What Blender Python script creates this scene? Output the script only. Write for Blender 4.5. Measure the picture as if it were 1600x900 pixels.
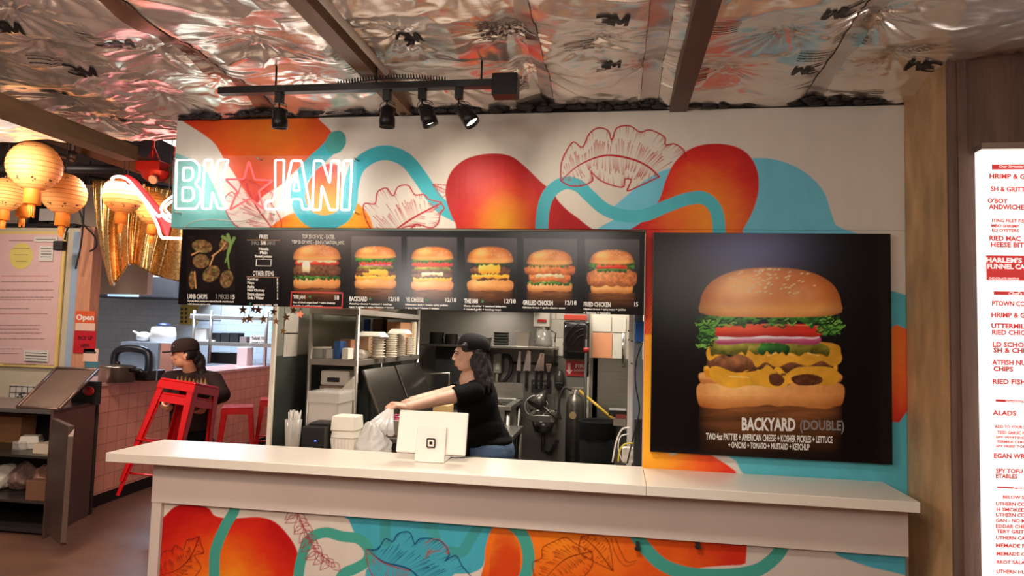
import bpy, bmesh, math, random
import numpy as np
from mathutils import Vector, Matrix
random.seed(7)
for o in list(bpy.data.objects): bpy.data.objects.remove(o)
S = bpy.context.scene
COL = S.collection

# ------------------------------------------------------------------ camera
FPX = 1060.0
_y, _p, _r = [math.radians(a) for a in (8.78, 3.77, 1.615)]
CW = np.array([-math.sin(_y)*math.cos(_p), math.cos(_y)*math.cos(_p), math.sin(_p)])
_cr = np.array([math.cos(_y), math.sin(_y), 0.0]); _cu = np.cross(_cr, CW)
CR = math.cos(_r)*_cr + math.sin(_r)*_cu
CU = -math.sin(_r)*_cr + math.cos(_r)*_cu
CO = np.array([0, 0, 1.6])
cam = bpy.data.objects.new('camera', bpy.data.cameras.new('camera'))
COL.objects.link(cam)
cam.matrix_world = Matrix(((CR[0], CU[0], -CW[0], CO[0]), (CR[1], CU[1], -CW[1], CO[1]), (CR[2], CU[2], -CW[2], CO[2]), (0, 0, 0, 1)))
cam.data.sensor_width = 36; cam.data.lens = FPX/1600*36; cam.data.clip_start = 0.05; cam.data.clip_end = 100
S.camera = cam
S.view_settings.view_transform = 'Standard'; S.view_settings.look = 'None'
S.view_settings.gamma = 1; S.view_settings.use_curve_mapping = False
S.view_settings.exposure = 0.54

def P(px, py, **k):
    """the point of the place seen at a photo pixel, on a plane X/Y/Z = value or at depth d"""
    d = FPX*CW + (px-800)*CR - (py-450)*CU
    if 'd' in k: t = k['d']/FPX
    else:
        a, v = list(k.items())[0]; i = 'XYZ'.index(a); t = (v-CO[i])/d[i]
    return CO + d*t
def Q(v):
    v = np.asarray(v, float)-CO; z = v@CW
    return 800+FPX*(v@CR)/z, 450-FPX*(v@CU)/z

def lin(c):
    return tuple(((x/255)/12.92 if x/255 <= 0.04045 else ((x/255+0.055)/1.055)**2.4) for x in c[:3])

# ------------------------------------------------------------------ world and lights
W = bpy.data.worlds.new('world'); S.world = W; W.use_nodes = True
bg = W.node_tree.nodes['Background']; bg.inputs[0].default_value = (0.75, 0.62, 0.56, 1); bg.inputs[1].default_value = 0.22

def area(name, loc, size, power, col, rot=(0, 0, 0), sy=None):
    l = bpy.data.lights.new(name, 'AREA'); l.energy = power; l.color = col; l.size = size
    if sy: l.shape = 'RECTANGLE'; l.size_y = sy
    o = bpy.data.objects.new(name, l); COL.objects.link(o); o.location = loc; o.rotation_euler = rot
    return o
def point(name, loc, power, col, r=0.05):
    l = bpy.data.lights.new(name, 'POINT'); l.energy = power; l.color = col; l.shadow_soft_size = r
    o = bpy.data.objects.new(name, l); COL.objects.link(o); o.location = loc
    return o
def spot(name, loc, target, power, col, ang=60, blend=0.6, r=0.03):
    l = bpy.data.lights.new(name, 'SPOT'); l.energy = power; l.color = col; l.spot_size = math.radians(ang)
    l.spot_blend = blend; l.shadow_soft_size = r
    o = bpy.data.objects.new(name, l); COL.objects.link(o); o.location = loc
    o.rotation_euler = (Vector(target)-Vector(loc)).to_track_quat('-Z', 'Y').to_euler()
    return o
WARM = (1.0, 0.84, 0.66); PINK = (1.0, 0.74, 0.60); COOL = (0.62, 0.78, 1.0); WHITE = (1, 0.93, 0.84)
# added fill lights, and hall lamps hanging behind the photographer
area('hall_light', (-0.6, -0.9, 2.5), 0.9, 13, WHITE, (math.radians(20), 0, 0), 0.35)
area('hall_light', (1.3, -1.6, 2.5), 0.9, 12, PINK, (math.radians(20), 0, 0), 0.35)
area('hall_light', (-2.3, 0.6, 2.42), 0.8, 24, PINK, (math.radians(12), 0, 0), 0.3)
lo = area('counter_fill_light', (-0.5, 1.62, 2.5), .5, 10, WHITE, (math.radians(12), 0, 0), .2); lo.data.spread = math.radians(110)  # unseen overhead light added to brighten the counter top
point('foil_fill_light', (-1.5, 0.75, 1.95), 12, WHITE, .12)  # unseen point lights added to brighten the foil ceiling
point('foil_fill_light', (-1.5, 0.0, 2.0), 12, WHITE, .12)
area('stall_fill_light', (-5.2, 4.6, 2.9), .6, 14, (1, .82, .72), (math.radians(20), 0, 0), .3)  # added to lift the upper wall and banner at left
point('foil_fill_light', (1.0, -0.4, 2.0), 11, WHITE, .12)  # further added fill for the foil, no fixture behind it
point('foil_fill_light', (-0.2, 0.3, 2.35), 5, (1, .9, .8), .1)
# kitchen ceiling lamp, some added fill, blue-white lamps of the neighbouring kitchen
area('kitchen_light', (-0.2, 5.0, 2.5), 0.6, 22, (1, 0.9, 0.78), (0, 0, 0), 0.25)  # extra light added because the back wall came out dark
area('kitchen_light', (-0.7, 3.9, 2.5), 0.9, 26, (1, 0.9, 0.78), (0, 0, 0), 0.3)
area('hood_fill_light', (-1.0, 5.3, 1.79), .3, 3.5, (1, .9, .8), (0, 0, 0), .1)  # added under the hood to brighten the wall below it
area('far_kitchen_light', (-5.6, 8.0, 2.9), 1.6, 115, COOL, (0, 0, 0), 0.5)
area('aisle_light', (-3.4, 4.2, 2.55), 0.5, 26, PINK, (0, 0, 0), 0.5)
area('aisle_light', (-3.3, 2.7, 2.4), 0.5, 24, (1, .82, .72), (math.radians(50), 0, 0), 0.4)  # added fill aimed at the face under the cap
area('shelf_light', (-3.9, 8.3, 2.9), 0.6, 9, (1, 0.75, 0.85), (0, 0, 0), 0.4)
# ------------------------------------------------------------------ materials
MATS = {}
def mat(name, col, rough=0.6, metal=0.0, bump=0.0, bscale=60.0, var=0.0, vscale=8.0, emit=None, estr=0.0,
        alpha=None, trans=0.0, stretch=None, coat=0.0, vcol=False, wave=None):
    if name in MATS: return MATS[name]
    m = bpy.data.materials.new(name); m.use_nodes = True; n = m.node_tree.nodes; l = m.node_tree.links
    b = n['Principled BSDF']
    c = lin(col)
    b.inputs['Base Color'].default_value = (*c, 1); b.inputs['Roughness'].default_value = rough
    b.inputs['Metallic'].default_value = metal
    if trans: b.inputs['Transmission Weight'].default_value = trans
    if coat: b.inputs['Coat Weight'].default_value = coat
    if alpha is not None: b.inputs['Alpha'].default_value = alpha
    if emit: b.inputs['Emission Color'].default_value = (*lin(emit), 1); b.inputs['Emission Strength'].default_value = estr
    tc = n.new('ShaderNodeTexCoord'); mp = n.new('ShaderNodeMapping'); l.new(tc.outputs['Object'], mp.inputs[0])
    if stretch: mp.inputs['Scale'].default_value = stretch
    src = None
    if vcol:
        a = n.new('ShaderNodeVertexColor'); a.layer_name = 'Col'; src = a.outputs[0]; l.new(src, b.inputs['Base Color'])
    if var or True:
        v = var if var else 0.04
        nt = n.new('ShaderNodeTexNoise'); nt.inputs['Scale'].default_value = vscale; nt.inputs['Detail'].default_value = 5
        l.new(mp.outputs[0], nt.inputs[0])
        hs = n.new('ShaderNodeMapRange'); hs.inputs[1].default_value = 0.25; hs.inputs[2].default_value = 0.75
        hs.inputs[3].default_value = 1-v; hs.inputs[4].default_value = 1+v; l.new(nt.outputs[0], hs.inputs[0])
        mx = n.new('ShaderNodeVectorMath'); mx.operation = 'SCALE'
        if src: l.new(src, mx.inputs[0])
        else: mx.inputs[0].default_value = c
        l.new(hs.outputs[0], mx.inputs['Scale']); l.new(mx.outputs[0], b.inputs['Base Color'])
    if bump:
        nb = n.new('ShaderNodeTexNoise'); nb.inputs['Scale'].default_value = bscale; nb.inputs['Detail'].default_value = 6
        l.new(mp.outputs[0], nb.inputs[0])
        bp = n.new('ShaderNodeBump'); bp.inputs['Strength'].default_value = bump; bp.inputs['Distance'].default_value = 0.01
        l.new(nb.outputs[0], bp.inputs['Height']); l.new(bp.outputs[0], b.inputs['Normal'])
    MATS[name] = m; return m
def tilemat(name, col, grout, tw, th, axis='xz', rough=0.25, bump=0.5, mortar=0.03, off=0.5, var=0.12):
    m = bpy.data.materials.new(name); m.use_nodes = True; n = m.node_tree.nodes; l = m.node_tree.links
    b = n['Principled BSDF']; b.inputs['Roughness'].default_value = rough
    tc = n.new('ShaderNodeTexCoord'); sp = n.new('ShaderNodeSeparateXYZ'); cb = n.new('ShaderNodeCombineXYZ')
    l.new(tc.outputs['Object'], sp.inputs[0])
    l.new(sp.outputs['XYZ'.index(axis[0].upper())], cb.inputs[0]); l.new(sp.outputs['XYZ'.index(axis[1].upper())], cb.inputs[1])
    bt = n.new('ShaderNodeTexBrick'); bt.offset = off; bt.inputs['Scale'].default_value = 1
    bt.inputs['Brick Width'].default_value = tw; bt.inputs['Row Height'].default_value = th
    bt.inputs['Mortar Size'].default_value = th*mortar; bt.inputs['Mortar Smooth'].default_value = 0.2
    c = lin(col); bt.inputs['Color1'].default_value = (*c, 1); bt.inputs['Color2'].default_value = (*[x*(1-var*2) for x in c], 1)
    bt.inputs['Mortar'].default_value = (*lin(grout), 1)
    l.new(cb.outputs[0], bt.inputs[0]); l.new(bt.outputs[0], b.inputs['Base Color'])
    iv = n.new('ShaderNodeMath'); iv.operation = 'SUBTRACT'; iv.inputs[0].default_value = 1; l.new(bt.outputs['Fac'], iv.inputs[1])
    bp = n.new('ShaderNodeBump'); bp.inputs['Strength'].default_value = bump; bp.inputs['Distance'].default_value = 0.004
    l.new(iv.outputs[0], bp.inputs['Height']); l.new(bp.outputs[0], b.inputs['Normal'])
    MATS[name] = m; return m
def emat(name, col, strength):
    if name in MATS: return MATS[name]
    m = bpy.data.materials.new(name); m.use_nodes = True; b = m.node_tree.nodes['Principled BSDF']
    b.inputs['Base Color'].default_value = (*lin(col), 1); b.inputs['Emission Color'].default_value = (*lin(col), 1)
    b.inputs['Emission Strength'].default_value = strength
    MATS[name] = m; return m

# ------------------------------------------------------------------ mesh building
ORG = {}
def empty(name, loc, label, cat, group=None):
    o = bpy.data.objects.new(name, None); COL.objects.link(o); o.location = loc; o.empty_display_size = 0.05
    ORG[o.name] = np.array(loc, float); tag(o, label, cat, group); return o
def tag(o, label=None, cat=None, group=None, kind=None):
    if label: o['label'] = label
    if cat: o['category'] = cat
    if group: o['group'] = group
    if kind: o['kind'] = kind
    return o
def frame(d):
    d = np.array(d, float); d /= (np.linalg.norm(d)+1e-12)
    a = np.array([0, 0, 1.0]) if abs(d[2]) < 0.9 else np.array([1.0, 0, 0])
    u = np.cross(a, d); u /= np.linalg.norm(u); v = np.cross(d, u); return u, v, d
def rotz(a): c, s = math.cos(a), math.sin(a); return np.array([[c, -s, 0], [s, c, 0], [0, 0, 1]])
def rotx(a): c, s = math.cos(a), math.sin(a); return np.array([[1, 0, 0], [0, c, -s], [0, s, c]])
def roty(a): c, s = math.cos(a), math.sin(a); return np.array([[c, 0, s], [0, 1, 0], [-s, 0, c]])
class MB:
    def __init__(s): s.v = []; s.f = []; s.m = []; s.sm = []
    def add(s, vs, fs, mi=0, smooth=False):
        b = len(s.v); s.v += [tuple(map(float, x)) for x in vs]
        for f in fs: s.f.append(tuple(b+i for i in f)); s.m.append(mi); s.sm.append(smooth)
        return s
    def box(s, c, sz, R=None, mi=0):
        hx, hy, hz = sz[0]/2, sz[1]/2, sz[2]/2
        vs = np.array([(x*hx, y*hy, z*hz) for z in (-1, 1) for y in (-1, 1) for x in (-1, 1)])
        if R is not None: vs = vs@np.array(R).T
        return s.add(vs+np.array(c), [(0, 2, 3, 1), (4, 5, 7, 6), (0, 1, 5, 4), (2, 6, 7, 3), (0, 4, 6, 2), (1, 3, 7, 5)], mi)
    def bb(s, x0, x1, y0, y1, z0, z1, mi=0):
        return s.box(((x0+x1)/2, (y0+y1)/2, (z0+z1)/2), (abs(x1-x0), abs(y1-y0), abs(z1-z0)), None, mi)
    def cyl(s, p0, p1, r0, r1=None, n=16, mi=0, cap=True, smooth=True):
        r1 = r0 if r1 is None else r1; p0 = np.array(p0, float); p1 = np.array(p1, float); u, v, d = frame(p1-p0)
        A = [2*math.pi*i/n for i in range(n)]
        vs = [p0+r0*(math.cos(a)*u+math.sin(a)*v) for a in A]+[p1+r1*(math.cos(a)*u+math.sin(a)*v) for a in A]
        s.add(vs, [(i, (i+1) % n, n+(i+1) % n, n+i) for i in range(n)], mi, smooth)
        if cap:
            if r0 > 1e-5: s.add(vs[:n], [tuple(range(n))[::-1]], mi)
            if r1 > 1e-5: s.add(vs[n:], [tuple(range(n))], mi)
        return s
    def tube(s, pts, r, n=8, mi=0, closed=False):
        pts = [np.array(p, float) for p in pts]; N = len(pts); rings = []
        pu = None
        for i, p in enumerate(pts):
            if closed: d = pts[(i+1) % N]-pts[i-1]
            else: d = pts[min(i+1, N-1)]-pts[max(i-1, 0)]
            if pu is None: u, v, d = frame(d)
            else:
                d = d/(np.linalg.norm(d)+1e-12); u = pu-d*(pu@d); u /= (np.linalg.norm(u)+1e-12); v = np.cross(d, u)
            pu = u; rr = r[i] if hasattr(r, '__len__') else r
            rings.append([p+rr*(math.cos(2*math.pi*k/n)*u+math.sin(2*math.pi*k/n)*v) for k in range(n)])
        vs = [q for R_ in rings for q in R_]; fs = []
        for i in range(N if closed else N-1):
            j = (i+1) % N
            for k in range(n): fs.append((i*n+k, i*n+(k+1) % n, j*n+(k+1) % n, j*n+k))
        s.add(vs, fs, mi, True)
        if not closed: s.add(rings[0], [tuple(range(n))[::-1]], mi); s.add(rings[-1], [tuple(range(n))], mi)
        return s
    def lathe(s, c, prof, n=24, mi=0, R=None, sx=1, sy=1, smooth=True):
        vs = []
        for r, z in prof:
            for k in range(n): vs.append((r*sx*math.cos(2*math.pi*k/n), r*sy*math.sin(2*math.pi*k/n), z))
        vs = np.array(vs)
        if R is not None: vs = vs@np.array(R).T
        fs = [(i*n+k, i*n+(k+1) % n, (i+1)*n+(k+1) % n, (i+1)*n+k) for i in range(len(prof)-1) for k in range(n)]
        return s.add(vs+np.array(c), fs, mi, smooth)
    def ball(s, c, r, n=16, mi=0, R=None):
        if not hasattr(r, '__len__'): r = (r, r, r)
        vs = []; fs = []; M = n//2
        for i in range(M+1):
            t = math.pi*i/M
            for k in range(n): vs.append((r[0]*math.sin(t)*math.cos(2*math.pi*k/n), r[1]*math.sin(t)*math.sin(2*math.pi*k/n), r[2]*math.cos(t)))
        for i in range(M):
            for k in range(n): fs.append((i*n+k, (i+1)*n+k, (i+1)*n+(k+1) % n, i*n+(k+1) % n))
        vs = np.array(vs)
        if R is not None: vs = vs@np.array(R).T
        return s.add(vs+np.array(c), fs, mi, True)
    def prism(s, poly, off, mi=0):
        """closed outline of 3-D points pushed along the vector off"""
        p = [np.array(q, float) for q in poly]; n = len(p); off = np.array(off, float)
        s.add(p+[q+off for q in p], [tuple(range(n))[::-1], tuple(range(n, 2*n))]+[(i, (i+1) % n, n+(i+1) % n, n+i) for i in range(n)], mi)
        return s
    def build(s, name, mats, parent=None, bevel=0, base=None, seg=2, solid=0):
        if not isinstance(mats, (list, tuple)): mats = [mats]
        V = np.array(s.v)
        if parent is not None:
            r = parent
            while r.parent: r = r.parent
            o0 = ORG[r.name]
        elif base is not None: o0 = np.array(base, float)
        else: o0 = np.array([(V[:, 0].min()+V[:, 0].max())/2, (V[:, 1].min()+V[:, 1].max())/2, V[:, 2].min()])
        me = bpy.data.meshes.new(name); me.from_pydata((V-o0).tolist(), [], s.f)
        for m in mats: me.materials.append(m)
        me.polygons.foreach_set('material_index', s.m); me.polygons.foreach_set('use_smooth', s.sm)
        bm = bmesh.new(); bm.from_mesh(me)
        bmesh.ops.remove_doubles(bm, verts=bm.verts, dist=1e-5) if len(V) < 60000 else None
        bmesh.ops.recalc_face_normals(bm, faces=bm.faces); bm.to_mesh(me); bm.free(); me.update()
        o = bpy.data.objects.new(name, me); COL.objects.link(o)
        if parent is not None:
            o.parent = parent; ORG[o.name] = ORG.get(parent.name, o0)
        else: o.location = o0; ORG[o.name] = o0
        if bevel:
            b = o.modifiers.new('bevel', 'BEVEL'); b.width = bevel; b.segments = seg; b.limit_method = 'ANGLE'; b.angle_limit = 0.6
            b.harden_normals = False
        if solid:
            q = o.modifiers.new('solid', 'SOLIDIFY'); q.thickness = solid; q.offset = 0
        return o
def copy_thing(root, loc, label=None, group=None, rz=None):
    c = root.copy(); COL.objects.link(c); c.location = loc
    if rz is not None: c.rotation_euler = (0, 0, rz)
    if label: c['label'] = label
    if group: c['group'] = group
    for ch in list(root.children):
        d = ch.copy(); COL.objects.link(d); d.parent = c
        for g in list(ch.children):
            e = g.copy(); COL.objects.link(e); e.parent = d
    return c

# ------------------------------------------------------------------ text as mesh, fitted in a box on a plane
_tc = {}
def textmesh(s, bold=0.0):
    k = (s, bold)
    if k in _tc: return _tc[k]
    cu = bpy.data.curves.new('t', 'FONT'); cu.body = s; cu.size = 1; cu.offset = bold; cu.resolution_u = 2
    ob = bpy.data.objects.new('t', cu); COL.objects.link(ob)
    dg = bpy.context.evaluated_depsgraph_get(); dg.update()
    me = bpy.data.meshes.new_from_object(ob.evaluated_get(dg))
    V = np.array([v.co[:] for v in me.vertices]); F = [tuple(p.vertices) for p in me.polygons]
    bpy.data.objects.remove(ob); bpy.data.curves.remove(cu); bpy.data.meshes.remove(me)
    if len(V):
        V = V[:, :2]; mn = V.min(0); mx = V.max(0); V = (V-mn)/np.maximum(mx-mn, 1e-6)
    _tc[k] = (V, F); return _tc[k]
def text(mb, s, o, ex, ey, mi=0, bold=0.02):
    """lettering fitted in the parallelogram with lower left o and edges ex, ey"""
    V, F = textmesh(s, bold)
    if len(V) == 0: return
    o, ex, ey = [np.array(a, float) for a in (o, ex, ey)]
    mb.add([o+ex*a+ey*b for a, b in V], F, mi)
def textpx(mb, s, x0, y0, x1, y1, plane, mi=0, bold=0.02, dy=0.0):
    """y0 top, y1 bottom at the left end, dy = how far the line drops to the right"""
    o = P(x0, y1, **plane); ex = P(x1, y1+dy, **plane)-o; ey = P(x0, y0, **plane)-o
    text(mb, s, o, ex, ey, mi, bold)

# ------------------------------------------------------------------ painting on a fine grid
def noise2(x, y, sc, seed=0, octv=4):
    out = np.zeros_like(x, float); amp = 1; tot = 0
    for o in range(octv):
        rs = np.random.RandomState(seed*17+o); G = rs.rand(64, 64)
        u = x*sc*2**o; v = y*sc*2**o; iu = np.floor(u).astype(int); iv = np.floor(v).astype(int)
        fu = u-iu; fv = v-iv; fu = fu*fu*(3-2*fu); fv = fv*fv*(3-2*fv)
        g = lambda a, b: G[a % 64, b % 64]
        out += amp*((g(iu, iv)*(1-fu)+g(iu+1, iv)*fu)*(1-fv)+(g(iu, iv+1)*(1-fu)+g(iu+1, iv+1)*fu)*fv)
        tot += amp; amp *= 0.5
    return out/tot
def smooth_pts(p, n=6, closed=True):
    p = np.array(p, float); N = len(p); out = []
    rng = range(N) if closed else range(N-1)
    for i in rng:
        if closed: a, b, c, d = p[i-1], p[i], p[(i+1) % N], p[(i+2) % N]
        else: a, b, c, d = p[max(i-1, 0)], p[i], p[i+1], p[min(i+2, N-1)]
        for k in range(n):
            t = k/n; out.append(0.5*((2*b)+(-a+c)*t+(2*a-5*b+4*c-d)*t*t+(-a+3*b-3*c+d)*t**3))
    if not closed: out.append(p[-1])
    return np.array(out)
class Canvas:
    """regular grid of small faces on a real surface, coloured per vertex; shapes are given by their photo position"""
    def __init__(s, o, ex, ey, cell, base):
        s.o, s.ex, s.ey = [np.array(a, float) for a in (o, ex, ey)]
        s.nu = int(np.linalg.norm(s.ex)/cell)+1; s.nv = int(np.linalg.norm(s.ey)/cell)+1
        a, b = np.meshgrid(np.linspace(0, 1, s.nu), np.linspace(0, 1, s.nv))
        s.V = s.o+a[..., None]*s.ex+b[..., None]*s.ey
        s.x, s.y = Q(s.V.reshape(-1, 3)); s.x = s.x.reshape(a.shape); s.y = s.y.reshape(a.shape)
        s.C = np.zeros(a.shape+(3,)); s.C[:] = lin(base)
    def blend(s, sl, cov, col):
        x = s.x[sl]; y = s.y[sl]
        c = col(x, y) if callable(col) else np.array(lin(col))
        s.C[sl] = s.C[sl]*(1-cov[..., None])+c*cov[..., None]
    def sel(s, x0, x1, y0, y1):
        m = (s.x > x0) & (s.x < x1) & (s.y > y0) & (s.y < y1)
        if not m.any(): return None
        r = np.where(m.any(1))[0]; c = np.where(m.any(0))[0]
        return (slice(r[0], r[-1]+1), slice(c[0], c[-1]+1))
    def poly(s, pts, col, sm=6, feather=0.7, alpha=1.0, edge=None):
        p = smooth_pts(pts, sm) if sm else np.array(pts, float)
        f = max(feather, 0.5)
        sl = s.sel(p[:, 0].min()-f-1, p[:, 0].max()+f+1, p[:, 1].min()-f-1, p[:, 1].max()+f+1)
        if sl is None: return
        x = s.x[sl]; y = s.y[sl]; ins = np.zeros(x.shape, bool); d2 = np.full(x.shape, 1e9)
        for i in range(len(p)):
            x0, y0 = p[i]; x1, y1 = p[(i+1) % len(p)]
            if abs(y1-y0) > 1e-9:
                c = ((y0 > y) != (y1 > y)) & (x < (x1-x0)*(y-y0)/(y1-y0)+x0); ins ^= c
            L = (x1-x0)**2+(y1-y0)**2+1e-9; t = np.clip(((x-x0)*(x1-x0)+(y-y0)*(y1-y0))/L, 0, 1)
            d2 = np.minimum(d2, (x-x0-t*(x1-x0))**2+(y-y0-t*(y1-y0))**2)
        sd = np.sqrt(d2)*np.where(ins, 1, -1); s.sd = sd
        cov = np.clip(0.5+sd/(2*f), 0, 1)*alpha
        s.blend(sl, cov, col)
        if edge: s.blend(sl, np.clip(1-np.abs(sd-edge[1]/2)/edge[1], 0, 1)*alpha, edge[0])
    def stroke(s, pts, w, col, sm=5, alpha=1.0):
        p = smooth_pts(pts, sm, False) if sm else np.array(pts, float)
        W_ = w if hasattr(w, '__len__') else [w, w]
        ws = np.interp(np.linspace(0, 1, len(p)), np.linspace(0, 1, len(W_)), W_); mw = max(W_)+1.5
        sl = s.sel(p[:, 0].min()-mw, p[:, 0].max()+mw, p[:, 1].min()-mw, p[:, 1].max()+mw)
        if sl is None: return
        x = s.x[sl]; y = s.y[sl]; cov = np.zeros(x.shape)
        for i in range(len(p)-1):
            x0, y0 = p[i]; x1, y1 = p[i+1]; L = (x1-x0)**2+(y1-y0)**2+1e-9
            t = np.clip(((x-x0)*(x1-x0)+(y-y0)*(y1-y0))/L, 0, 1)
            d = np.sqrt((x-x0-t*(x1-x0))**2+(y-y0-t*(y1-y0))**2)
            hw = (ws[i]*(1-t)+ws[i+1]*t)/2
            cov = np.maximum(cov, np.clip(hw-d+0.5, 0, 1)*np.clip(hw*2, 0.25, 1))
        s.blend(sl, cov*alpha, col)
    def build(s, name, material, thick=None, parent=None, back=None):
        nu, nv = s.nu, s.nv; V = s.V.reshape(-1, 3)
        i = np.arange(nu*nv).reshape(nv, nu)
        F = np.stack([i[:-1, :-1], i[:-1, 1:], i[1:, 1:], i[1:, :-1]], -1).reshape(-1, 4); nF = len(F)
        extra = []
        if thick is not None:   # give the sheet real thickness with a back and four sides
            t = np.array(thick, float); b = len(V)
            cs = [0, nu-1, nu*nv-1, nu*(nv-1)]
            V = np.vstack([V]+[(V[c]+t)[None] for c in cs])
            per = [list(i[0, :]), list(i[:, -1]), list(i[-1, ::-1]), list(i[::-1, 0])]
            for k in range(4): extra.append(per[k][::-1]+[b+k, b+(k+1) % 4])
            extra.append([b, b+3, b+2, b+1][::-1])
        loops = np.concatenate([F.ravel()]+[np.array(e) for e in extra]).astype(np.int32)
        tot = np.concatenate([np.full(nF, 4), [len(e) for e in extra]]).astype(np.int32)
        st = np.concatenate([[0], np.cumsum(tot)[:-1]]).astype(np.int32)
        if parent is not None:
            r = parent
            while r.parent: r = r.parent
            o0 = ORG[r.name]
        else: o0 = np.array([V[:, 0].mean(), V[:, 1].mean(), V[:, 2].min()])
        me = bpy.data.meshes.new(name); me.vertices.add(len(V)); me.vertices.foreach_set('co', (V-o0).ravel())
        me.loops.add(len(loops)); me.loops.foreach_set('vertex_index', loops)
        me.polygons.add(len(tot)); me.polygons.foreach_set('loop_start', st); me.polygons.foreach_set('loop_total', tot)
        me.update(calc_edges=True)
        a = me.color_attributes.new('Col', 'FLOAT_COLOR', 'POINT')
        C = np.ones((len(V), 4)); C[:nu*nv, :3] = np.clip(s.C.reshape(-1, 3), 0, 1); C[nu*nv:, :3] = lin(back or (60, 60, 60))
        a.data.foreach_set('color', C.ravel().astype(np.float32))
        me.materials.append(material)
        o = bpy.data.objects.new(name, me); COL.objects.link(o)
        if parent is not None: o.parent = parent
        else: o.location = o0
        ORG[o.name] = o0
        return o
def ramp(stops):
    k = [s[0] for s in stops]; c = np.array([lin(s[1]) for s in stops])
    def f(t): return np.stack([np.interp(t, k, c[:, i]) for i in range(3)], -1)
    return f
REDYEL = ramp([(0, (250, 172, 28)), (0.28, (242, 128, 20)), (0.5, (224, 64, 16)), (0.72, (200, 22, 16)), (1, (172, 8, 16))])
def fire(cx, cy, rx, ry, seed=0, amt=0.35, rampf=REDYEL):
    def f(x, y):
        t = np.sqrt(((x-cx)/rx)**2+((y-cy)/ry)**2)
        n = noise2(x+y*0.4, y-x*0.2, 0.022, seed, 4)-0.5; n2 = noise2(x, y*2.5, 0.09, seed+3, 3)-0.5
        return rampf(np.clip(t+n*amt+n2*amt*0.35, 0, 1))
    return f
TEAL = (62, 166, 178); SKY = (112, 198, 222); GTEAL = (66, 152, 136)
def tealf(c, seed=1):
    b = np.array(lin(c))
    def f(x, y): return b*(0.9+0.2*noise2(x, y*0.6, 0.03, seed, 4))[..., None]
    return f
def leaf(cv, spine, outA, outB, col, n=26, w=1.3, hatch=0.75, sp=True, seed=0, vw=1.05):
    rs = np.random.RandomState(seed)
    sp_ = smooth_pts(spine, 10, False)
    def at(p, t):
        i = t*(len(p)-1); a = int(min(i, len(p)-2)); return p[a]+(p[a+1]-p[a])*(i-a)
    for out in (outA, outB):
        if out is None: continue
        o_ = smooth_pts(out, 8, False)
        for k in range(n*3):
            t = (k+0.5)/(n*3); q = at(o_, t); s0 = at(sp_, min(max(t*0.92+0.02, 0), 1))
            if rs.rand() < 0.5: L0, L1 = 0.0, rs.uniform(0.15, 0.5)*hatch
            else: L0, L1 = rs.uniform(0.35, 0.6), 1.0
            mid = (q+s0)/2+np.array([0, rs.uniform(-1, 1)])
            a = q+(s0-q)*L0; b = q+(s0-q)*L1
            cv.stroke([a, (a+b)/2+(mid-(q+s0)/2), b], [vw*1.2, vw*0.35], col, sm=3, alpha=0.9)
        cv.stroke(out, w, col, sm=8)
    if sp: cv.stroke(spine, [w*0.6, w*1.6, w*1.3], col, sm=8)
# ------------------------------------------------------------------ the shell
YW = 2.84
M_white = mat('white_paint', (226, 216, 202), 0.55, bump=0.15, bscale=25, var=0.04)
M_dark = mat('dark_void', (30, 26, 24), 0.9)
M_floor = mat('brown_sealed_concrete', (104, 74, 58), 0.42, bump=0.25, bscale=14, var=0.28, vscale=2.2, stretch=(1, 1, 1))
def struct(mb, name, m, **k): return tag(mb.build(name, m, **k), kind='structure')
struct(MB().bb(-9.5, 4.5, -3.2, 10.2, -0.08, 0), 'floor', M_floor)
struct(MB().bb(-9.5, 4.5, 3.22, 10.2, 3.1, 3.16), 'ceiling', mat('dark_upper_ceiling', (58, 44, 38), 0.9, var=0.4, vscale=3))
struct(MB().bb(-2.2, 3.0, 2.97, 6.2, 2.56, 2.6), 'ceiling', mat('kitchen_ceiling', (120, 115, 108), 0.8))
struct(MB().bb(-9.5, 4.5, -3.3, -3.2, 0, 3.1), 'wall_rear', mat('hall_wall', (150, 105, 88), 0.7, var=0.3, vscale=1.2))

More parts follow.
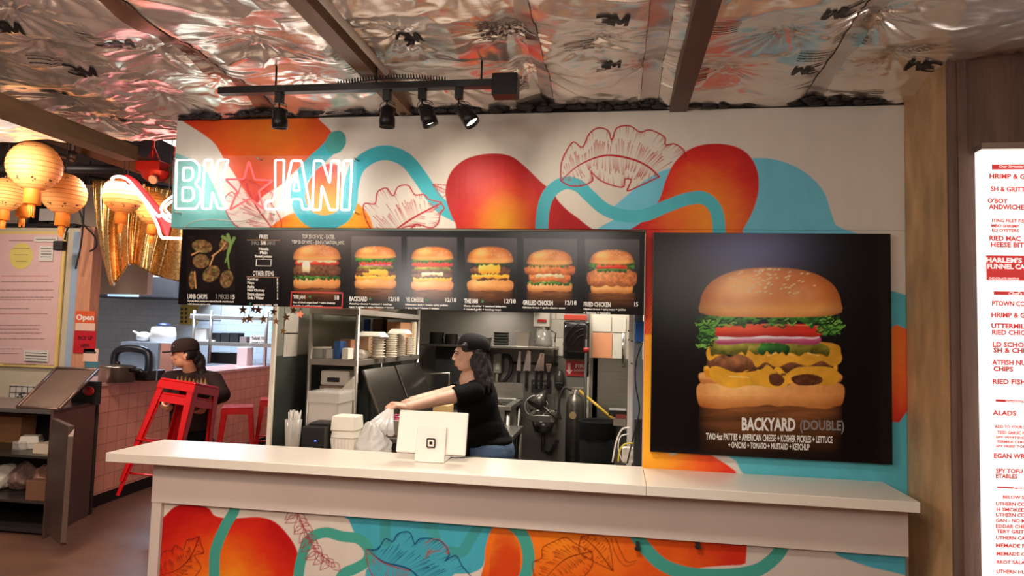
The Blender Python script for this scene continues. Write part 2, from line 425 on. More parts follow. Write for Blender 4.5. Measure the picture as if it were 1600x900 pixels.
M_mural = mat('mural_paint', (255, 255, 255), 0.42, bump=0.12, bscale=30, var=0.03, vscale=20, vcol=True, stretch=(1, 1, 0.25))
M_mural.node_tree.nodes['Principled BSDF'].inputs['Specular IOR Level'].default_value = .22
LINE = (176, 22, 34); LINE2 = (150, 50, 56)
hx0 = P(273, 250, Y=YW)[0]; hx1 = 1.115
hd = Canvas((hx0, YW, 2.043), (hx1-hx0, 0, 0), (0, 0, 2.545-2.043), 0.0022, (214, 207, 196))
WHITEP = (214, 207, 196)
def header_mural(c):
    c.poly([(255, 248), (290, 245), (318, 262), (335, 292), (348, 322), (362, 345), (372, 372), (255, 372)], tealf((112, 186, 182)), 4)
    c.poly([(270, 170), (284, 188), (312, 206), (335, 224), (350, 248), (366, 272), (384, 300), (400, 318), (412, 306), (440, 288), (468, 262), (500, 244), (521, 224), (517, 205), (498, 186), (490, 170)],
           fire(425, 215, 130, 95, 3, 0.35, ramp([(0, (235, 130, 30)), (0.5, (222, 92, 28)), (1, (206, 52, 26))])), 4)
    c.poly([(395, 372), (420, 356), (445, 338), (470, 327), (476, 300), (492, 268), (512, 256), (530, 262), (540, 300), (562, 320), (577, 338), (584, 360), (586, 372)],
           fire(520, 355, 120, 90, 5, 0.2, ramp([(0, (250, 185, 40)), (0.45, (245, 150, 30)), (0.8, (230, 90, 28)), (1, (210, 40, 28))])), 4)
    c.stroke([(526, 218), (510, 236), (492, 252), (476, 270), (466, 295), (468, 322), (484, 342), (510, 348), (535, 338), (546, 318), (549, 290), (558, 262), (580, 244), (606, 239), (634, 250), (656, 276), (676, 306), (692, 324), (714, 336), (730, 345)],
             [23, 23], tealf((62, 176, 190)), 6)
    c.poly([(512, 214), (519, 206), (531, 204), (539, 211), (540, 225), (530, 238), (516, 240), (508, 228)], tealf((70, 160, 152)), 5)
    leaf(c, [(434, 372), (420, 350), (400, 322), (384, 288)], [(434, 372), (395, 366), (368, 352), (354, 332), (352, 310), (362, 300), (370, 305), (378, 286), (384, 280)],
         [(434, 372), (440, 350), (432, 330), (424, 318), (425, 302), (412, 296), (398, 286), (384, 280)], LINE, 16, 1.6, seed=4)
    leaf(c, [(600, 372), (622, 356), (650, 338), (688, 318)],
         [(590, 372), (575, 350), (568, 330), (570, 318), (586, 318), (590, 300), (604, 294), (614, 306), (622, 292), (638, 290), (648, 304), (662, 304), (672, 312), (690, 316)],
         [(610, 372), (640, 358), (652, 350), (672, 356), (684, 350), (688, 334), (694, 326), (690, 318)], LINE, 20, 1.9, seed=5)
    leaf(c, [(700, 298), (684, 292), (676, 288)], [(700, 302), (690, 308), (682, 298), (676, 288)], [(700, 290), (688, 288), (676, 288)], LINE, 5, 1.0, seed=6)
    # blue hill behind, red shapes, ribbon
    c.poly([(905, 372), (930, 350), (960, 322), (988, 298), (1015, 277), (1050, 262), (1110, 252), (1180, 247), (1214, 250), (1246, 262), (1272, 281), (1289, 303), (1298, 330), (1306, 352), (1314, 372)],
           tealf(SKY, 2), 4)
    c.poly([(697, 312), (698, 285), (709, 263), (731, 247), (764, 240), (796, 243), (818, 258), (845, 284), (872, 306), (890, 328), (912, 348), (935, 366), (930, 374), (735, 374), (712, 350)],
           fire(785, 350, 95, 108, 7, 0.16), 4)
    c.poly([(1030, 312), (1040, 282), (1054, 254), (1076, 234), (1106, 225), (1142, 227), (1168, 240), (1183, 266), (1185, 298), (1176, 330), (1160, 360), (1150, 374), (945, 374), (985, 358), (1010, 340)],
           fire(1105, 345, 110, 125, 9, 0.3, ramp([(0, (246, 150, 36)), (0.45, (232, 104, 34)), (0.75, (214, 48, 28)), (1, (188, 16, 24))])), 4)
    c.poly([(868, 306), (880, 294), (902, 300), (922, 318), (944, 334), (962, 340), (942, 352), (928, 358), (905, 342), (884, 326)], (222, 214, 200), 4)
    c.stroke([(846, 378), (847, 345), (851, 318), (862, 298), (882, 286), (903, 290), (921, 306), (944, 326), (974, 337), (1008, 336), (1042, 322), (1074, 311), (1098, 309), (1115, 322), (1122, 342), (1124, 378)],
             [20, 20], tealf((80, 188, 202), 4), 6)
    leaf(c, [(877, 282), (905, 258), (945, 243), (985, 248), (1012, 260), (1030, 276)],
         [(876, 280), (877, 256), (884, 238), (896, 222), (910, 230), (920, 210), (934, 200), (950, 204), (956, 218), (964, 200), (984, 197), (1000, 206), (1016, 203), (1038, 214), (1040, 226), (1054, 225), (1068, 234), (1072, 246)],
         [(876, 282), (890, 290), (910, 290), (926, 282), (924, 270), (938, 282), (958, 290), (974, 292), (977, 280), (986, 282), (980, 298), (996, 292), (1014, 284), (1030, 276)], LINE, 34, 2.1, seed=8, hatch=0.9)
header_mural(hd)
tag(hd.build('wall_front', M_mural, thick=(0, 0.12, 0), back=(190, 185, 175)), kind='structure')

pr = Canvas((0.118, YW, 0.0), (hx1-0.118, 0, 0), (0, 0, 2.0435), 0.003, (214, 207, 196))
def pier_mural(c):
    header_mural(c)
    c.poly([(1000, 350), (1030, 350), (1032, 470), (1028, 560), (1000, 560)], fire(1030, 560, 60, 220, 2, 0.4, ramp([(0, (240, 130, 30)), (0.5, (222, 60, 28)), (1, (200, 30, 30))])), 3)
    for k in range(12):
        c.stroke([(1006, 470+k*9), (1013, 455+k*9), (1019, 440+k*9+5)], [1.6, 0.6], (196, 30, 30))
    c.poly([(990, 545), (1035, 540), (1035, 700), (1085, 702), (1118, 715), (1146, 745), (990, 740)],
           fire(1010, 640, 130, 260, 5, 0.3, ramp([(0, (250, 180, 44)), (0.45, (246, 158, 40)), (0.75, (240, 100, 40)), (1, (226, 52, 34))])), 3)
    c.poly([(1128, 690), (1150, 720), (1170, 748), (1240, 760), (1440, 775), (1440, 700)], tealf((86, 178, 192), 6), 2)
    c.poly([(1380, 452), (1400, 456), (1430, 466), (1430, 530), (1380, 530)], tealf((86, 178, 192), 7), 0)
    c.poly([(1370, 527), (1430, 520), (1430, 640), (1405, 660), (1370, 668)], fire(1380, 545, 70, 130, 8, 0.4, ramp([(0, (240, 140, 50)), (0.6, (232, 96, 40)), (1, (206, 46, 36))])), 2)
    c.poly([(1370, 668), (1405, 660), (1430, 638), (1430, 790), (1370, 780)], tealf((86, 178, 192), 8), 2)
pier_mural(pr)
tag(pr.build('wall_front', M_mural, thick=(0, 0.12, 0), back=(190, 185, 175)), kind='structure')
# black gap strip between foil and wall head
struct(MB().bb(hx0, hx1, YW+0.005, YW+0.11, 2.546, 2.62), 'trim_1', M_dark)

# ------------------------------------------------------------------ column on the right
M_wood = mat('brown_stained_plywood', (184, 148, 106), 0.6, bump=0.3, bscale=20, var=0.4, vscale=5, stretch=(2, 2, 0.8))
M_wood2 = mat('dark_brown_wood', (108, 82, 70), 0.6, bump=0.3, bscale=22, var=0.25, vscale=4, stretch=(3, 3, 0.6))
struct(MB().bb(1.1155, 1.1395, 2.50, 2.95, 0, 2.70), 'wall_right', M_wood)
struct(MB().bb(1.116, 3.0, 2.486, 2.5, 0, 2.70).bb(1.142, 1.17, 2.476, 2.487, 0, 2.7), 'wall_right', M_wood2)
struct(MB().bb(2.9, 3.0, -3.2, 2.48, 0, 2.7), 'wall_right', mat('hall_side_wall', (120, 84, 66), 0.7, var=0.3, vscale=1.5))

# ------------------------------------------------------------------ foil insulated ceiling
rs = np.random.RandomState(5)
tufts = []
for X in np.arange(-4.6, 3.2, 0.42):
    for Y in np.arange(0.2, 3.3, 0.40):
        tufts.append((X+rs.uniform(-.1, .1), Y+rs.uniform(-.1, .1), rs.uniform(0.5, 1.2), rs.randint(9, 15), rs.uniform(0, 6.3)))
def foil_z(x, y):
    z = 2.635-0.045*np.clip((y-2.5)/0.45, 0, 1)**2*(x > -2.2)
    dmin = np.full(np.shape(x), 9.0)
    rad = np.zeros(np.shape(x))
    for tx, ty, a, n, ph in tufts:
        d = np.hypot(x-tx, y-ty); dmin = np.minimum(dmin, d)
        th = np.arctan2(y-ty, x-tx)
        rad = rad+a*np.exp(-d/0.12)*(0.0175*np.abs(np.sin(th*n/2+ph+1.6*np.sin(th*2+ph)))+0.002*np.sin(th*n*1.5+ph))*np.clip(d/0.03, 0, 1)
    sag = 0.050*np.clip(dmin/0.24, 0, 1)**0.8
    w = noise2(x*2.4+y*0.8, y*8-x*2, 1.0, 3, 2)-0.5
    w2 = noise2(x*2.2-y*1.2, y*2.4, 1.0, 8, 3)-0.5
    rdg = 1-np.abs(2*noise2(x*4+1.5*w2, y*10+4*w2, 1.0, 11, 3)-1)
    left = np.clip((-x-1.0)/0.8, 0, 1)
    seam = np.zeros(np.shape(x))
    for sx in (-1.58, -0.95, -0.34, 0.13, 0.75):
        seam = seam+0.022*np.exp(-((x-sx)/0.05)**2)
    return z-sag-rad+w*(0.010+0.013*left)+w2*0.03-rdg**4*(0.007+0.008*left)+seam
nx, ny = 820, 400
gx, gy = np.meshgrid(np.linspace(-4.4, 3.0, nx), np.concatenate([np.linspace(-0.4, 1.3, 60), np.linspace(1.31, 3.24, ny-60)]))
gz = foil_z(gx, gy)
_foil_full = foil_z; _fx = gx[0]; _fy = gy[:, 0]
def foil_z(x, y):
    i_ = int(np.clip(np.searchsorted(_fx, float(x))-1, 0, nx-2)); j_ = int(np.clip(np.searchsorted(_fy, float(y))-1, 0, ny-2))
    a_ = (float(x)-_fx[i_])/(_fx[i_+1]-_fx[i_]); b_ = (float(y)-_fy[j_])/(_fy[j_+1]-_fy[j_])
    return (gz[j_, i_]*(1-a_)+gz[j_, i_+1]*a_)*(1-b_)+(gz[j_+1, i_]*(1-a_)+gz[j_+1, i_+1]*a_)*b_
V = np.stack([gx, gy, gz], -1).reshape(-1, 3); keep = np.ones((ny-1, nx-1), bool)
cxm = (gx[:-1, :-1]+gx[1:, 1:])/2; cym = (gy[:-1, :-1]+gy[1:, 1:])/2
keep &= ~((cxm > hx0+0.02) & (cym > 2.86)); keep &= ~((cxm > 1.15) & (cym > 2.50+0.10*noise2(cxm*4, cym*0, 1, 2, 2)-0.06))
i = np.arange(nx*ny).reshape(ny, nx)
F = np.stack([i[:-1, :-1], i[1:, :-1], i[1:, 1:], i[:-1, 1:]], -1)[keep]
me = bpy.data.meshes.new('ceiling'); me.vertices.add(len(V)); me.vertices.foreach_set('co', V.ravel())
me.loops.add(F.size); me.loops.foreach_set('vertex_index', F.ravel().astype(np.int32))
me.polygons.add(len(F)); me.polygons.foreach_set('loop_start', np.arange(0, F.size, 4, dtype=np.int32)); me.polygons.foreach_set('loop_total', np.full(len(F), 4, np.int32))
me.polygons.foreach_set('use_smooth', np.ones(len(F), bool)); me.update(calc_edges=True)
foil = bpy.data.objects.new('ceiling', me); COL.objects.link(foil); tag(foil, kind='structure'); ORG[foil.name] = np.zeros(3)
M_foil = mat('silver_foil', (238, 230, 222), 0.25, 0.74, bump=0.22, bscale=16, var=0.12, vscale=6, stretch=(0.6, 1.6, 1))
me.materials.append(M_foil)
# prints on the foil: brand marks and blocks of fine print
M_print = mat('black_print_on_foil', (40, 34, 34), 0.45, 0.3)
M_fine = mat('fine_print_on_foil', (92, 78, 74), 0.45, 0.5)
def foil_print(mb, strokes, px, py, size, rot, asp=1.0, w=0.18, mi=0):
    c = P(px, py, Z=2.60); ca, sa = math.cos(rot), math.sin(rot)
    for st in strokes:
        p = smooth_pts(st, 6, False) if len(st) > 2 else np.linspace(st[0], st[1], 8)
        p = np.array(p, float)
        for a, b in zip(p[:-1], p[1:]):
            d = b-a; L = np.hypot(*d)+1e-9; nrm = np.array([-d[1], d[0]])/L*w/2; ex = d/L*w*0.25
            q = []
            for k in (a-nrm-ex, b-nrm+ex, b+nrm+ex, a+nrm-ex):
                u, v = k[0]*size*asp, -k[1]*size
                X = c[0]+u*ca-v*sa; Y = c[1]+u*sa+v*ca
                q.append((X, Y, float(foil_z(np.array(X), np.array(Y)))-0.004))
            mb.add(q, [(0, 1, 2, 3)], mi)
three = [(-0.62, 0.42), (-0.30, 0.48), (-0.08, 0.40), (-0.10, 0.12), (-0.32, 0.02), (-0.10, -0.08), (-0.06, -0.36), (-0.30, -0.48), (-0.62, -0.42)]
emm = [[(0.12, -0.48), (0.12, 0.48)], [(0.12, 0.48), (0.40, -0.30)], [(0.40, -0.30), (0.68, 0.48)], [(0.68, 0.48), (0.68, -0.48)]]
pm = MB()
for px, py, sz, rot, asp in [(955, 18, .072, 0.1, 1.0), (950, 97, .062, 0.05, 1.0), (640, 60, .06, -0.5, 1.0), (1318, 14, .075, math.pi, 1.0), (1262, 100, .066, math.pi, 1.0), (1218, 156, .06, math.pi, 1.0), (1445, 99, .075, math.pi, 1.0),
                            (180, 64, .07, 0.4, 1.1), (125, 103, .07, 0.4, 1.1), (85, 141, .065, 0.4, 1.1), (45, 166, .065, 0.4, 1.1), (190, 182, .06, 0.4, 1.1), (5, 38, .07, 0.4, 1.1)]:
    foil_print(pm, [three]+emm, px, py, sz, rot, asp)
struct(pm, 'trim_2', M_print)
fm = MB()
for px, py, wd, rows, rot in [(785, 45, .16, 9, 0), (800, 130, .13, 6, 0), (1130, 30, .1, 6, 0), (1085, 115, .1, 6, 0), (1420, 70, .16, 6, 0), (1350, 135, .11, 8, 0), (1280, 80, .13, 4, 0), (560, 100, .1, 4, 0), (905, 70, .1, 4, 0),
                              (1330, 60, .1, 3, 0), (70, 90, .12, 4, .3), (150, 45, .12, 4, .3), (210, 130, .12, 4, .3)]:
    for r_ in range(rows):
        k = 0.0
        while k < 1:
            L = rs.uniform(0.05, 0.14)
            foil_print(fm, [[((k-0.5)*wd/0.1, (r_-rows/2)*0.16), ((min(k+L, 1)-0.5)*wd/0.1, (r_-rows/2)*0.16)]], px, py, 0.1, rot, 1.0, 0.05)
            k += L+0.035
struct(fm, 'trim_3', M_fine)
# joists under the foil
M_joist = mat('brown_painted_joist', (118, 88, 60), 0.5, bump=0.2, bscale=20, var=0.25, vscale=6, stretch=(3, 0.7, 3))
M_joist2 = mat('dark_brown_joist', (84, 62, 50), 0.5, bump=0.2, bscale=20, var=0.25, vscale=6, stretch=(3, 0.7, 3))
M_tape = mat('silver_foil_tape', (214, 206, 200), 0.28, 1.0, bump=0.2, bscale=30, var=0.1)
a = P(1080, 0, Z=2.56)[0]
struct(MB().bb(0.205, 0.275, -0.4, 2.835, 2.535, 2.66), 'trim_4', M_joist2)
xa = P(455, 0, Z=2.58)[0]
struct(MB().bb(-0.965, -0.905, -0.4, 2.835, 2.545, 2.66), 'trim_5', M_joist)
tb_ = tag(MB().cyl((-.86, .4, 2.552), (-.86, 2.36, 2.552), .012, n=10).build('light_tube', mat('white_tube', (230, 224, 214), .25)), 'thin white tube running along the brown joist behind the light track', 'tube')
bx = MB(); bx.bb(-2.60, -2.50, 0.9, 3.17, 2.445, 2.52)
struct(bx, 'trim_6', M_joist)
def strip(x, w, z=0.004):
    m_ = MB(); ys = np.linspace(0.4, 2.83, 160); vs = []
    for y in ys:
        for sx in (-w/2, 0, w/2):
            X = x+sx; vs.append((X, y, float(foil_z(np.array(X), np.array(y)))-z))
    m_.add(vs, [(3*i+j, 3*i+j+1, 3*i+j+4, 3*i+j+3) for i in range(len(ys)-1) for j in (0, 1)], 0, True)
    return m_
struct(strip(0.12, 0.07), 'trim_7', M_tape)
struct(strip(-0.30, 0.05), 'trim_8', M_tape)
struct(strip(-1.58, 0.09), 'trim_9', mat('brown_tape', (150, 112, 92), 0.35, 0.6, bump=0.2))
struct(strip(0.76, 0.06), 'trim_10', M_tape)
struct(MB().bb(-9.5, 4.4, -3.2, -0.42, 2.68, 2.72), 'ceiling', mat('hall_ceiling', (96, 84, 78), 0.7, var=0.3, vscale=2))
# black tarry sealant in ragged lumps along the wall head
tr = MB()
for k in range(150):
    x = rs.uniform(hx0+0.05, 1.1); tr.ball((x, 2.815+rs.uniform(-.012, .012), 2.555+rs.uniform(-.004, .02)), (rs.uniform(.015, .05), .016, rs.uniform(.006, .017)), 8)
tag(tr.build('trim_11', mat('black_sealant', (22, 19, 18), 0.5, bump=0.5)), kind='structure')

# ------------------------------------------------------------------ service counter
M_top = mat('white_laminate_top', (222, 212, 196), 0.26, bump=0.02, var=0.03, vscale=3)
M_fas = mat('white_fascia', (206, 190, 178), 0.5, bump=0.05, bscale=12, var=0.05, vscale=3)
ctr = empty('service_counter', (-0.4, 2.7, 0), 'long white laminate counter with an overhanging top and a painted floral front', 'counter')
sx = P(1010, 757, Z=1.07)[0]
MB().bb(-2.03, sx-0.0008, 2.505, 2.862, 1.034, 1.07).build('countertop', M_top, ctr, bevel=0.002)
MB().bb(sx+0.0008, 1.022, 2.505, 2.835, 1.034, 1.07).build('countertop', M_top, ctr, bevel=0.002)
MB().bb(-1.884, 1.021, 2.60, 2.617, 0.86, 1.034).build('fascia', M_fas, ctr, bevel=0.001)
MB().bb(-1.884, -1.840, 2.603, 2.70, 0, 0.86).build('end_post', M_fas, ctr, bevel=0.002)
MB().bb(-1.82, 1.0, 2.64, 2.835, 0, 1.034).build('carcass', M_white, ctr)
cp = Canvas((-1.839, 2.619, 0.0), (1.018+1.839, 0, 0), (0, 0, 0.86), 0.0024, (206, 192, 178))
def counter_mural(c):
    OR = ramp([(0, (238, 150, 30)), (0.35, (226, 104, 24)), (0.7, (205, 46, 22)), (1, (178, 18, 18))])
    c.poly([(240, 830), (256, 808), (280, 789), (322, 792), (336, 806), (362, 810), (404, 808), (430, 816), (450, 836), (464, 860), (464, 880), (452, 920), (430, 1000), (230, 1000)], fire(345, 915, 130, 125, 3, 0.3, OR), 4)
    c.stroke([(367, 785), (365, 800), (352, 822), (340, 850), (335, 880), (336, 1000)], [16, 17], GTEAL, 6)
    leaf(c, [(250, 898), (272, 893), (290, 880), (303, 860), (311, 838)], [(246, 880), (256, 862), (268, 860), (274, 852), (286, 858), (292, 844), (302, 842), (311, 838)],
         [(250, 900), (282, 920), (305, 900), (314, 886), (304, 868), (318, 864), (314, 850), (311, 838)], (120, 24, 20), 16, 1.2, seed=12)
    c.poly([(540, 790), (545, 812), (556, 836), (575, 856), (580, 880), (570, 905), (590, 1000), (690, 1000), (700, 906), (735, 896), (755, 884), (762, 850), (790, 822), (900, 800)], tealf((64, 156, 172), 3), 3)
    c.stroke([(460, 1000), (466, 905), (472, 870), (484, 842), (508, 832), (534, 838), (560, 842), (576, 858), (574, 876), (556, 888), (536, 898), (520, 930)], [16, 17], GTEAL, 6)
    for p in ([(605, 790), (602, 815), (602, 845)], [(662, 790), (670, 818), (680, 840)], [(790, 812), (755, 815), (738, 838), (722, 862), (705, 862)]): c.stroke(p, [16, 17], tealf((62, 146, 146), 5), 6)
    c.poly([(757, 1000), (757, 880), (760, 850), (770, 824), (790, 812), (1000, 820), (1060, 835), (1168, 850), (1166, 880), (1130, 884), (1080, 892), (1050, 930), (1040, 1000)],
           fire(880, 850, 260, 130, 6, 0.5, ramp([(0, (232, 128, 30)), (0.5, (222, 96, 24)), (0.8, (208, 70, 24)), (1, (196, 44, 22))])), 3)
    c.poly([(764, 1000), (764, 900), (770, 850), (782, 826), (800, 832), (812, 860), (812, 900), (806, 1000)], fire(790, 940, 60, 130, 9, 0.3, ramp([(0, (206, 60, 24)), (0.6, (200, 66, 20)), (1, (224, 130, 40))])), 3)
    c.stroke([(790, 812), (812, 830), (824, 856), (824, 890), (806, 930)], [19, 19], GTEAL, 6)
    c.poly([(1168, 840), (1440, 860), (1440, 1000), (1050, 1000), (1060, 910), (1100, 895), (1165, 884)], (198, 184, 172), 0)
    c.stroke([(990, 830), (1008, 856), (1035, 882), (1075, 896), (1130, 899), (1180, 892), (1210, 872), (1225, 850)], [20, 21], GTEAL, 6)
    c.poly([(1300, 858), (1340, 880), (1390, 893), (1440, 900), (1440, 860)], tealf((76, 160, 178), 3), 2)
    leaf(c, [(573, 858), (600, 878), (640, 890), (670, 920)], [(573, 858), (590, 858), (602, 842), (614, 846), (622, 834), (640, 832), (648, 850), (656, 842), (676, 842), (692, 848), (702, 866), (696, 876), (712, 868), (722, 884), (740, 905)],
         None, (16, 66, 110), 26, 1.8, seed=3, vw=1.0)
    leaf(c, [(573, 858), (600, 880), (640, 892)], [(572, 858), (574, 880), (586, 905), (620, 925), (650, 905)], None, LINE2, 14, 1.2, seed=2)
    leaf(c, [(660, 880), (676, 858)], [(664, 848), (684, 842), (700, 856), (700, 866)], None, (150, 70, 60), 8, 1.0, seed=9, sp=False)
    c.stroke([(462, 795), (478, 830), (496, 862), (520, 880)], [1.4, 1.2], LINE2)
    r_ = np.random.RandomState(3)
    for k in range(22):
        t = k/22; bx_ = np.interp(t, [0, .35, .7, 1], [462, 478, 496, 522]); by_ = np.interp(t, [0, .35, .7, 1], [798, 830, 862, 882])
        sgn = 1 if k % 2 else -1; an = (0.9 if sgn > 0 else 2.4)+r_.uniform(-.3, .3); L = r_.uniform(17, 24); W_ = 6
        d = np.array([math.cos(an), math.sin(an)]); nn = np.array([-d[1], d[0]]); b0 = np.array([bx_, by_])
        c.stroke([b0, b0+d*L*.4+nn*W_, b0+d*L], [1.1, 1.1], LINE2); c.stroke([b0, b0+d*L*.4-nn*W_, b0+d*L], [1.1, 1.1], LINE2); c.stroke([b0, b0+d*L*.8], [.7, .5], LINE2)
    DR = (130, 40, 14)
    leaf(c, [(850, 905), (880, 876), (905, 866), (925, 862)], [(836, 905), (832, 880), (846, 872), (848, 856), (866, 846), (884, 840), (900, 850), (925, 862)], [(870, 910), (905, 905), (925, 885), (925, 862)], DR, 18, 1.3, seed=21)
    leaf(c, [(908, 838), (930, 856), (958, 892)], [(908, 838), (936, 836), (952, 850), (958, 892)], [(908, 838), (905, 862), (925, 876), (958, 892)], DR, 12, 1.2, seed=22)
    c.stroke([(962, 842), (970, 862), (980, 878), (994, 876)], [1.5, 1.2], DR); c.stroke([(955, 842), (962, 866), (976, 884), (992, 880)], [1.2, 1], DR)
counter_mural(cp)
fp = cp.build('front_panel', M_mural, thick=(0, 0.015, 0), parent=ctr)
fp['label'] = 'front panel painted with red, orange and teal shapes and line-drawn leaves'
for px, py in ((996, 853), (1090, 850)):
    q = P(px, py, Y=2.612); MB().box((q[0], 2.612, q[2]), (0.012, 0.014, 0.03)).box((q[0], 2.605, q[2]-0.008), (0.02, 0.008, 0.008)).build('bracket', M_dark, ctr)

# ------------------------------------------------------------------ burgers printed on the posters
def burger(c, cx, yb, w, layers, seed=0, base=True):
    gain = 1.15 if w > 100 else 1.35
    T = lambda u, v: (cx+u*w, yb-v*w)
    def slab(v0, v1, ww, col, bow=0.035, wob=0.012, sd=0, n=18, u0=0.0, edge=None, tz=0.0):
        r_ = np.random.RandomState(seed*31+sd); pts = []
        for k in range(n+1):
            u = -ww/2+ww*k/n; e = 1-(2*k/n-1)**2
            pts.append(T(u0+u, v1-(v1-v0)*0.4*(1-e)**3+tz*e+r_.uniform(-wob, wob)))
        for k in range(n+1):
            u = ww/2-ww*k/n; e = 1-(2*k/n-1)**2
            pts.append(T(u0+u*0.97, v0-bow*(e-1)*-1*1+(v1-v0)*0.3*(1-e)**3+r_.uniform(-wob, wob)))
        c.poly(pts, col, 3 if w > 60 else 2, feather=0.8 if w > 100 else 0.6)
    def shade(base, hi, lo, v0, v1, nz=0.25, ns=None, sd=0, lx=-0.22):
        b, h, l_ = [np.array(lin(q)) for q in (base, hi, lo)]
        def f(x, y):
            u = (x-cx)/w; v = (yb-y)/w; t = np.clip((v-v0)/(v1-v0+1e-6), 0, 1)
            q = np.exp(-((u-lx)/0.25)**2-((t-0.68)/0.35)**2)
            n_ = noise2(u*100, v*100, ns or 0.12, seed+sd, 4)-0.5
            col = b+(h-b)*q[..., None]
            dk = np.clip((0.35-t)/0.35, 0, 1)*0.6+np.clip((np.abs(u)-0.33)/0.2, 0, 1)*0.55
            col = col+(l_-col)*np.clip(dk, 0, 1)[..., None]
            return np.clip(gain*col*(1+nz*2*n_)[..., None], 0, 1)
        return f
    # table reflection
    def refl(x, y):
        u = (x-cx)/w; v = (y-yb)/w; n_ = noise2(u*40, v*260, 0.12, seed+5, 4)
        a = np.clip(1-v/0.34, 0, 1)**1.4*np.clip(1-(np.abs(u)/.49)**5, 0, 1)
        return np.array(lin((150, 92, 50)))*(a*(0.25+1.1*n_))[..., None]+np.array(lin((13, 10, 10)))
    if base: c.poly([T(-.5, 0.03), T(.5, 0.03), T(.49, -.33), T(-.49, -.33)], refl, 0, feather=3 if w > 100 else 1, alpha=0.9)
    for i, L in enumerate(layers):
        k, v0, v1, ww = L[:4]; u0 = L[4] if len(L) > 4 else 0
        if k == 'bot': slab(v0, v1, ww, shade((214, 148, 84), (240, 190, 120), (150, 80, 34), v0, v1, .12, .25, i), .05, .006, i); 
        elif k == 'crust': slab(v0, v1, ww, shade((232, 170, 100), (245, 200, 140), (170, 100, 50), v0, v1, .1, .2, i), .03, .01, i)
        elif k == 'patty': slab(v0, v1, ww, shade((104, 62, 38), (150, 98, 62), (48, 24, 16), v0, v1, .9, .22, i), .03, .02, i, 24, u0)
        elif k == 'chicken': slab(v0, v1, ww, shade((190, 112, 62), (226, 150, 92), (110, 54, 28), v0, v1, .55, .22, i), .04, .022, i, 22, u0)
        elif k == 'grilled': slab(v0, v1, ww, shade((206, 112, 52), (234, 156, 84), (130, 58, 26), v0, v1, .5, .16, i), .04, .02, i, 22, u0)
        elif k == 'cheese': slab(v0, v1, ww, shade((238, 178, 50), (252, 210, 100), (206, 130, 26), v0, v1, .12, .1, i), .04, .022, i, 14, u0)
        elif k == 'sauce': slab(v0, v1, ww, shade((226, 214, 170), (244, 236, 210), (180, 160, 110), v0, v1, .15, .1, i), .05, .02, i, 12, u0)
        elif k == 'pickle': slab(v0, v1, ww, shade((126, 122, 38), (176, 170, 74), (58, 62, 20), v0, v1, .9, .10, i), .03, .02, i, 16, u0)
        elif k == 'jal': slab(v0, v1, ww, shade((34, 96, 34), (60, 140, 50), (16, 40, 16), v0, v1, .8, .12, i), .03, .02, i, 14, u0)
        elif k == 'onion':
            slab(v0, v1, ww, shade((196, 90, 130), (240, 210, 225), (130, 30, 70), v0, v1, .3, .1, i), .02, .006, i, 14, u0)
            slab((v0+v1)/2, v1-0.005, ww*.97, shade((240, 214, 226), (252, 240, 246), (190, 120, 150), v0, v1, .2, .1, i), .01, .004, i+50, 14, u0)
        elif k == 'tomato':
            slab(v0, v1, ww, shade((206, 44, 24), (240, 96, 56), (140, 16, 12), v0, v1, .15, .08, i), .02, .004, i, 14, u0)
            c.stroke([T(u0-ww*.46, v1-.014), T(u0, v1-.004), T(u0+ww*.46, v1-.016)], [max(1, w*.008)]*2, (244, 130, 86))
        elif k == 'lettuce':
            f = shade((48, 104, 34), (84, 156, 50), (20, 56, 20), v0, v1, 1.2, .18, i)
            slab(v0, v1, ww, f, .02, .035, i, 34, u0)
            r_ = np.random.RandomState(seed+i)
            for q in range(46 if w > 100 else 22):
                u = u0+r_.uniform(-ww/2, ww/2); v = r_.uniform(v0-.02, v1); s_ = r_.uniform(.015, .03)
                c.stroke([T(u-s_, v), T(u, v+s_*r_.uniform(-1, 1)), T(u+s_, v+.005)], [w*.010]*2, ((96, 166, 62), (30, 74, 26), (130, 190, 80), (12, 34, 12))[q % 4], 3)
        elif k == 'top':
            pts = []; n = 26
            for q in range(n+1):
                a = math.pi*(1-q/n); e = math.sin(a)
                pts.append(T(u0+ww/2*math.copysign(abs(math.cos(a))**0.85, math.cos(a)), v0+.02+(v1-v0-.02)*e**0.72))
            for q in range(1, 9): u = ww/2-ww*q/9; pts.append(T(u0+u*.97, v0-.012*math.sin(math.pi*q/9)))
            b, h, l_, e_ = [np.array(lin(q)) for q in ((198, 112, 46), (244, 178, 96), (104, 46, 18), (228, 168, 92))]
            def f(x, y):
                u = (x-cx-u0*w)/w; v = (yb-y)/w; t = np.clip((v-v0)/(v1-v0), 0, 1)
                n_ = noise2(u*60, v*60, .12, seed+9, 4)-.5
                q = np.exp(-((u+.2)/.17)**2-((t-.62)/.3)**2); q2 = np.exp(-((t-.12)/.16)**2)*.8
                q3 = np.exp(-((u-.2)/.12)**2-((t-.42)/.2)**2)*.45; col = b+(h-b)*np.clip(q*1.1, 0, 1)[..., None]; col = col+(np.array(lin((226, 176, 124)))-col)*(q3*(.4+1.2*noise2(u*90, v*90, .2, 3)))[..., None]; col = col+(e_-col)*q2[..., None]
                dk = np.clip((np.hypot(u/(ww*.5), (t-.35)/.75)-.72)/.3, 0, 1)*.6
                col = col+(l_-col)*dk[..., None]
                return np.clip(gain*1.08*col*(1+.2*n_)[..., None], 0, 1)
            c.poly(pts, f, 2, feather=0.9)
            r_ = np.random.RandomState(seed+2)
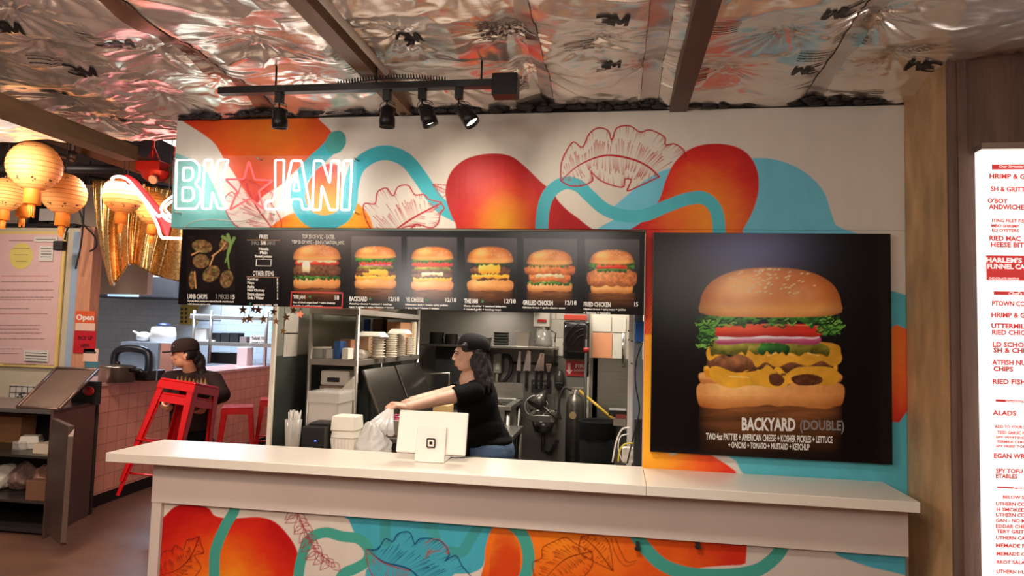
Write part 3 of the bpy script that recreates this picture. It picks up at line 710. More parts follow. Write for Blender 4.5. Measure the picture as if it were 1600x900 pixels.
            for q in range(70 if w > 100 else 26):
                u = u0+r_.normal(0, .17)*ww; t = r_.uniform(.45, .97)
                lim = .98*(1-min(1, abs(u-u0)/(ww*.5))**2.6)**.55
                if t > lim: continue
                p_ = T(u, v0+(v1-v0)*t); s_ = max(.5, w*.006)
                c.stroke([(p_[0]-s_, p_[1]), (p_[0]+s_, p_[1]-s_*.5)], [max(.9, w*.010)]*2, (244, 216, 160), 0, .85)
M_poster = mat('glossy_printed_poster', (255, 255, 255), 0.22, var=0.02, vcol=True)
M_poster.node_tree.nodes['Principled BSDF'].inputs['Specular IOR Level'].default_value = .3
M_lw = mat('white_lettering', (226, 222, 214), 0.4); M_lg = mat('grey_lettering', (128, 124, 122), 0.4)
M_lgreen = mat('green_star_print', (30, 140, 84), 0.4); M_lred = mat('red_print', (196, 52, 40), 0.4); M_lo = mat('orange_rule', (190, 140, 100), 0.4)

# the large poster
YP = 2.812
pa = P(1021, 363.5, Y=YP); pb = P(1020.6, 706, Y=YP); pc = P(1391.5, 366, Y=YP)
bp = empty('burger_poster', ((pa[0]+pc[0])/2, YP, pb[2]), 'large square black poster with one tall double cheeseburger, right of the kitchen opening', 'poster')
bc = Canvas((pa[0], YP, pb[2]), (pc[0]-pa[0], 0, 0), (0, 0, pa[2]-pb[2]), 0.0019, (14, 11, 12))
def vig(x, y):
    g = np.exp(-((x-1060)/60)**2-((y-430)/70)**2)[..., None]; g2 = np.exp(-((x-1175)/75)**2-((y-392)/34)**2)[..., None]
    return np.array(lin((13, 10, 11)))+np.array(lin((70, 74, 70)))*g+np.array(lin((26, 56, 128)))*g2
bc.poly([(1000, 340), (1420, 340), (1420, 740), (1000, 740)], vig, 0)
burger(bc, 1204, 641, 231, [('bot', .03, .235, 1.0), ('crust', .20, .27, .97), ('patty', .19, .29, .80, .05), ('cheese', .22, .335, .88), ('patty', .255, .33, .34, -.26), ('patty', .2, .255, .30, .15), ('cheese', .27, .30, .9),
                          ('patty', .27, .385, .86)], 3)
CH = lambda x, y: np.array(lin((238, 174, 52)))*(.72+.55*noise2(x, y, .05, 31, 3))[..., None]*(1-.25*np.clip((x-1230)/90, 0, 1))[..., None]
bc.poly([(1108, 578), (1120, 572), (1150, 582), (1188, 578), (1200, 570), (1222, 588), (1246, 574), (1298, 574), (1312, 588), (1302, 602), (1268, 600), (1240, 598), (1214, 606), (1176, 602), (1142, 606), (1116, 596)], CH, 4)
PT = lambda x, y: np.array(lin((92, 52, 32)))*(.3+1.5*noise2(x, y, .2, 33, 3))[..., None]
bc.poly([(1202, 586), (1216, 584), (1226, 594), (1218, 603), (1204, 600)], PT, 3)
bc.poly([(1236, 590), (1262, 584), (1284, 590), (1280, 600), (1248, 602)], PT, 3)
bc.poly([(1104, 548), (1120, 536), (1200, 532), (1300, 536), (1314, 552), (1314, 566), (1300, 572), (1284, 564), (1262, 572), (1236, 566), (1214, 574), (1196, 566), (1182, 574), (1172, 560), (1146, 552), (1122, 556), (1108, 564)], CH, 4)
for p_ in ([(1120, 545), (1150, 541), (1180, 545)], [(1200, 556), (1222, 550), (1240, 556)], [(1262, 552), (1280, 556)], [(1140, 588), (1170, 590)]): bc.stroke(p_, [2.4, 1.2], (255, 224, 140), alpha=.7)
burger(bc, 1204, 641, 231, [('pickle', .39, .455, .80), ('pickle', .40, .47, .26, -.28), ('jal', .395, .45, .22, .02), ('pickle', .40, .455, .2, .28),
                          ('onion', .455, .52, .72, -.02), ('tomato', .50, .585, .76, -.02), ('lettuce', .585, .665, .88), ('lettuce', .53, .64, .16, .40), ('lettuce', .44, .62, .11, -.43), ('top', .64, .965, .96)], 3, False)
bc.build('print', M_poster, thick=(0, 0.02, 0), parent=bp)
tx = MB(); YT = YP-0.0015
textpx(tx, 'BACKYARD', 1159, 652, 1243, 673, dict(Y=YT), 0, .035, 1)
textpx(tx, '(DOUBLE)', 1250, 656, 1319, 677, dict(Y=YT), 1, .02, 1)
textpx(tx, 'TWO 4oz PATTIES + AMERICAN CHEESE + KOSHER PICKLES + LETTUCE', 1103, 676, 1301, 687, dict(Y=YT), 0, .03, 6)
textpx(tx, '+ ONIONS + TOMATO + MUSTARD + KETCHUP', 1138, 690, 1265, 700, dict(Y=YT), 0, .03, 4)
tx.build('lettering', [M_lw, M_lg], bp)

# the long menu board
YM = 2.80
ma = P(285, 358, Y=YM); mb_ = P(288, 476.5, Y=YM); mc = P(1008, 362, Y=YM)
mz0 = P(650, 484, Y=YM)[2]; mz1 = P(650, 360, Y=YM)[2]
mn = empty('menu_board', ((ma[0]+mc[0])/2, YM, mz0), 'long black menu board with six burger pictures and prices, hung under the painted header', 'menu board')
mcv = Canvas((ma[0], YM, mz0), (mc[0]-ma[0], 0, 0), (0, 0, mz1-mz0), 0.0020, (17, 15, 16))
cells = [(458, 537), (549, 627), (636, 714), (726, 808), (818, 902), (914, 999)]
for x0, x1 in cells[1:]:
    t0 = 369+(x0-549)*.012; b0 = 458+(x0-549)*.026
    mcv.poly([(x0, t0), (x1, t0+1), (x1, b0+2), (x0, b0)], lambda x, y, t0=t0: np.array(lin((26, 23, 24)))+np.array(lin((92, 88, 90)))*(np.clip(1-(y-t0)/60, 0, 1)*.75)[..., None], 0)
burger(mcv, 495, 452, 76, [('bot', .03, .26, .96), ('lettuce', .21, .29, .96), ('patty', .27, .53, .97), ('tomato', .5, .6, .9), ('sauce', .565, .61, .8), ('sauce', .36, .6, .16, -.22), ('top', .6, .92, .96)], 11)
burger(mcv, 586.5, 452, 66, [('bot', .03, .28, .98), ('cheese', .24, .38, .95), ('patty', .32, .44, .96), ('cheese', .33, .5, .6), ('patty', .4, .5, .3, -.3), ('pickle', .48, .56, .84), ('onion', .55, .61, .74), ('tomato', .58, .67, .78), ('lettuce', .64, .78, .98), ('top', .74, 1.02, .96)], 12)
burger(mcv, 675.5, 454, 67, [('bot', .02, .27, .98), ('cheese', .22, .36, .9), ('patty', .3, .42, .96), ('sauce', .36, .44, .5), ('patty', .42, .52, .96), ('pickle', .48, .56, .84), ('tomato', .55, .68, .96), ('lettuce', .65, .78, .96), ('top', .72, 1.02, .96)], 13)
burger(mcv, 766, 455, 74, [('bot', .02, .27, .98), ('patty', .24, .38, .74), ('cheese', .28, .38, .8), ('patty', .36, .52, .84), ('cheese', .38, .6, .46, -.02), ('jal', .56, .66, .66), ('top', .6, .94, .96)], 14)
burger(mcv, 859, 457, 76, [('bot', .03, .24, .92), ('lettuce', .17, .24, .92), ('grilled', .22, .42, .86), ('sauce', .33, .45, .6), ('grilled', .38, .57, 1.04), ('lettuce', .54, .58, .8), ('top', .57, .88, .92)], 15)
burger(mcv, 956, 459, 78, [('bot', .02, .24, .84), ('chicken', .15, .5, 1.0), ('jal', .44, .52, .6), ('tomato', .5, .6, .66), ('lettuce', .5, .64, .14, -.38), ('lettuce', .5, .66, .14, .38), ('lettuce', .58, .66, .9), ('top', .6, .88, .86)], 16)
# lamb chops picture
mcv.poly([(292, 368), (367, 367), (367, 455), (292, 453)], lambda x, y: np.array(lin((30, 22, 22)))*(0.6+.8*noise2(x, y, .1, 3))[..., None], 0)
for cx_, cy_, a_, b_, r0 in [(316, 385, 16, 10, .2), (352, 380, 8, 12, .5), (314, 408, 13, 11, 0), (330, 428, 15, 11, -.7), (354, 436, 10, 14, .2), (300, 438, 5, 14, 0)]:
    pts = [(cx_+a_*math.cos(t)*math.cos(r0)-b_*math.sin(t)*math.sin(r0), cy_+a_*math.cos(t)*math.sin(r0)+b_*math.sin(t)*math.cos(r0)) for t in np.linspace(0, 6.28, 11)[:-1]]
    mcv.poly(pts, lambda x, y: np.array(lin((126, 92, 62)))*(0.15+2.0*noise2(x, y, .28, 5)**1.5)[..., None]+np.array(lin((70, 96, 40)))*(noise2(x, y, .3, 9) > .58)[..., None]*.7, 3)
for p in ([(332, 400), (345, 390), (352, 380)], [(304, 425), (306, 450)], [(328, 415), (334, 400)], [(300, 398), (312, 392)]): mcv.stroke(p, [2.5, 2], (206, 150, 96))
for p in ([(356, 367), (360, 385), (352, 410)], [(366, 372), (356, 395), (358, 420)], [(348, 370), (362, 380)]): mcv.stroke(p, [5, 2], (120, 160, 84), alpha=.85)
mcv.build('print', M_poster, thick=(0, 0.012, 0), parent=mn)
mt = MB(); YT = YM-0.0012; D_ = dict(Y=YT)
def T_(s, x0, y0, x1, y1, mi=0, b=.03, dy=None): textpx(mt, s, x0, y0, x1, y1, D_, mi, b, (x1-x0)*.018 if dy is None else dy)
T_('FRIES', 405, 366.5, 419, 373); T_('SMALL', 393, 376.5, 405, 382.5, 1); T_('5/8', 407, 376.5, 416, 382.5); T_('LARGE', 417, 376.5, 430, 382.5, 1)
T_('Masala', 404, 386.5, 420, 391, 0, .05); T_('Plain', 406, 392, 418, 397, 0, .05); T_('Sweet potato', 398, 398, 425, 403.5, 0, .05)
T_('OTHER ITEMS', 395, 423, 428, 431)
for i, (s, pz) in enumerate([('Ketchup', '1'), ('Mayo', '1'), ('Raita', '2'), ('Mint Chutney', '4'), ('Extra cheese', '2'), ('Soda / Water', '2')]):
    L = [17, 11, 11, 27, 27, 26][i]; T_(s, 386.5, 434+i*5.7, 386.5+L, 439+i*5.7, 0, .05); T_(pz, 432.5, 434.6+i*5.7, 434.5, 439.4+i*5.7, 0, .05)
T_('vegetarian option  +$2', 395, 474.4, 434, 478.6, 0, .05)
T_('TOP 25 OF NYC - EATER', 472, 366, 523, 373); T_('TOP 20 OF NYC - @INFATUATION_NYC', 456, 375, 538, 382)
T_('LAMB CHOPS', 293, 459, 324, 467, 0, .04); T_('2 PIECES', 337, 459.5, 358, 467, 1); T_('15', 360, 460, 367, 467.5)
T_('Grass-fed, pasture-raised lamb marinated', 293, 468.5, 365, 472.5, 0, .04); T_('with house spice mix', 293, 473.4, 329, 477, 0, .04)
names = [('THE JANI', 458, 477, '18', 523, 530, 461), ('BACKYARD', 546, 574, '12/18', 607, 624, 463), ('YE CHEESE', 634, 662, '12/18', 696, 713, 464.5), ('THE 808', 725, 747, '12/18', 788, 806, 466.5),
         ('GRILLED CHICKEN', 817, 864, '12/18', 883, 901, 469), ('FRIED CHICKEN', 912, 954, '15', 991, 997, 471.5)]
desc = [('8oz of black angus beef + mint chutney', '+ raita + grilled tomato'), ('American cheese + mustard + ketchup', 'mayo + pickles + onion + lettuce + tomato'), ('Habanero jack + house spicy pickles', '+ spicy mayo + lettuce + tomato'),
        ('Sharp cheddar + sauteed jalapeno', '+ roasted garlic + ketchup mayo'), ('Chicken breast + garlic cilantro sauce', None), ('Chicken breast + spicy mayo + pickles', '+ lettuce + tomato')]
for i, (s, x0, x1, pz, x2, x3, y) in enumerate(names):
    T_(s, x0, y, x1, y+7.5, 0, .045); T_(pz, x2, y+.5, x3, y+7.5, 0, .03)
    T_(desc[i][0], x0-.5, y+9.8, x0+66, y+13.6, 0, .05)
    if desc[i][1]: T_(desc[i][1], x0-.5, y+15, x0+[46, 70, 52, 58, 0, 42][i], y+18.8, 0, .05)
def star2(mb, o, r, ang=90, yv=0.0, mi=0, th=0.001):
    pts = [(o[0]+(r if k % 2 == 0 else r*.4)*math.cos(math.radians(ang+36*k)), o[1], o[2]+(r if k % 2 == 0 else r*.4)*math.sin(math.radians(ang+36*k))) for k in range(10)]
    mb.prism(pts, (0, -th, 0), mi)
for px, py in ((484.5, 463.5), (578.5, 467), (668, 469), (754, 471), (391, 475)): star2(mt, P(px, py, Y=YT), .0085, mi=2)
def rect_line(mb, x0, y0, x1, y1, w, mi, yy):
    for a, b in (((x0, y0), (x1, y0)), ((x0, y1), (x1, y1)), ((x0, y0), (x0, y1)), ((x1, y0), (x1, y1))):
        p, q = P(*a, Y=yy), P(*b, Y=yy); mb.bb(min(p[0], q[0])-w/2, max(p[0], q[0])+w/2, yy-.0006, yy+.0006, min(p[2], q[2])-w/2, max(p[2], q[2])+w/2, mi)
rect_line(mt, 455, 457, 535, 480, .0025, 3, YT); rect_line(mt, 400.5, 405, 423.5, 415.5, .002, 0, YT)
for x0, x1, y in ((386, 438, 375), (385, 436, 432.5)):
    p, q = P(x0, y, Y=YT), P(x1, y, Y=YT); mt.bb(p[0], q[0], YT-.0004, YT+.0004, p[2]-.0012, p[2]+.0012, 4)
mt.build('lettering', [M_lw, M_lg, M_lgreen, M_lred, M_lo], mn)

# backlit menu on the right
ba = P(1537, 233, Y=2.42); bz = P(1549, 899, Y=2.42)[2]-0.05
bm_ = empty('backlit_menu', (1.5, 2.44, bz), 'tall glowing white menu panel with red lettering on the brown wall at far right', 'menu board')
x0b = P(1541, 560, Y=2.42)[0]
MB().bb(x0b, 1.95, 2.425, 2.47, bz, ba[2]).build('light_panel', emat('backlit_panel', (255, 248, 242), 0.64), bm_)
MB().bb(x0b-.004, 1.96, 2.415, 2.474, ba[2], ba[2]+.02).build('top_rail', mat('brushed_aluminium', (190, 178, 165), .35, .9), bm_)
bt = MB(); D2 = dict(Y=2.4235); REDS = 0
rows = [('SHRIMP & GRITS', 0, 271, 9), ('FISH & GRITS', 0, 291, 9), ("PO'BOY", 0, 309, 8), ('SANDWICHES', 0, 319, 8), ('WHITING FILET FISH', 0, 342, 5), ('JUMBO SHRIMP', 0, 350, 5), ('FRIED OYSTERS', 0, 357, 5), ('FRIED MAC &', 0, 368, 8), ('CHEESE BITES', 0, 378, 8)]
vis = [('HRIMP & G', 1546, 271, 1602, 279), ('SH & GRITT', 1548, 291, 1602, 299), ("O'BOY", 1543, 309, 1575, 317), ('ANDWICHE', 1545, 319, 1600, 327), ('ITING FILET FIS', 1550, 342, 1600, 347), ('MBO SHRIMP', 1549, 350, 1592, 355), ('ED OYSTERS', 1550, 357, 1592, 362),
       ('RIED MAC', 1546, 368, 1595, 376), ('HEESE BIT', 1548, 378, 1600, 386), ('PTOWN CO', 1550, 470, 1602, 478), ('HRIMP & G', 1549, 488, 1602, 496), ('UTTERMIL', 1549, 505, 1601, 513), ('RIED CHIC', 1550, 515, 1602, 523), ('LD SCHO', 1551, 534, 1600, 542), ('SH & CHI', 1552, 543, 1601, 551),
       ('ATFISH NU', 1550, 562, 1603, 570), ('CHIPS', 1552, 572, 1583, 580), ('RIED FISH', 1551, 592, 1603, 600), ('ALADS', 1551, 641, 1588, 649), ('ADD TO YOUR S', 1554, 664, 1602, 669), ('TEED GARLIC N', 1558, 673, 1602, 678), ('SPY WHITING', 1556, 681, 1602, 685), ('TERMILK CHIC', 1557, 688, 1602, 692), ('SPY FRIED TOF', 1556, 695, 1602, 699),
       ('EGAN WR', 1553, 708, 1602, 716), ('SPY TOFU', 1556, 732, 1598, 739), ('ETABLES', 1556, 740, 1590, 747), ('BELOW SI', 1567, 774, 1602, 779), ('UTHERN CO', 1556, 784, 1602, 790), ('H SMOKED', 1557, 793, 1602, 799), ('UTHERN CO', 1556, 801, 1602, 807), ('GAN - NO M', 1556, 810, 1602, 816), ('EDDAR CHE', 1556, 819, 1602, 825),
       ('TERY GRIT', 1557, 827, 1600, 833), ('UTHERN CA', 1556, 837, 1602, 843), ('MEMADE P', 1556, 849, 1602, 855), ('MEMADE C', 1557, 862, 1602, 868), ('RROT SALA', 1557, 875, 1602, 881), ('UTHERN HU', 1557, 890, 1602, 896)]
for s, xa_, ya, xb_, yb_ in vis: textpx(bt, s, xa_, ya, xb_, yb_, D2, 0, .035, 1.0)
def band(x0, y0, x1, y1, mi=0, dy=.0006):
    p, q = P(x0, y0, Y=2.4235), P(x1, y1, Y=2.4235); bt.bb(p[0], q[0], 2.4245-dy, 2.4246, q[2], p[2], mi)
for (x0, y0, x1, y1, s, sx0) in [(1550, 257, 1640, 264, 'Our Signature', 1561), (1553, 455, 1640, 462, "Chef's L", 1576), (1556, 624, 1640, 631, 'Vegetaria', 1571), (1558, 760, 1640, 767, 'Chef', 1583)]:
    band(x0, y0, x1, y1); textpx(bt, s, sx0, y0+1, 1604, y1-1, dict(Y=2.4228), 1, .03)
band(1541, 399, 1640, 439); textpx(bt, "HARLEM'S", 1541, 402, 1597, 410, dict(Y=2.4228), 1, .04, 1); textpx(bt, 'FUNNEL CA', 1543, 412, 1602, 420, dict(Y=2.4228), 1, .04, 1)
textpx(bt, 'CHOCOLATE DRIZZLE', 1545, 433, 1592, 437, dict(Y=2.4228), 1, .03, 1)
bt.build('lettering', [emat('lit_red_ink', (205, 60, 58), .42), emat('lit_white_ink', (255, 236, 232), .55)], bm_)
bm_glow = area('backlit_menu_glow', (1.5, 2.40, 1.55), .7, 5, (1, .95, .9), (math.radians(-90), 0, 0), 1.2)
# ------------------------------------------------------------------ neon sign, spotlights
M_tubeW = emat('white_neon', (255, 250, 244), 3.4); M_tubeR = emat('pink_red_neon', (255, 70, 74), 1.6); M_tubeP = emat('pink_neon', (255, 150, 160), 3.5)
M_acr = mat('clear_acrylic', (240, 240, 236), 0.08, alpha=0.04)
def R4(x0, y0, x1, y1, Y):
    a, b, c, d = P(x0, y0, Y=Y), P(x1, y0, Y=Y), P(x0, y1, Y=Y), P(x1, y1, Y=Y)
    return (a[0]+c[0])/2, (b[0]+d[0])/2, (c[2]+d[2])/2, (a[2]+b[2])/2
YN = 2.775
ns = empty('neon_sign', P(412, 330, Y=2.80), 'white neon sign reading BK star JANI mounted on the painted header', 'neon sign')
def npath(pts, r=.0048, n=8):
    return [P(x, y, Y=YN) for x, y in pts]
def rnd(pts, k=0.18):
    """soften the corners of a closed outline"""
    p = np.array(pts, float); out = []
    for i in range(len(p)):
        a, b, c = p[i-1], p[i], p[(i+1) % len(p)]; k1 = min(2.5/np.linalg.norm(a-b), .4); k2 = min(2.5/np.linalg.norm(c-b), .4)
        out += [b+(a-b)*k1, b*.5+(b+(a-b)*k1)*.25+(b+(c-b)*k2)*.25, b+(c-b)*k2]
    return out
letters = {'letter_b': [[(276, 250), (303, 250), (312, 259), (312, 276), (305, 287), (313, 296), (314, 314), (306, 326), (274, 326)], [(287, 262), (299, 262), (302, 268), (301, 277), (296, 282), (286, 282)], [(286, 293), (299, 293), (303, 300), (302, 309), (297, 314), (285, 314)]],
           'letter_k': [[(320, 250), (331, 250), (331, 280), (342, 250), (357, 250), (344, 286), (354, 326), (341, 326), (332, 300), (329, 326), (316, 326)]],
           'letter_j': [[(430, 250), (444, 250), (443, 312), (435, 327), (415, 327), (415, 315), (426, 314), (430, 304)]],
           'letter_a': [[(456, 251), (471, 251), (485, 327), (473, 327), (470, 311), (456, 311), (452, 327), (440, 327)], [(463, 268), (468, 298), (458, 298)]],
           'letter_n': [[(491, 251), (504, 251), (515, 286), (518, 251), (530, 251), (527, 328), (515, 328), (503, 290), (500, 328), (488, 328)]],
           'letter_i': [[(537, 251), (550, 251), (546, 328), (533, 328)]]}
for nm, outs in letters.items():
    m_ = MB()
    for o_ in outs: m_.tube(npath(rnd(o_)), .0046, 8, closed=True)
    m_.build(nm, M_tubeW, ns)
st = [(389, 252), (398, 281), (426, 282), (404, 299), (412, 327), (390, 310), (359, 328), (371, 299), (352, 280), (381, 280)]
m_ = MB(); m_.tube(npath(rnd(st)), .0046, 8, closed=True); sc_ = np.mean(st, 0); 
m_.build('star_tube', emat('red_star_neon', (255, 84, 84), 1.0), ns)['label'] = 'pink-red neon star between the letters'
def blob(x0, y0, x1, y1, r=9):
    q = []
    for cx_, cy_, a0 in ((x1-r, y0+r, -90), (x1-r, y1-r, 0), (x0+r, y1-r, 90), (x0+r, y0+r, 180)):
        for k in range(5): a = math.radians(a0+k*22.5); q.append((cx_+r*math.cos(a), cy_+r*math.sin(a)))
    return q
m_ = MB(); m_.prism([P(x, y, Y=2.795) for x, y in blob(269, 243, 557, 335, 12)], (0, .004, 0)); m_.build('acrylic_backing', M_acr, ns)
for px, py in ((272, 247), (553, 247), (553, 331), (272, 331), (400, 246), (420, 332)): q = P(px, py, Y=2.79); MB().cyl(q, q+np.array([0, .05, 0]), .004, n=8).build('standoff', mat('steel', (180, 176, 170), .3, .9), ns)
m_ = MB(); m_.tube([P(x, y, Y=2.82) for x, y in smooth_pts([(415, 331), (380, 345), (330, 343), (300, 347), (288, 356)], 5, False)], .002, 6)
tag(m_.build('sign_cable', mat('clear_cable', (190, 186, 176), .3)), 'thin pale cable running from the white neon sign down to the menu board', 'cable')

M_blk = mat('black_metal', (22, 21, 21), 0.4, 0.3, var=0.1); M_blkm = mat('matte_black', (26, 24, 24), 0.7)
ra, rb = P(335, 137, Z=2.5), P(812, 134, Z=2.5)
tl = empty('light_track', (ra+rb)/2, 'black ceiling light track holding four spotlights in front of the painted header', 'light track')
YT_ = 2.365
m_ = MB().bb(ra[0], rb[0], YT_-.018, YT_+.018, 2.485, 2.512); m_.build('rail', M_blk, tl, bevel=.002)
x0, x1, z0, z1 = R4(768, 113, 808, 147, YT_-.03)
MB().bb(x0, x1, YT_-.03, YT_+.035, z0, z1).build('feed_box', M_blk, tl, bevel=.003)
for x in (-1.3, -.9, -.5): MB().cyl((x, YT_, 2.51), (x, YT_, 2.60), .004, n=8).build('hanger', M_blk, tl)
m_ = MB(); pts = []
for k in range(220):
    t = k/219; pts.append((-1.06+.42*t, YT_+.02+.009*math.cos(k*1.1), 2.524+.009*math.sin(k*1.1)+.02*math.sin(t*3)))
m_.tube(pts, .0025, 5); m_.build('coiled_cable', M_blk, tl)
M_rim = emat('lamp_lens', (255, 236, 205), 8)
heads = [((437, 185), (0.0, 0.12, -1), 'leftmost black spotlight on the ceiling track, pointing down at the neon sign', (360, 380)),
         ((605, 183), (0.0, 0.05, -1), 'second black spotlight from the left on the ceiling track, pointing straight down', (625, 375)),
         ((668, 181), (0.38, 0.1, -1), 'third black spotlight from the left on the track, tilted slightly right', (725, 300)),
         ((730, 181), (0.75, -0.1, -1), 'rightmost black spotlight on the track, tilted right with its lit rim showing', (960, 300))]
for (px, py), dr, lab, tg in heads:
    c = P(px, py, Y=YT_); d = np.array(dr); d = d/np.linalg.norm(d)
    ax = P(px-(0 if dr[0] < .2 else 8 if dr[0] < .5 else 13), 150, Y=YT_)[0]
    t = empty('spotlight', (ax, YT_, c[2]-.05), lab, 'spotlight', 'spotlights on the track')
    MB().bb(ax-.014, ax+.014, YT_-.014, YT_+.014, 2.445, 2.486).build('adapter', M_blk, t, bevel=.002)
    top = np.array([ax, YT_, 2.448]); u, v, w_ = frame(d)
    piv = c-d*.018
    m_ = MB(); m_.tube([top, top+np.array([0, 0, -.018]), piv+u*.034*0+np.array([-.03, 0, .012]), piv+np.array([-.03, 0, 0])], .0035, 6); m_.tube([top+np.array([0, 0, -.018]), piv+np.array([.03, 0, .012]), piv+np.array([.03, 0, 0])], .0035, 6); m_.build('yoke', M_blk, t)
    m_ = MB(); m_.lathe(c, [(0, -.036), (.020, -.036), (.026, -.03), (.027, .0), (.0295, .004), (.0295, .038), (.027, .038), (.0265, .02), (0, .018)], 24, 0, np.column_stack([u, v, w_]))
    bd = m_.build('body', M_blk, t)
    m_ = MB(); m_.lathe(c, [(0, .022), (.0262, .022), (.0262, .024), (0, .024)], 20, 0, np.column_stack([u, v, w_])); m_.build('lens', M_rim, bd)
    m_ = MB(); cl = [top+np.array([.004, 0, -.005])]+[c-d*.03+np.array([.03*math.cos(k), .006*k/6, .012+.02*math.sin(k)]) for k in np.linspace(0, 5.5, 12)]+[c-d*.036]
    m_.tube(cl, .0015, 5); m_.build('cord', M_blkm, bd)
    spot('spotlight_beam', c+d*.045, P(*tg, Y=YW), 5.5, (1, .88, .72), 70, 1.0, .02)

# ------------------------------------------------------------------ things on the counter
M_wpl = mat('white_plastic', (226, 217, 204), .35)
rg = empty('sales_terminal', P(676, 720, Z=1.07), 'white tablet register with a black square emblem standing on the counter', 'cash register')
c0 = P(676, 720, Z=1.07); yr = c0[1]
x0, x1, z0, z1 = R4(622, 643, 730, 709, yr)
sc = MB(); Rs = rotx(math.radians(-12))
m_ = MB(); m_.box(((x0+x1)/2, yr+.0, (z0+z1)/2), (x1-x0, .014, (z1-z0)*1.0), Rs); s_ = m_.build('screen', M_wpl, rg, bevel=.006, seg=3)
m_ = MB(); m_.box(((x0+x1)/2, yr+.009, (z0+z1)/2-.0015), ((x1-x0)*.95, .002, (z1-z0)*.92), Rs); m_.build('display', mat('black_glass', (12, 12, 14), .1), s_)
x2, x3, z2, z3 = R4(652, 667, 698, 720, yr-.01)
m_ = MB(); m_.prism([(x2, yr-.046, 1.0715), (x3, yr-.046, 1.0715), (x3, yr-.022, z3), (x2, yr-.022, z3)], (0, .014, 0)); m_.bb(x2, x3, yr-.046, yr+.09, 1.0705, 1.079); m_.build('stand', M_wpl, rg, bevel=.004, seg=3)
ex0, ex1, ez0, ez1 = R4(668.5, 684, 682.5, 698, yr-.022)
cxm_, czm_ = (ex0+ex1)/2, (ez0+ez1)/2; h_ = (ex1-ex0)/2
m_ = MB()
ye = yr-.0425
def rsq(h, r, y): 
    q = []
    for sx_, sz_, a0 in ((1, -1, -90), (1, 1, 0), (-1, 1, 90), (-1, -1, 180)):
        for k in range(4): a = math.radians(a0+k*30); q.append((cxm_+sx_*(h-r)+r*math.cos(a), y, czm_+sz_*(h-r)+r*math.sin(a)))
    return q
m_.prism(rsq(h_, .005, ye), (0, -.0006, 0), 0); m_.prism(rsq(h_*.72, .003, ye-.0006), (0, -.0005, 0), 1); m_.prism(rsq(h_*.33, .001, ye-.0011), (0, -.0005, 0), 0)
m_.build('emblem', [M_blk, M_wpl], rg)
m_ = MB(); m_.tube([(x3-.01, yr+.06, 1.076), (x3+.02, yr+.07, 1.074), (x3+.07, yr+.11, 1.0735), (x3+.11, yr+.145, 1.0735), (x3+.12, yr+.155, 1.06), (x3+.12, yr+.155, .98)], .0022, 6); m_.build('cable', M_blkm, rg)

# ------------------------------------------------------------------ the burger kitchen shell
M_ss = mat('stainless_steel', (150, 146, 138), 0.3, 0.9, bump=0.05, bscale=40, var=0.1, stretch=(1, 1, 12))
M_ssd = mat('dark_stainless_steel', (96, 92, 86), 0.34, 0.8, bump=0.05, bscale=40, var=0.15, stretch=(1, 1, 8))
M_grn = mat('grey_green_panel', (62, 66, 60), 0.35, 0.2, var=0.12, vscale=3)
M_alu = mat('brushed_shelf_metal', (176, 168, 158), 0.35, 0.8, var=0.06)
YB = 5.6
struct(MB().bb(-1.8, .60, YB, YB+.08, 0, 2.6), 'wall_back', mat('kitchen_wall_panel', (118, 114, 106), .4, .3, var=.15, vscale=2))
tilemat('white_wall_tile', (206, 200, 186), (150, 144, 134), .2, .15, 'xz', .3, .3, .03)
x0, x1, _, _ = R4(851, 480, 990, 560, YB-.006)
struct(MB().bb(x0, .60, YB-.008, YB-.001, 1.42, 2.6), 'wall_back', MATS['white_wall_tile'])
struct(MB().bb(.36, .44, 2.97, YB, 0, 2.6), 'wall_right', mat('kitchen_side_wall', (120, 116, 108), .5, var=.1))
struct(MB().bb(-1.815, -1.80, 3.42, YB, 0, 1.44), 'wall_left', M_grn)
struct(MB().bb(-1.815, -1.80, 3.42, YB, 1.44, 2.6), 'wall_left', mat('steel_wall_sheet', (140, 142, 128), .3, .3, var=.2, vscale=2.5, bump=.15, bscale=3))
struct(MB().bb(-1.818, -1.797, 3.40, 3.42, 0, 2.6), 'trim_12', mat('ivory_edge_strip', (226, 216, 198), .4))
struct(MB().bb(-1.79, .35, 2.98, YB, .0005, .012), 'floor', mat('kitchen_quarry_floor', (58, 46, 42), .5, var=.3, vscale=6))
# stainless cold-room wall right
x0, x1, z0, z1 = R4(925, 560, 979, 720, 5.2)
struct(MB().bb(x0, .36, 5.2, YB, 0, z1), 'wall_back', M_ss)
x0, x1, z2, z3 = R4(922, 490, 979, 560, 5.2)
struct(MB().bb(x0, .36, 5.2, YB, z1, 2.6).bb(x0-.02, x0, 5.19, YB, 0, 2.6), 'wall_back', mat('cream_panel', (196, 188, 172), .4))
# extraction hood
hd_ = empty('extraction_hood', (-1.1, 5.1, 1.66), 'stainless steel extraction hood along the kitchen back wall above the pans', 'extraction hood')
MB().add([(-1.42, 5.0, 1.86), (-.58, 5.0, 1.86), (-.58, 5.0, 2.5), (-1.42, 5.0, 2.5), (-1.42, YB-.01, 1.80), (-.58, YB-.01, 1.80), (-.58, YB-.01, 2.5), (-1.42, YB-.01, 2.5)], [(0, 1, 2, 3), (4, 5, 6, 7), (0, 4, 7, 3), (1, 5, 6, 2), (0, 1, 5, 4), (3, 2, 6, 7)]).build('hood_body', mat('hood_steel', (138, 132, 124), .35, .45, var=.1), hd_)
MB().bb(-1.42, -.58, 4.985, 5.002, 1.84, 1.88).build('hood_rim', M_ss, hd_)

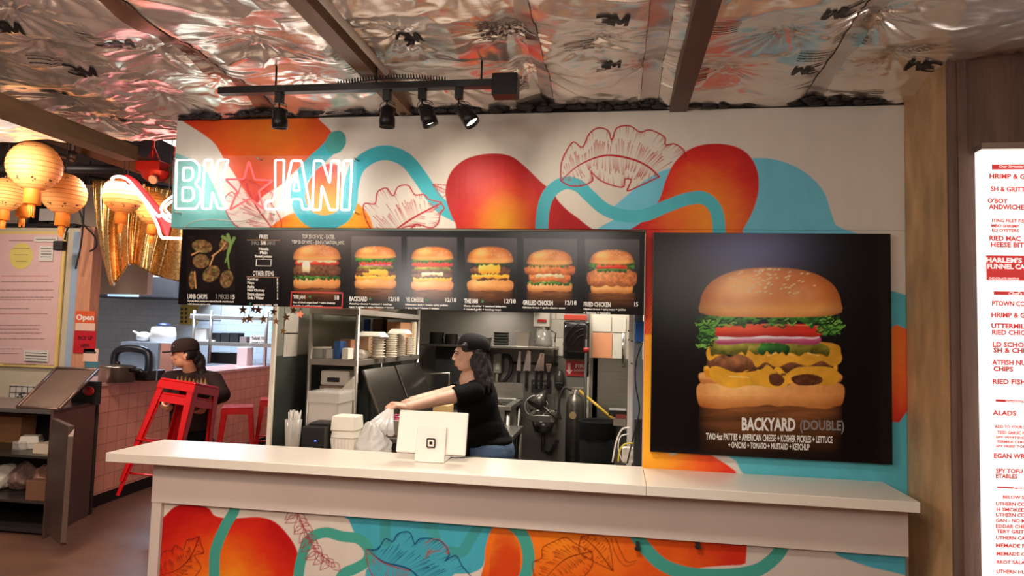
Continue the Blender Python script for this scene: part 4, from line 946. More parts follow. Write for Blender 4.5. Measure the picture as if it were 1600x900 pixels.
def fbox(name, m, px, Y, dep, label, cat, group=None, bevel=.003, parent=None, zb=None):
    x0, x1, z0, z1 = R4(*px, Y)
    if zb is not None: z0 = zb
    o = MB().bb(x0, x1, Y, Y+dep, z0, z1).build(name, m, parent, bevel=bevel)
    if label and parent is None: tag(o, label, cat, group)
    return o

# ---- storage rack on the left
rk = empty('storage_rack', (-1.6, 4.3, 0.012), 'tall open metal shelving rack against the left kitchen wall, loaded with foam bowls', 'shelving rack')
RX0, RX1, RY0, RY1 = -1.735, -1.455, 3.70, 4.90
for x, y in ((RX0, RY0), (RX1, RY0), (RX0, RY1), (RX1, RY1)):
    MB().cyl((x, y, .012), (x, y, 1.78), .0125, n=12).build('post', M_alu, rk)
zs = P(557, 566, Y=3.7)[2]; zt = P(557, 486, Y=3.7)[2]
for z in (zs, zt, .55):
    m_ = MB(); m_.bb(RX0-.01, RX1+.01, RY0-.012, RY0+.014, z-.022, z+.012); m_.bb(RX0-.01, RX1+.01, RY1-.014, RY1+.012, z-.022, z+.012)
    m_.bb(RX0-.012, RX0+.012, RY0, RY1, z-.022, z+.012); m_.bb(RX1-.012, RX1+.012, RY0, RY1, z-.022, z+.012); m_.bb(RX0, RX1, RY0, RY1, z-.004, z+.004)
    m_.build('shelf', M_alu, rk, bevel=.002)
# things on the shelf
M_foam = mat('white_foam', (224, 216, 200), .6, bump=.1, bscale=80); M_card = mat('brown_cardboard', (176, 126, 86), .8, var=.1)
M_clear = mat('clear_plastic', (220, 216, 208), .15, alpha=.38); M_dklabel = mat('red_brown_food', (84, 22, 20), .5)
def foam_box(loc, w, h, lab, grp, rz=0):
    t = empty('foam_box', loc, lab, 'takeout box', grp); x, y, z = loc
    def sh(z0, z1, w0, w1):
        m = MB(); v = []
        for zz, ww in ((z0, w0), (z1, w1)):
            for a, b in ((-1, -1), (1, -1), (1, 1), (-1, 1)): v.append((x+a*ww/2, y+b*ww/2, zz))
        return m.add(v, [(0, 3, 2, 1), (4, 5, 6, 7), (0, 1, 5, 4), (1, 2, 6, 5), (2, 3, 7, 6), (3, 0, 4, 7)])
    sh(z, z+h*.5, w*.82, w).build('base', M_foam, t, bevel=.006); sh(z+h*.5, z+h, w, w*.84).build('lid', M_foam, t, bevel=.008)
    MB().bb(x-w*.53, x+w*.53, y-w*.53, y+w*.53, z+h*.48, z+h*.52).build('rim', M_foam, t)
    t.rotation_euler = (0, 0, rz); return t
zsf = zs+.0125
p_ = P(532, 560, Z=zsf); 
# stacks of foam bowls: each bowl is a thing of its own
def bowl_stack(px, py0, py1, Y, wpx, name, lab, grp, n, square=False, m=None, cap=False):
    c = P(px, py1, Y=Y); zt_ = P(px, py0, Y=Y)[2]; z0_ = zsf; r = wpx/2/1060*(Y*1.02)
    h = (zt_-z0_)/n; first = None
    for k in range(n):
        loc = (c[0], Y, z0_+k*h)
        if first is None:
            mm = MB(); N = 4 if square else 20; q = [(r*.72, 0), (r*.94, h*.95), (r, h*.95), (r, h*.72), (r*.9, h*.7), (0.0, h*.3)]
            if square: mm.lathe(loc, [(a*1.25, b) for a, b in q], 4, 0, rotz(math.pi/4), smooth=False)
            else: mm.lathe(loc, q, N)
            first = mm.build(name, m or M_foam, base=loc); o = first; tag(o, lab, name.replace('_', ' '), grp)
        else:
            o = first.copy(); COL.objects.link(o); o.location = loc
bowl_stack(590, 520, 556, 4.0, 23, 'foam_bowl', 'white foam bowl in the stack topped by a wide flat lid, on the rack shelf', 'foam bowls in the first stack', 9)
bowl_stack(611, 521, 556, 4.15, 19, 'foam_bowl', 'white foam bowl in the second stack from the left on the rack shelf', 'foam bowls in the second stack', 11)
bowl_stack(625, 520, 556, 4.4, 17, 'foam_cup', 'white foam cup in the slim tall stack in the middle of the rack shelf', 'foam cups in the slim stack', 12)
bowl_stack(640, 527, 556, 4.7, 13, 'foam_cup', 'white foam cup in the last stack by the far rack post', 'foam cups in the far stack', 10)
for px, wpx, Y, py, lab in ((583, 44, 3.95, 521, 'wide square foam tray lid lying on the first stack of bowls'), (625, 34, 4.3, 517, 'upturned square foam tray on the tall foam cups in the rack')):
    c = P(px, py, Y=Y); r = wpx/2/1060*Y; m_ = MB(); m_.lathe((c[0], Y, c[2]-.02), [(r*1.3, 0), (r*1.3, .006), (r*.95, .03), (0, .03)], 4, 0, rotz(math.pi/4), smooth=False)
    tag(m_.build('foam_tray', M_foam, bevel=.003), lab, 'foam tray')
foam_box((-1.53, 3.92, zsf), .11, .055, 'small white foam takeout box with a hinged lid by the front rack post', None)
o = fbox('plastic_tub', M_clear, (487, 543, 503, 565), 3.74, .12, 'clear plastic tub with a white lid at the left end of the rack shelf', 'tub', zb=zsf)
fbox('tub_lid', M_wpl, (486, 542, 504, 545), 3.735, .13, None, None, parent=o)
fbox('paper_towels', mat('white_paper', (222, 214, 202), .8, bump=.2), (505, 546, 520, 563), 3.8, .06, 'crumpled white paper towels beside the clear tub on the rack shelf', 'paper', zb=zsf)
fbox('blue_carton', mat('blue_printed_carton', (44, 84, 140), .5, var=.5, vscale=25), (521, 533, 531, 564), 3.76, .09, 'narrow blue and white carton standing on the rack shelf', 'carton', zb=zsf)
fbox('cup_sleeve', M_foam, (534, 544, 544, 565), 3.74, .08, 'white sleeve of foam cups beside the narrow blue carton', 'cup sleeve', zb=zsf)
fbox('cardboard_tray', mat('peach_card', (196, 136, 104), .8), (530, 530, 548, 562), 4.02, .12, 'peach coloured cardboard tray stack on the rack behind the front post', 'cardboard tray', bevel=.006, zb=zsf)
fbox('cardboard_box', mat('light_cardboard', (186, 150, 116), .8, var=.08), (557, 524, 576, 563), 4.16, .16, 'pale cardboard box on the rack shelf left of the foam bowls', 'cardboard box', zb=zsf)
fbox('cardboard_box', M_card, (604, 503, 626, 522), 4.55, .25, 'orange-brown cardboard box on the rack behind the foam lids', 'cardboard box', zb=zsf)
fbox('sauce_bottle', mat('blue_bottle_plastic', (20, 48, 128), .3), (568, 498, 576, 518), 4.62, .05, 'dark blue bottle under the top shelf of the rack', 'bottle', bevel=.008, zb=zsf)
fbox('brown_carton', mat('dark_card', (88, 66, 52), .8), (582, 498, 598, 523), 4.62, .1, 'brown carton standing under the top shelf beside the blue bottle', 'carton', zb=zsf)
for k, (a, b) in enumerate(((636, 642), (643, 648))):
    fbox('cup_tube', mat('cream_paper', (206, 190, 160), .7), (a, 503, b, 530), 4.78, .05, 'cream paper tube of cups at the far end of the rack, %s' % ('left one' if k == 0 else 'right one'), 'cup tube', zb=zsf)
# clutter on top shelf
for k, (px, w_, m_) in enumerate(((575, 60, M_wpl), (615, 40, mat('peach_bag', (206, 150, 122), .6, bump=.6)), (640, 26, mat('grey_bag', (150, 142, 132), .5, bump=.6)))):
    c = P(px, 488, Y=4.2); mm = MB(); mm.ball((-1.6, 3.92+.34*k, zt+.064), (.10, .13, .05), 16)
    tag(mm.build('plastic_bag', m_), ('white', 'peach coloured', 'grey')[k]+' bag lying on the top shelf of the rack just under the menu board', 'bag')

# under the shelf: prep table with raised lids
pt = empty('prep_table', (-1.35, 4.25, .012), 'stainless refrigerated prep table with raised lids under the storage rack', 'prep table')
MB().bb(-1.435, -1.02, 3.62, 5.0, .1, .98).build('cabinet', M_ssd, pt, bevel=.004)
MB().bb(-1.438, -.98, 3.6, 5.02, .98, 1.01).build('worktop', M_ss, pt, bevel=.003)
for y0, y1 in ((3.74, 4.28), (4.32, 4.86)):
    MB().prism([(-1.425, y0, 1.365), (-1.425, y1, 1.365), (-1.27, y1, 1.012), (-1.27, y0, 1.012)], (-.012, 0, -.006)).build('lid', mat('polished_lid_steel', (104, 98, 90), .22, .9, bump=.1, bscale=6), pt, bevel=.002)
for x, y in ((-1.38, 3.68), (-1.08, 3.68), (-1.38, 4.94), (-1.08, 4.94)): MB().cyl((x, y, .012), (x, y, .1), .02, n=10).build('leg', M_blk, pt)
M_mach = mat('ivory_machine', (206, 198, 184), .4)
mk_ = empty('label_printer', P(522, 612, Y=3.78), 'white desktop machine with a dark slot on papers under the rack shelf', 'printer')
fbox('housing', M_mach, (500, 579, 545, 603), 3.78, .16, None, None, parent=mk_, bevel=.012); fbox('slot', M_blkm, (511, 590, 530, 597), 3.775, .02, None, None, parent=mk_, bevel=0)
fbox('paper_stack', mat('stacked_paper', (140, 116, 96), .8, var=.4, vscale=40), (499, 603, 533, 613), 3.76, .2, 'flat stack of tan papers below the white desktop machine', 'paper stack')
fbox('machine_stand', mat('dim_stand', (60, 58, 54), .6), (501, 613, 540, 700), 3.82, .2, 'dark support standing behind the frosted bin under the rack', 'stand')
ob = fbox('storage_bin', mat('frosted_bin', (186, 178, 168), .4), (481, 614, 528, 664), 3.43, .2, 'frosted grey plastic bin with a clear upper rim under the rack', 'bin', bevel=.008)
fbox('bin_rim', M_clear, (480, 612, 530, 630), 3.42, .22, None, None, parent=ob)
a, b, c_, d = P(553, 588, Y=3.66), P(553, 648, Y=3.66), P(538, 649, Y=3.66), P(524, 617, Y=3.66)
m_ = MB(); m_.prism([a, b, c_, d], (0, .006, 0)); tag(m_.build('note_board', M_mach), 'pale board with handwritten notes leaning under the rack shelf beside the front post', 'board')

# ---- things on the lower ledge behind the counter
x0, x1, z0, z1 = R4(378, 686, 478, 697, 3.02)
lz = z1
lg = MB().bb(-1.80, -.52, 2.93, 3.40, .93, .965)
lo_ = lg.build('rear_ledge', mat('grey_ledge_top', (176, 160, 150), .3)); tag(lo_, 'low grey work ledge running behind the white counter under the takeout boxes', 'worktop')
MB().bb(-1.78, -.54, 2.96, 3.38, .012, .93).build('ledge_cabinet', M_ssd, lo_)
ZL = .9655
def onl(px, Y): return P(px, 690, Y=Y)[0]
# receipt printer
t = empty('receipt_printer', (onl(490, 3.1), 3.1, ZL), 'black receipt printer with a small blue light behind the counter', 'printer')
x0, x1, _, z1 = R4(471, 667, 506, 697, 3.04); x0b_, x1b_, _, z1b = R4(484, 660, 515, 690, 3.10)
MB().bb(x0, x1, 3.04, 3.17, ZL, z1).build('front_block', M_blk, t, bevel=.004); MB().bb(x1b_-.10, x1b_, 3.09, 3.20, ZL, z1b).build('body', M_blk, t, bevel=.006)
q = P(492.5, 689, Y=3.036); MB().box(q, (.006, .004, .004)).build('status_light', emat('blue_led', (60, 90, 255), 6), t)
# foam containers stack behind counter
for k, (yy0, yy1, lab) in enumerate(((674, 696, 'lower ribbed white foam takeout box behind the counter beside the black printer'), (652, 677, 'upper white foam takeout box, stacked behind the counter beside the black printer'))):
    x0, x1, z0, z1 = R4(512, yy0, 553, yy1, 3.08)
    t = empty('foam_container', ((x0+x1)/2, 3.15, z0), lab, 'takeout box'); z0 = ZL if k == 0 else z0
    t.location[2] = z0; ORG[t.name][2] = z0
    w_ = (x1-x0)/2; cx_ = (x0+x1)/2
    def shell(za, zb, wa, wb, rib):
        m = MB(); N = 48; v = []
        for zz, ww in ((za, wa), (zb, wb)):
            for i in range(N):
                a = 2*math.pi*i/N; q = max(abs(math.cos(a)), abs(math.sin(a)))**.8; r = ww/q*(1-(.03 if rib and i % 2 else 0)); v.append((cx_+r*math.cos(a), 3.16+r*math.sin(a), zz))
        m.add(v, [(i, (i+1) % N, N+(i+1) % N, N+i) for i in range(N)]+[tuple(range(N))[::-1], tuple(range(N, 2*N))]); return m
    zm = z0+(z1-z0)*(.75 if k == 0 else .1)
    shell(z0, zm, w_*.82, w_, k == 0).build('base', M_foam, t); shell(zm+.001, z1, w_*1.0, w_*.92, False).build('lid', M_foam, t, bevel=.004)
# thin plastic bag
def crumple(c, r, seed, amp=.3, n=48, flat=.2):
    rs_ = np.random.RandomState(seed); m = MB(); v = []; f = []
    dirs = rs_.normal(size=(26, 3)); dirs /= np.linalg.norm(dirs, axis=1)[:, None]; offs = rs_.uniform(.78, 1.1, 26)
    for i in range(n//2+1):
        t_ = math.pi*i/(n//2)
        for k in range(n):
            a = 2*math.pi*k/n; d_ = np.array([math.sin(t_)*math.cos(a), math.sin(t_)*math.sin(a), math.cos(t_)])
            q = min(o_/max(d_@w_, .25) for o_, w_ in zip(offs, dirs)); q = min(q, 1.5)
            q *= 1+amp*.25*math.sin(a*7+t_*5+seed)*math.sin(t_*6)
            v.append((c[0]+d_[0]*r[0]*q, c[1]+d_[1]*r[1]*q, max(c[2]+d_[2]*r[2]*q, c[2]-r[2]*.85)))
    for i in range(n//2):
        for k in range(n): f.append((i*n+k, (i+1)*n+k, (i+1)*n+(k+1) % n, i*n+(k+1) % n))
    return m.add(v, f, 0, True)
M_bag = mat('thin_white_bag', (214, 210, 204), .3, alpha=.82, bump=.8, bscale=14)
bg_ = P(580, 680, Y=3.2)
bagm = crumple((bg_[0]+.012, 3.18, ZL+.068), (.098, .09, .08), 3)
bo = bagm.build('plastic_bag', M_bag); tag(bo, 'full white translucent plastic bag on the ledge, held open by the worker in black', 'bag')
hand = P(612, 634, Y=3.44)
m_ = MB()
for k in range(9):
    a = k/8; b0 = np.array([bg_[0]-.04+.14*a, 3.2+.03*math.sin(k*2), ZL+.135]); m_.tube([b0, b0*.5+hand*.5+np.array([0, 0, -.012*math.sin(a*3)]), hand+np.array([.002*k-.008, 0, -.01])], [.02, .013, .005], 6)
m_.build('bag_neck', M_bag, bo)
# bowl of pickled onions
c = P(605, 642, Y=3.66); c[0] += .02; t = empty('prep_container', (c[0], 3.72, 1.011), 'white tub of pink pickled onions on the prep table by the worker\'s hands', 'tub')
m_ = MB(); m_.lathe((c[0], 3.72, 1.011), [(0, 0), (.065, 0), (.085, .085), (.092, .086), (.09, .09), (.08, .088), (.075, .06), (0, .06)], 24); m_.build('tub_body', M_wpl, t)
m_ = MB(); rs3 = np.random.RandomState(4)
for k in range(14):
    a = rs3.uniform(0, 6.28); cc = np.array([c[0]+rs3.uniform(-.05, .05), 3.72+rs3.uniform(-.04, .04), 1.085+rs3.uniform(0, .03)])
    m_.tube([cc+.022*np.array([math.cos(a+q), math.sin(a+q)*.8, .4*math.sin(q)]) for q in np.linspace(0, 4.5, 9)], .004, 5)
m_.build('onion_rings', mat('pink_onion', (176, 56, 96), .4), t)
# prep items right of the tub
fbox('food_pan', M_alu, (714, 632, 731, 645), 4.35, .2, 'steel food pan on the worktable behind the register', 'food pan', zb=.9605)
# middle work table behind worker
tb = empty('work_table', (-.95, 4.75, .012), 'stainless worktable in the middle of the kitchen behind the worker in black', 'table')
MB().bb(-1.0, -.62, 4.22, 4.70, .93, .96).build('table_top', M_ss, tb, bevel=.003)
for x, y in ((-.98, 4.25), (-.64, 4.25), (-.98, 4.67), (-.64, 4.67)): MB().cyl((x, y, .012), (x, y, .93), .018, n=10).build('leg', M_ssd, tb)
fbox('wooden_block', mat('pale_wood', (196, 160, 110), .6, var=.2), (676, 634, 700, 652), 4.3, .15, 'pale wooden block on the worktable behind the register', 'cutting board', zb=1.0105)
# back equipment: dark griddle and pots on upper shelf
gr = empty('cooking_range', (-1.45, 5.3, .012), 'dark cooking range against the back wall behind the worker', 'cooking range')
x0, x1, z0, z1 = R4(654, 545, 742, 700, 5.0)
MB().bb(x0, x1, 5.05, 5.58, .012, .95).build('oven_body', M_blk, gr, bevel=.005); MB().bb(x0, x1, 5.45, 5.58, .95, 1.5).build('backguard', M_blkm, gr)
m_ = MB(); p0, p1 = P(658, 585, Y=5.0), P(702, 583, Y=5.0); m_.tube([p0+np.array([0, 0, -.1]), p0, p1, p1+np.array([0, 0, -.1])], .008, 8); m_.build('grab_rail', M_ss, gr)
sh = empty('wall_shelf', (-1.35, 5.45, 1.5), 'wall shelf with pots left of the worker\'s head', 'shelf')
x0, x1, z0, z1 = R4(654, 538, 716, 541, 5.3)
MB().bb(x0, x1, 5.3, 5.58, z0, z1).build('board', M_ssd, sh)
for px0, px1, py, lab in ((668, 690, 519, 'dull steel stock pot on the shelf left of the worker\'s head'), (692, 712, 522, 'smaller dark pot beside the steel stock pot on the wall shelf')):
    x0, x1, z0_, z1_ = R4(px0, py, px1, 538, 5.35); r = (x1-x0)/2; t = empty('stock_pot', ((x0+x1)/2, 5.42, z1), lab, 'pot')
    MB().lathe(((x0+x1)/2, 5.42, z1), [(0, 0), (r, 0), (r, z1_-z1), (r*1.04, z1_-z1), (r*.95, z1_-z1), (r*.95, .01), (0, .01)], 24).build('pot_body', M_ssd, t)
    for s_ in (-1, 1):
        m_ = MB(); cc = np.array([(x0+x1)/2+s_*r, 5.42, z1_-.03]); m_.tube([cc+np.array([0, -.02, 0]), cc+np.array([s_*.02, -.015, 0]), cc+np.array([s_*.02, .015, 0]), cc+np.array([0, .02, 0])], .004, 6); m_.build('handle', M_ssd, t)

# right part of the back wall: long shelf with pans, knives
SY = 5.30
x0, x1, z0, z1 = R4(745, 541, 868, 545, SY); ZS = z1
sh = empty('steel_wall_shelf', ((x0+x1)/2, 5.45, z0), 'long steel wall shelf holding pans and a glass jug, right of the worker', 'shelf')
MB().bb(x0, x1, SY, YB-.01, z0, z1).build('board', M_ss, sh, bevel=.002)
for px in (748, 864):
    x = P(px, 550, Y=5.5)[0]; MB().prism([(x, 5.32, z0), (x, YB-.01, z0), (x, YB-.01, z0-.16)], (.004, 0, 0)).build('bracket', M_ss, sh)
def pan(px0, px1, py, Y, lab, m, name='sheet_pan', cat='pan'):
    x0, x1, z0_, z1_ = R4(px0, py, px1, 541, Y); w_ = (x1-x0)/2; cx_ = (x0+x1)/2; h = z1_-ZS
    t = empty(name, (cx_, Y+w_, ZS+.0005), lab, cat)
    m_ = MB(); m_.lathe((cx_, Y+w_, ZS+.0005), [(0, 0), (w_*1.1, 0), (w_*1.32, h*.93), (w_*1.42, h), (w_*1.3, h), (w_*1.05, .01), (0, .01)], 4, 0, rotz(math.pi/4), smooth=False); m_.build('pan_body', m, t, bevel=.006)
    return t
for k in range(5):
    x0, x1, z0_, z1_ = R4(770, 519, 793, 541, SY+.03); h = (z1_-ZS)/5; cx_ = (x0+x1)/2; w_ = (x1-x0)/2
    m_ = MB(); zz = ZS+.0005+k*h; m_.lathe((cx_, SY+.03+w_, zz), [(0, 0), (w_*1.15, 0), (w_*1.32, h*.8), (w_*1.38, h*.92), (w_*1.2, h*.92), (0, h*.6)], 4, 0, rotz(math.pi/4), smooth=False)
    tag(m_.build('sheet_pan', M_blk), 'black square pan in the stack of five on the steel wall shelf', 'pan', 'black pans in the stack')
pan(748, 766, 527, SY+.02, 'small steel pan on the wall shelf nearest the worker\'s head', M_ssd)
pan(804, 828, 518, SY+.02, 'upright shiny steel container in the middle of the wall shelf', M_alu, 'steel_container', 'container')
x0, x1, z0_, z1_ = R4(832, 514, 862, 541, SY+.05); cx_ = (x0+x1)/2; r = (x1-x0)/2
t = empty('blender_jug', (cx_, SY+.16, ZS+.0005), 'large clear jug on the right end of the steel wall shelf', 'jug')
MB().lathe((cx_, SY+.16, ZS+.0005), [(0, 0), (r*.95, 0), (r, .03), (r*.7, z1_-ZS), (r*.66, z1_-ZS), (r*.9, .03), (0, .01)], 20).build('jug_body', mat('cloudy_plastic', (150, 146, 138), .2, alpha=.6), t)
MB().lathe((cx_, SY+.16, z1_), [(0, 0), (r*.72, 0), (r*.72, .012), (0, .012)], 20).build('jug_lid', M_alu, t)
m_ = MB(); m_.tube([(cx_+r*.8, SY+.16, z1_-.01), (cx_+r*1.3, SY+.16, z1_-.03), (cx_+r*1.2, SY+.16, ZS+.04)], .006, 6); m_.build('jug_handle', M_ssd, t)
# knife rack and five knives
x0, x1, z0, z1 = R4(797, 566, 872, 570, 5.58); ZK = (z0+z1)/2
tag(MB().bb(x0, x1, 5.575, 5.59, ZK-.012, ZK+.012).build('knife_strip', M_blk), 'black magnetic knife strip on the wall below the pan shelf', 'knife rack')
for px, top, bw, lab in ((810, 548, 7, 'narrow knife hanging leftmost on the knife strip'), (823, 547, 12, 'widest chef knife with the blue-lit blade on the knife strip'), (838, 551, 7, 'third knife from the left, leaning, on the knife strip'), (846, 551, 8, 'fourth knife from the left with a bright blade'), (857, 568, 10, 'short scraper with a black handle, rightmost on the knife strip')):
    xk = P(px, 570, Y=5.55)[0]; zt_ = P(px, top, Y=5.55)[2]; zb = P(px, 580 if top < 560 else 582, Y=5.55)[2]; zh = P(px, 606, Y=5.55)[2]; w_ = bw/1060*5.6/2
    t = empty('kitchen_knife', (xk, 5.56, zh), lab, 'knife', 'knives on the strip'); lean = .03 if px == 838 else 0
    MB().prism([(xk-w_, 5.57, zb), (xk+w_, 5.57, zb), (xk+w_*.9+lean, 5.57, zt_-.05*(zt_-zb)), (xk+lean, 5.57, zt_)] if top < 560 else [(xk-w_*.3, 5.57, zb), (xk+w_*.3, 5.57, zb), (xk+w_, 5.57, zt_), (xk-w_, 5.57, zt_)], (0, -.003, 0)).build('blade', mat('blade_steel', (200, 200, 200), .2, 1.0), t)
    MB().bb(xk-.011, xk+.011, 5.556, 5.574, zh, zb+.004).build('handle', M_blk, t, bevel=.004)
# notice below the knives
sg = empty('handwash_notice', P(845, 614, Y=5.57), 'small black HAND WASH ONLY notice below the knives', 'sign')
x0, x1, z0, z1 = R4(830, 594, 861, 615, 5.57); MB().bb(x0, x1, 5.57, 5.585, z0, z1).build('board', M_blkm, sg)
m_ = MB(); textpx(m_, 'HAND WASH', 833, 597, 858, 601, dict(Y=5.568), 0, .02, 0); textpx(m_, 'ONLY', 841, 603, 850, 607, dict(Y=5.568), 0, .02, 0); m_.build('lettering', mat('grey_print', (120, 116, 110), .5), sg)
# white dispenser with hose
t = empty('wall_switch_box', P(777, 583, Y=5.5), 'grey wall box with a flexible conduit left of the knives', 'electrical box')
fbox('housing', mat('grey_plastic', (128, 124, 114), .4), (771, 552, 783, 583), 5.5, .08, None, None, parent=t); fbox('cover', mat('pale_plate', (170, 164, 150), .4), (774, 566, 780, 578), 5.495, .01, None, None, parent=t)
m_ = MB(); m_.tube([P(x, y, Y=5.52) for x, y in smooth_pts([(777, 583), (776, 598), (780, 615), (786, 628)], 5, False)], .012, 8); m_.build('conduit', mat('pale_conduit', (150, 142, 124), .4), t)
m_ = MB(); m_.tube([P(x, y, Y=5.5) for x, y in smooth_pts([(784, 557), (794, 556), (799, 568), (796, 585), (784, 598), (768, 600)], 5, False)], .016, 8); m_.build('black_hose', M_blkm, t)
# big stainless sink
sk = empty('prep_sink', (-.72, 4.95, .012), 'stainless sink with a tall backsplash behind the worker in black', 'sink')
x0, x1, z0, z1 = R4(740, 634, 822, 640, 4.75)
ZK2 = z1; x1 = min(x1, -.715); ZBS = P(800, 598, Y=5.37)[2]
MB().bb(x0, x1, 4.75, 4.79, ZK2-.03, ZK2).bb(x0, x1, 5.3, 5.36, ZK2-.03, ZK2).bb(x0, x0+.05, 4.75, 5.36, ZK2-.03, ZK2).bb(x1-.05, x1, 4.75, 5.36, ZK2-.03, ZK2).build('rim', M_ss, sk, bevel=.004)
MB().bb(x0+.04, x1-.04, 4.78, 5.32, ZK2-.28, ZK2-.26).bb(x0+.04, x0+.05, 4.78, 5.32, ZK2-.28, ZK2-.01).bb(x1-.05, x1-.04, 4.78, 5.32, ZK2-.28, ZK2-.01).bb(x0+.04, x1-.04, 4.78, 4.79, ZK2-.28, ZK2-.01).bb(x0+.04, x1-.04, 5.31, 5.32, ZK2-.28, ZK2-.01).build('basin', M_ss, sk)
MB().bb(x0, x1, 5.36, 5.375, ZK2-.03, ZBS).build('backsplash', M_ss, sk)
for x, y in ((x0+.03, 4.79), (x1-.03, 4.79), (x0+.03, 5.33), (x1-.03, 5.33)): MB().cyl((x, y, .012), (x, y, ZK2-.03), .02, n=10).build('leg', M_ss, sk)
MB().bb(x0+.06, x1-.05, 4.80, 4.812, .3, ZK2-.28).build('splash_skirt', M_ssd, sk)
# small hand sink with ladle and funnel
hs_ = empty('hand_sink', P(842, 660, Y=5.4), 'small steel hand sink on the back wall below the notice', 'sink')
x0, x1, z0, z1 = R4(825, 649, 866, 659, 5.2); xa, xb, za, zb = R4(828, 626, 866, 650, 5.57)
MB().bb(x0, x1, 5.2, 5.24, z0, z1).bb(x0, x1, 5.53, 5.59, z0, z1).bb(x0, x0+.03, 5.2, 5.59, z0, z1).bb(x1-.03, x1, 5.2, 5.59, z0, z1).build('rim', M_ss, hs_, bevel=.003)
MB().lathe(((x0+x1)/2, 5.385, z0-.10), [(0, 0), (.07, 0), (.098, .10), (.09, .10), (.06, .01), (0, .01)], 20).build('basin', M_ss, hs_)
MB().bb(xa, xb, 5.575, 5.59, z1, z1+.14).build('backsplash', M_ss, hs_)
m_ = MB(); m_.tube([((x0+x1)/2, 5.4, z0-.10), ((x0+x1)/2, 5.4, z0-.25), ((x0+x1)/2+.05, 5.45, z0-.28), ((x0+x1)/2+.1, 5.58, z0-.2)], .015, 8); m_.build('drain_pipe', M_ssd, hs_)
ft = empty('strainer', P(845, 640, Y=5.3), 'conical steel strainer with a long handle leaning in the hand sink', 'strainer')
pa_, pb_ = P(853, 610, Y=5.3), P(838, 635, Y=5.25)
MB().cyl(pb_, pa_, .085, .012, 20).build('cone', M_ssd, ft)
m_ = MB(); m_.tube([P(842, 630, Y=5.25), P(852, 638, Y=5.2), P(870, 654, Y=5.15)], .009, 8); m_.build('handle', M_ssd, ft)
m_ = MB(); m_.tube([pb_+.09*np.array([math.cos(q), .3*math.sin(q), math.sin(q)*.9]) for q in np.linspace(0, 6.0, 20)], .006, 6); m_.build('ring', M_ss, ft)
t = empty('soap_dispenser', P(873, 610, Y=5.55), 'dark oval soap dispenser on the wall below the knives', 'dispenser')
x0, x1, z0, z1 = R4(865, 577, 882, 611, 5.5); MB().ball(((x0+x1)/2, 5.54, (z0+z1)/2), ((x1-x0)/2, .045, (z1-z0)/2), 16).build('shell', mat('smoke_plastic', (62, 58, 54), .3), t)
fbox('push_bar', M_blk, (867, 598, 880, 606), 5.49, .03, None, None, parent=t)
# white appliance on shelf top right
t = empty('wall_dispenser', P(846, 512, Y=5.35), 'white wall dispenser with a red stripe above the clear jug', 'dispenser')
fbox('housing', mat('off_white_plastic', (176, 170, 158), .4), (834, 480, 859, 511), 5.4, .15, None, None, parent=t, bevel=.008)
fbox('red_stripe', mat('red_plastic', (150, 30, 26), .4), (840, 499, 854, 503), 5.392, .012, None, None, parent=t, bevel=0)
# black towel dispenser
t = empty('towel_dispenser', P(900, 562, Y=5.1), 'large glossy black paper towel dispenser high on the wall', 'towel dispenser')
x0, x1, z0, z1 = R4(879, 502, 920, 561, 5.0)
MB().bb(x0, x1, 5.06, 5.19, z0, z1).build('back_case', M_blk, t, bevel=.012, seg=3)
MB().bb(x0+.012, x1-.012, 5.0, 5.07, z0+.03, z1-.012).build('front_cover', mat('gloss_black_plastic', (24, 22, 22), .18), t, bevel=.03, seg=4)
for k in range(3):
    m_ = MB(); cx_, cz_ = x1-.03, z0+.06; r = .09+.035*k; m_.tube([(cx_-r*math.cos(q), 4.999, cz_+r*1.3*math.sin(q)) for q in np.linspace(.2, 1.5, 10)], .004, 6); m_.build('ridge', M_blk, t)
MB().bb(x0, x1, 5.18, 5.205, z0-.02, z1+.1).build('wall_plate', mat('grey_plate', (110, 106, 98), .5), t)
fbox('red_box', mat('red_orange_box', (190, 62, 44), .5), (881, 492, 916, 500), 5.05, .1, 'red-orange box lying on top of the black towel dispenser', 'box')
# red fire sign
t = empty('fire_sign', P(903, 588, Y=5.18), 'red fire extinguisher sign with a white down arrow', 'sign')
x0, x1, z0, z1 = R4(884, 564, 920, 588, 5.19); MB().bb(x0, x1, 5.19, 5.2, z0, z1).build('panel', mat('sign_red', (176, 34, 36), .45), t)
m_ = MB(); m_.prism([P(x, y, Y=5.188) for x, y in ((887.5, 567.5), (891.5, 567.5), (891.5, 578), (895, 578), (889.5, 585.5), (884.5, 578), (887.5, 578))], (0, .001, 0))
textpx(m_, 'FIRE', 899, 569, 917, 575, dict(Y=5.188), 0, .03, 0); textpx(m_, 'EXTINGUISHER', 897, 577, 918, 580.5, dict(Y=5.188), 0, .03, 0); m_.build('lettering', mat('sign_pink_white', (232, 190, 186), .5), t)
struct(MB().bb(-.36, -.13, 5.2, 5.6, 0, 2.6), 'wall_back', mat('grey_pier', (104, 100, 92), .5, var=.1))
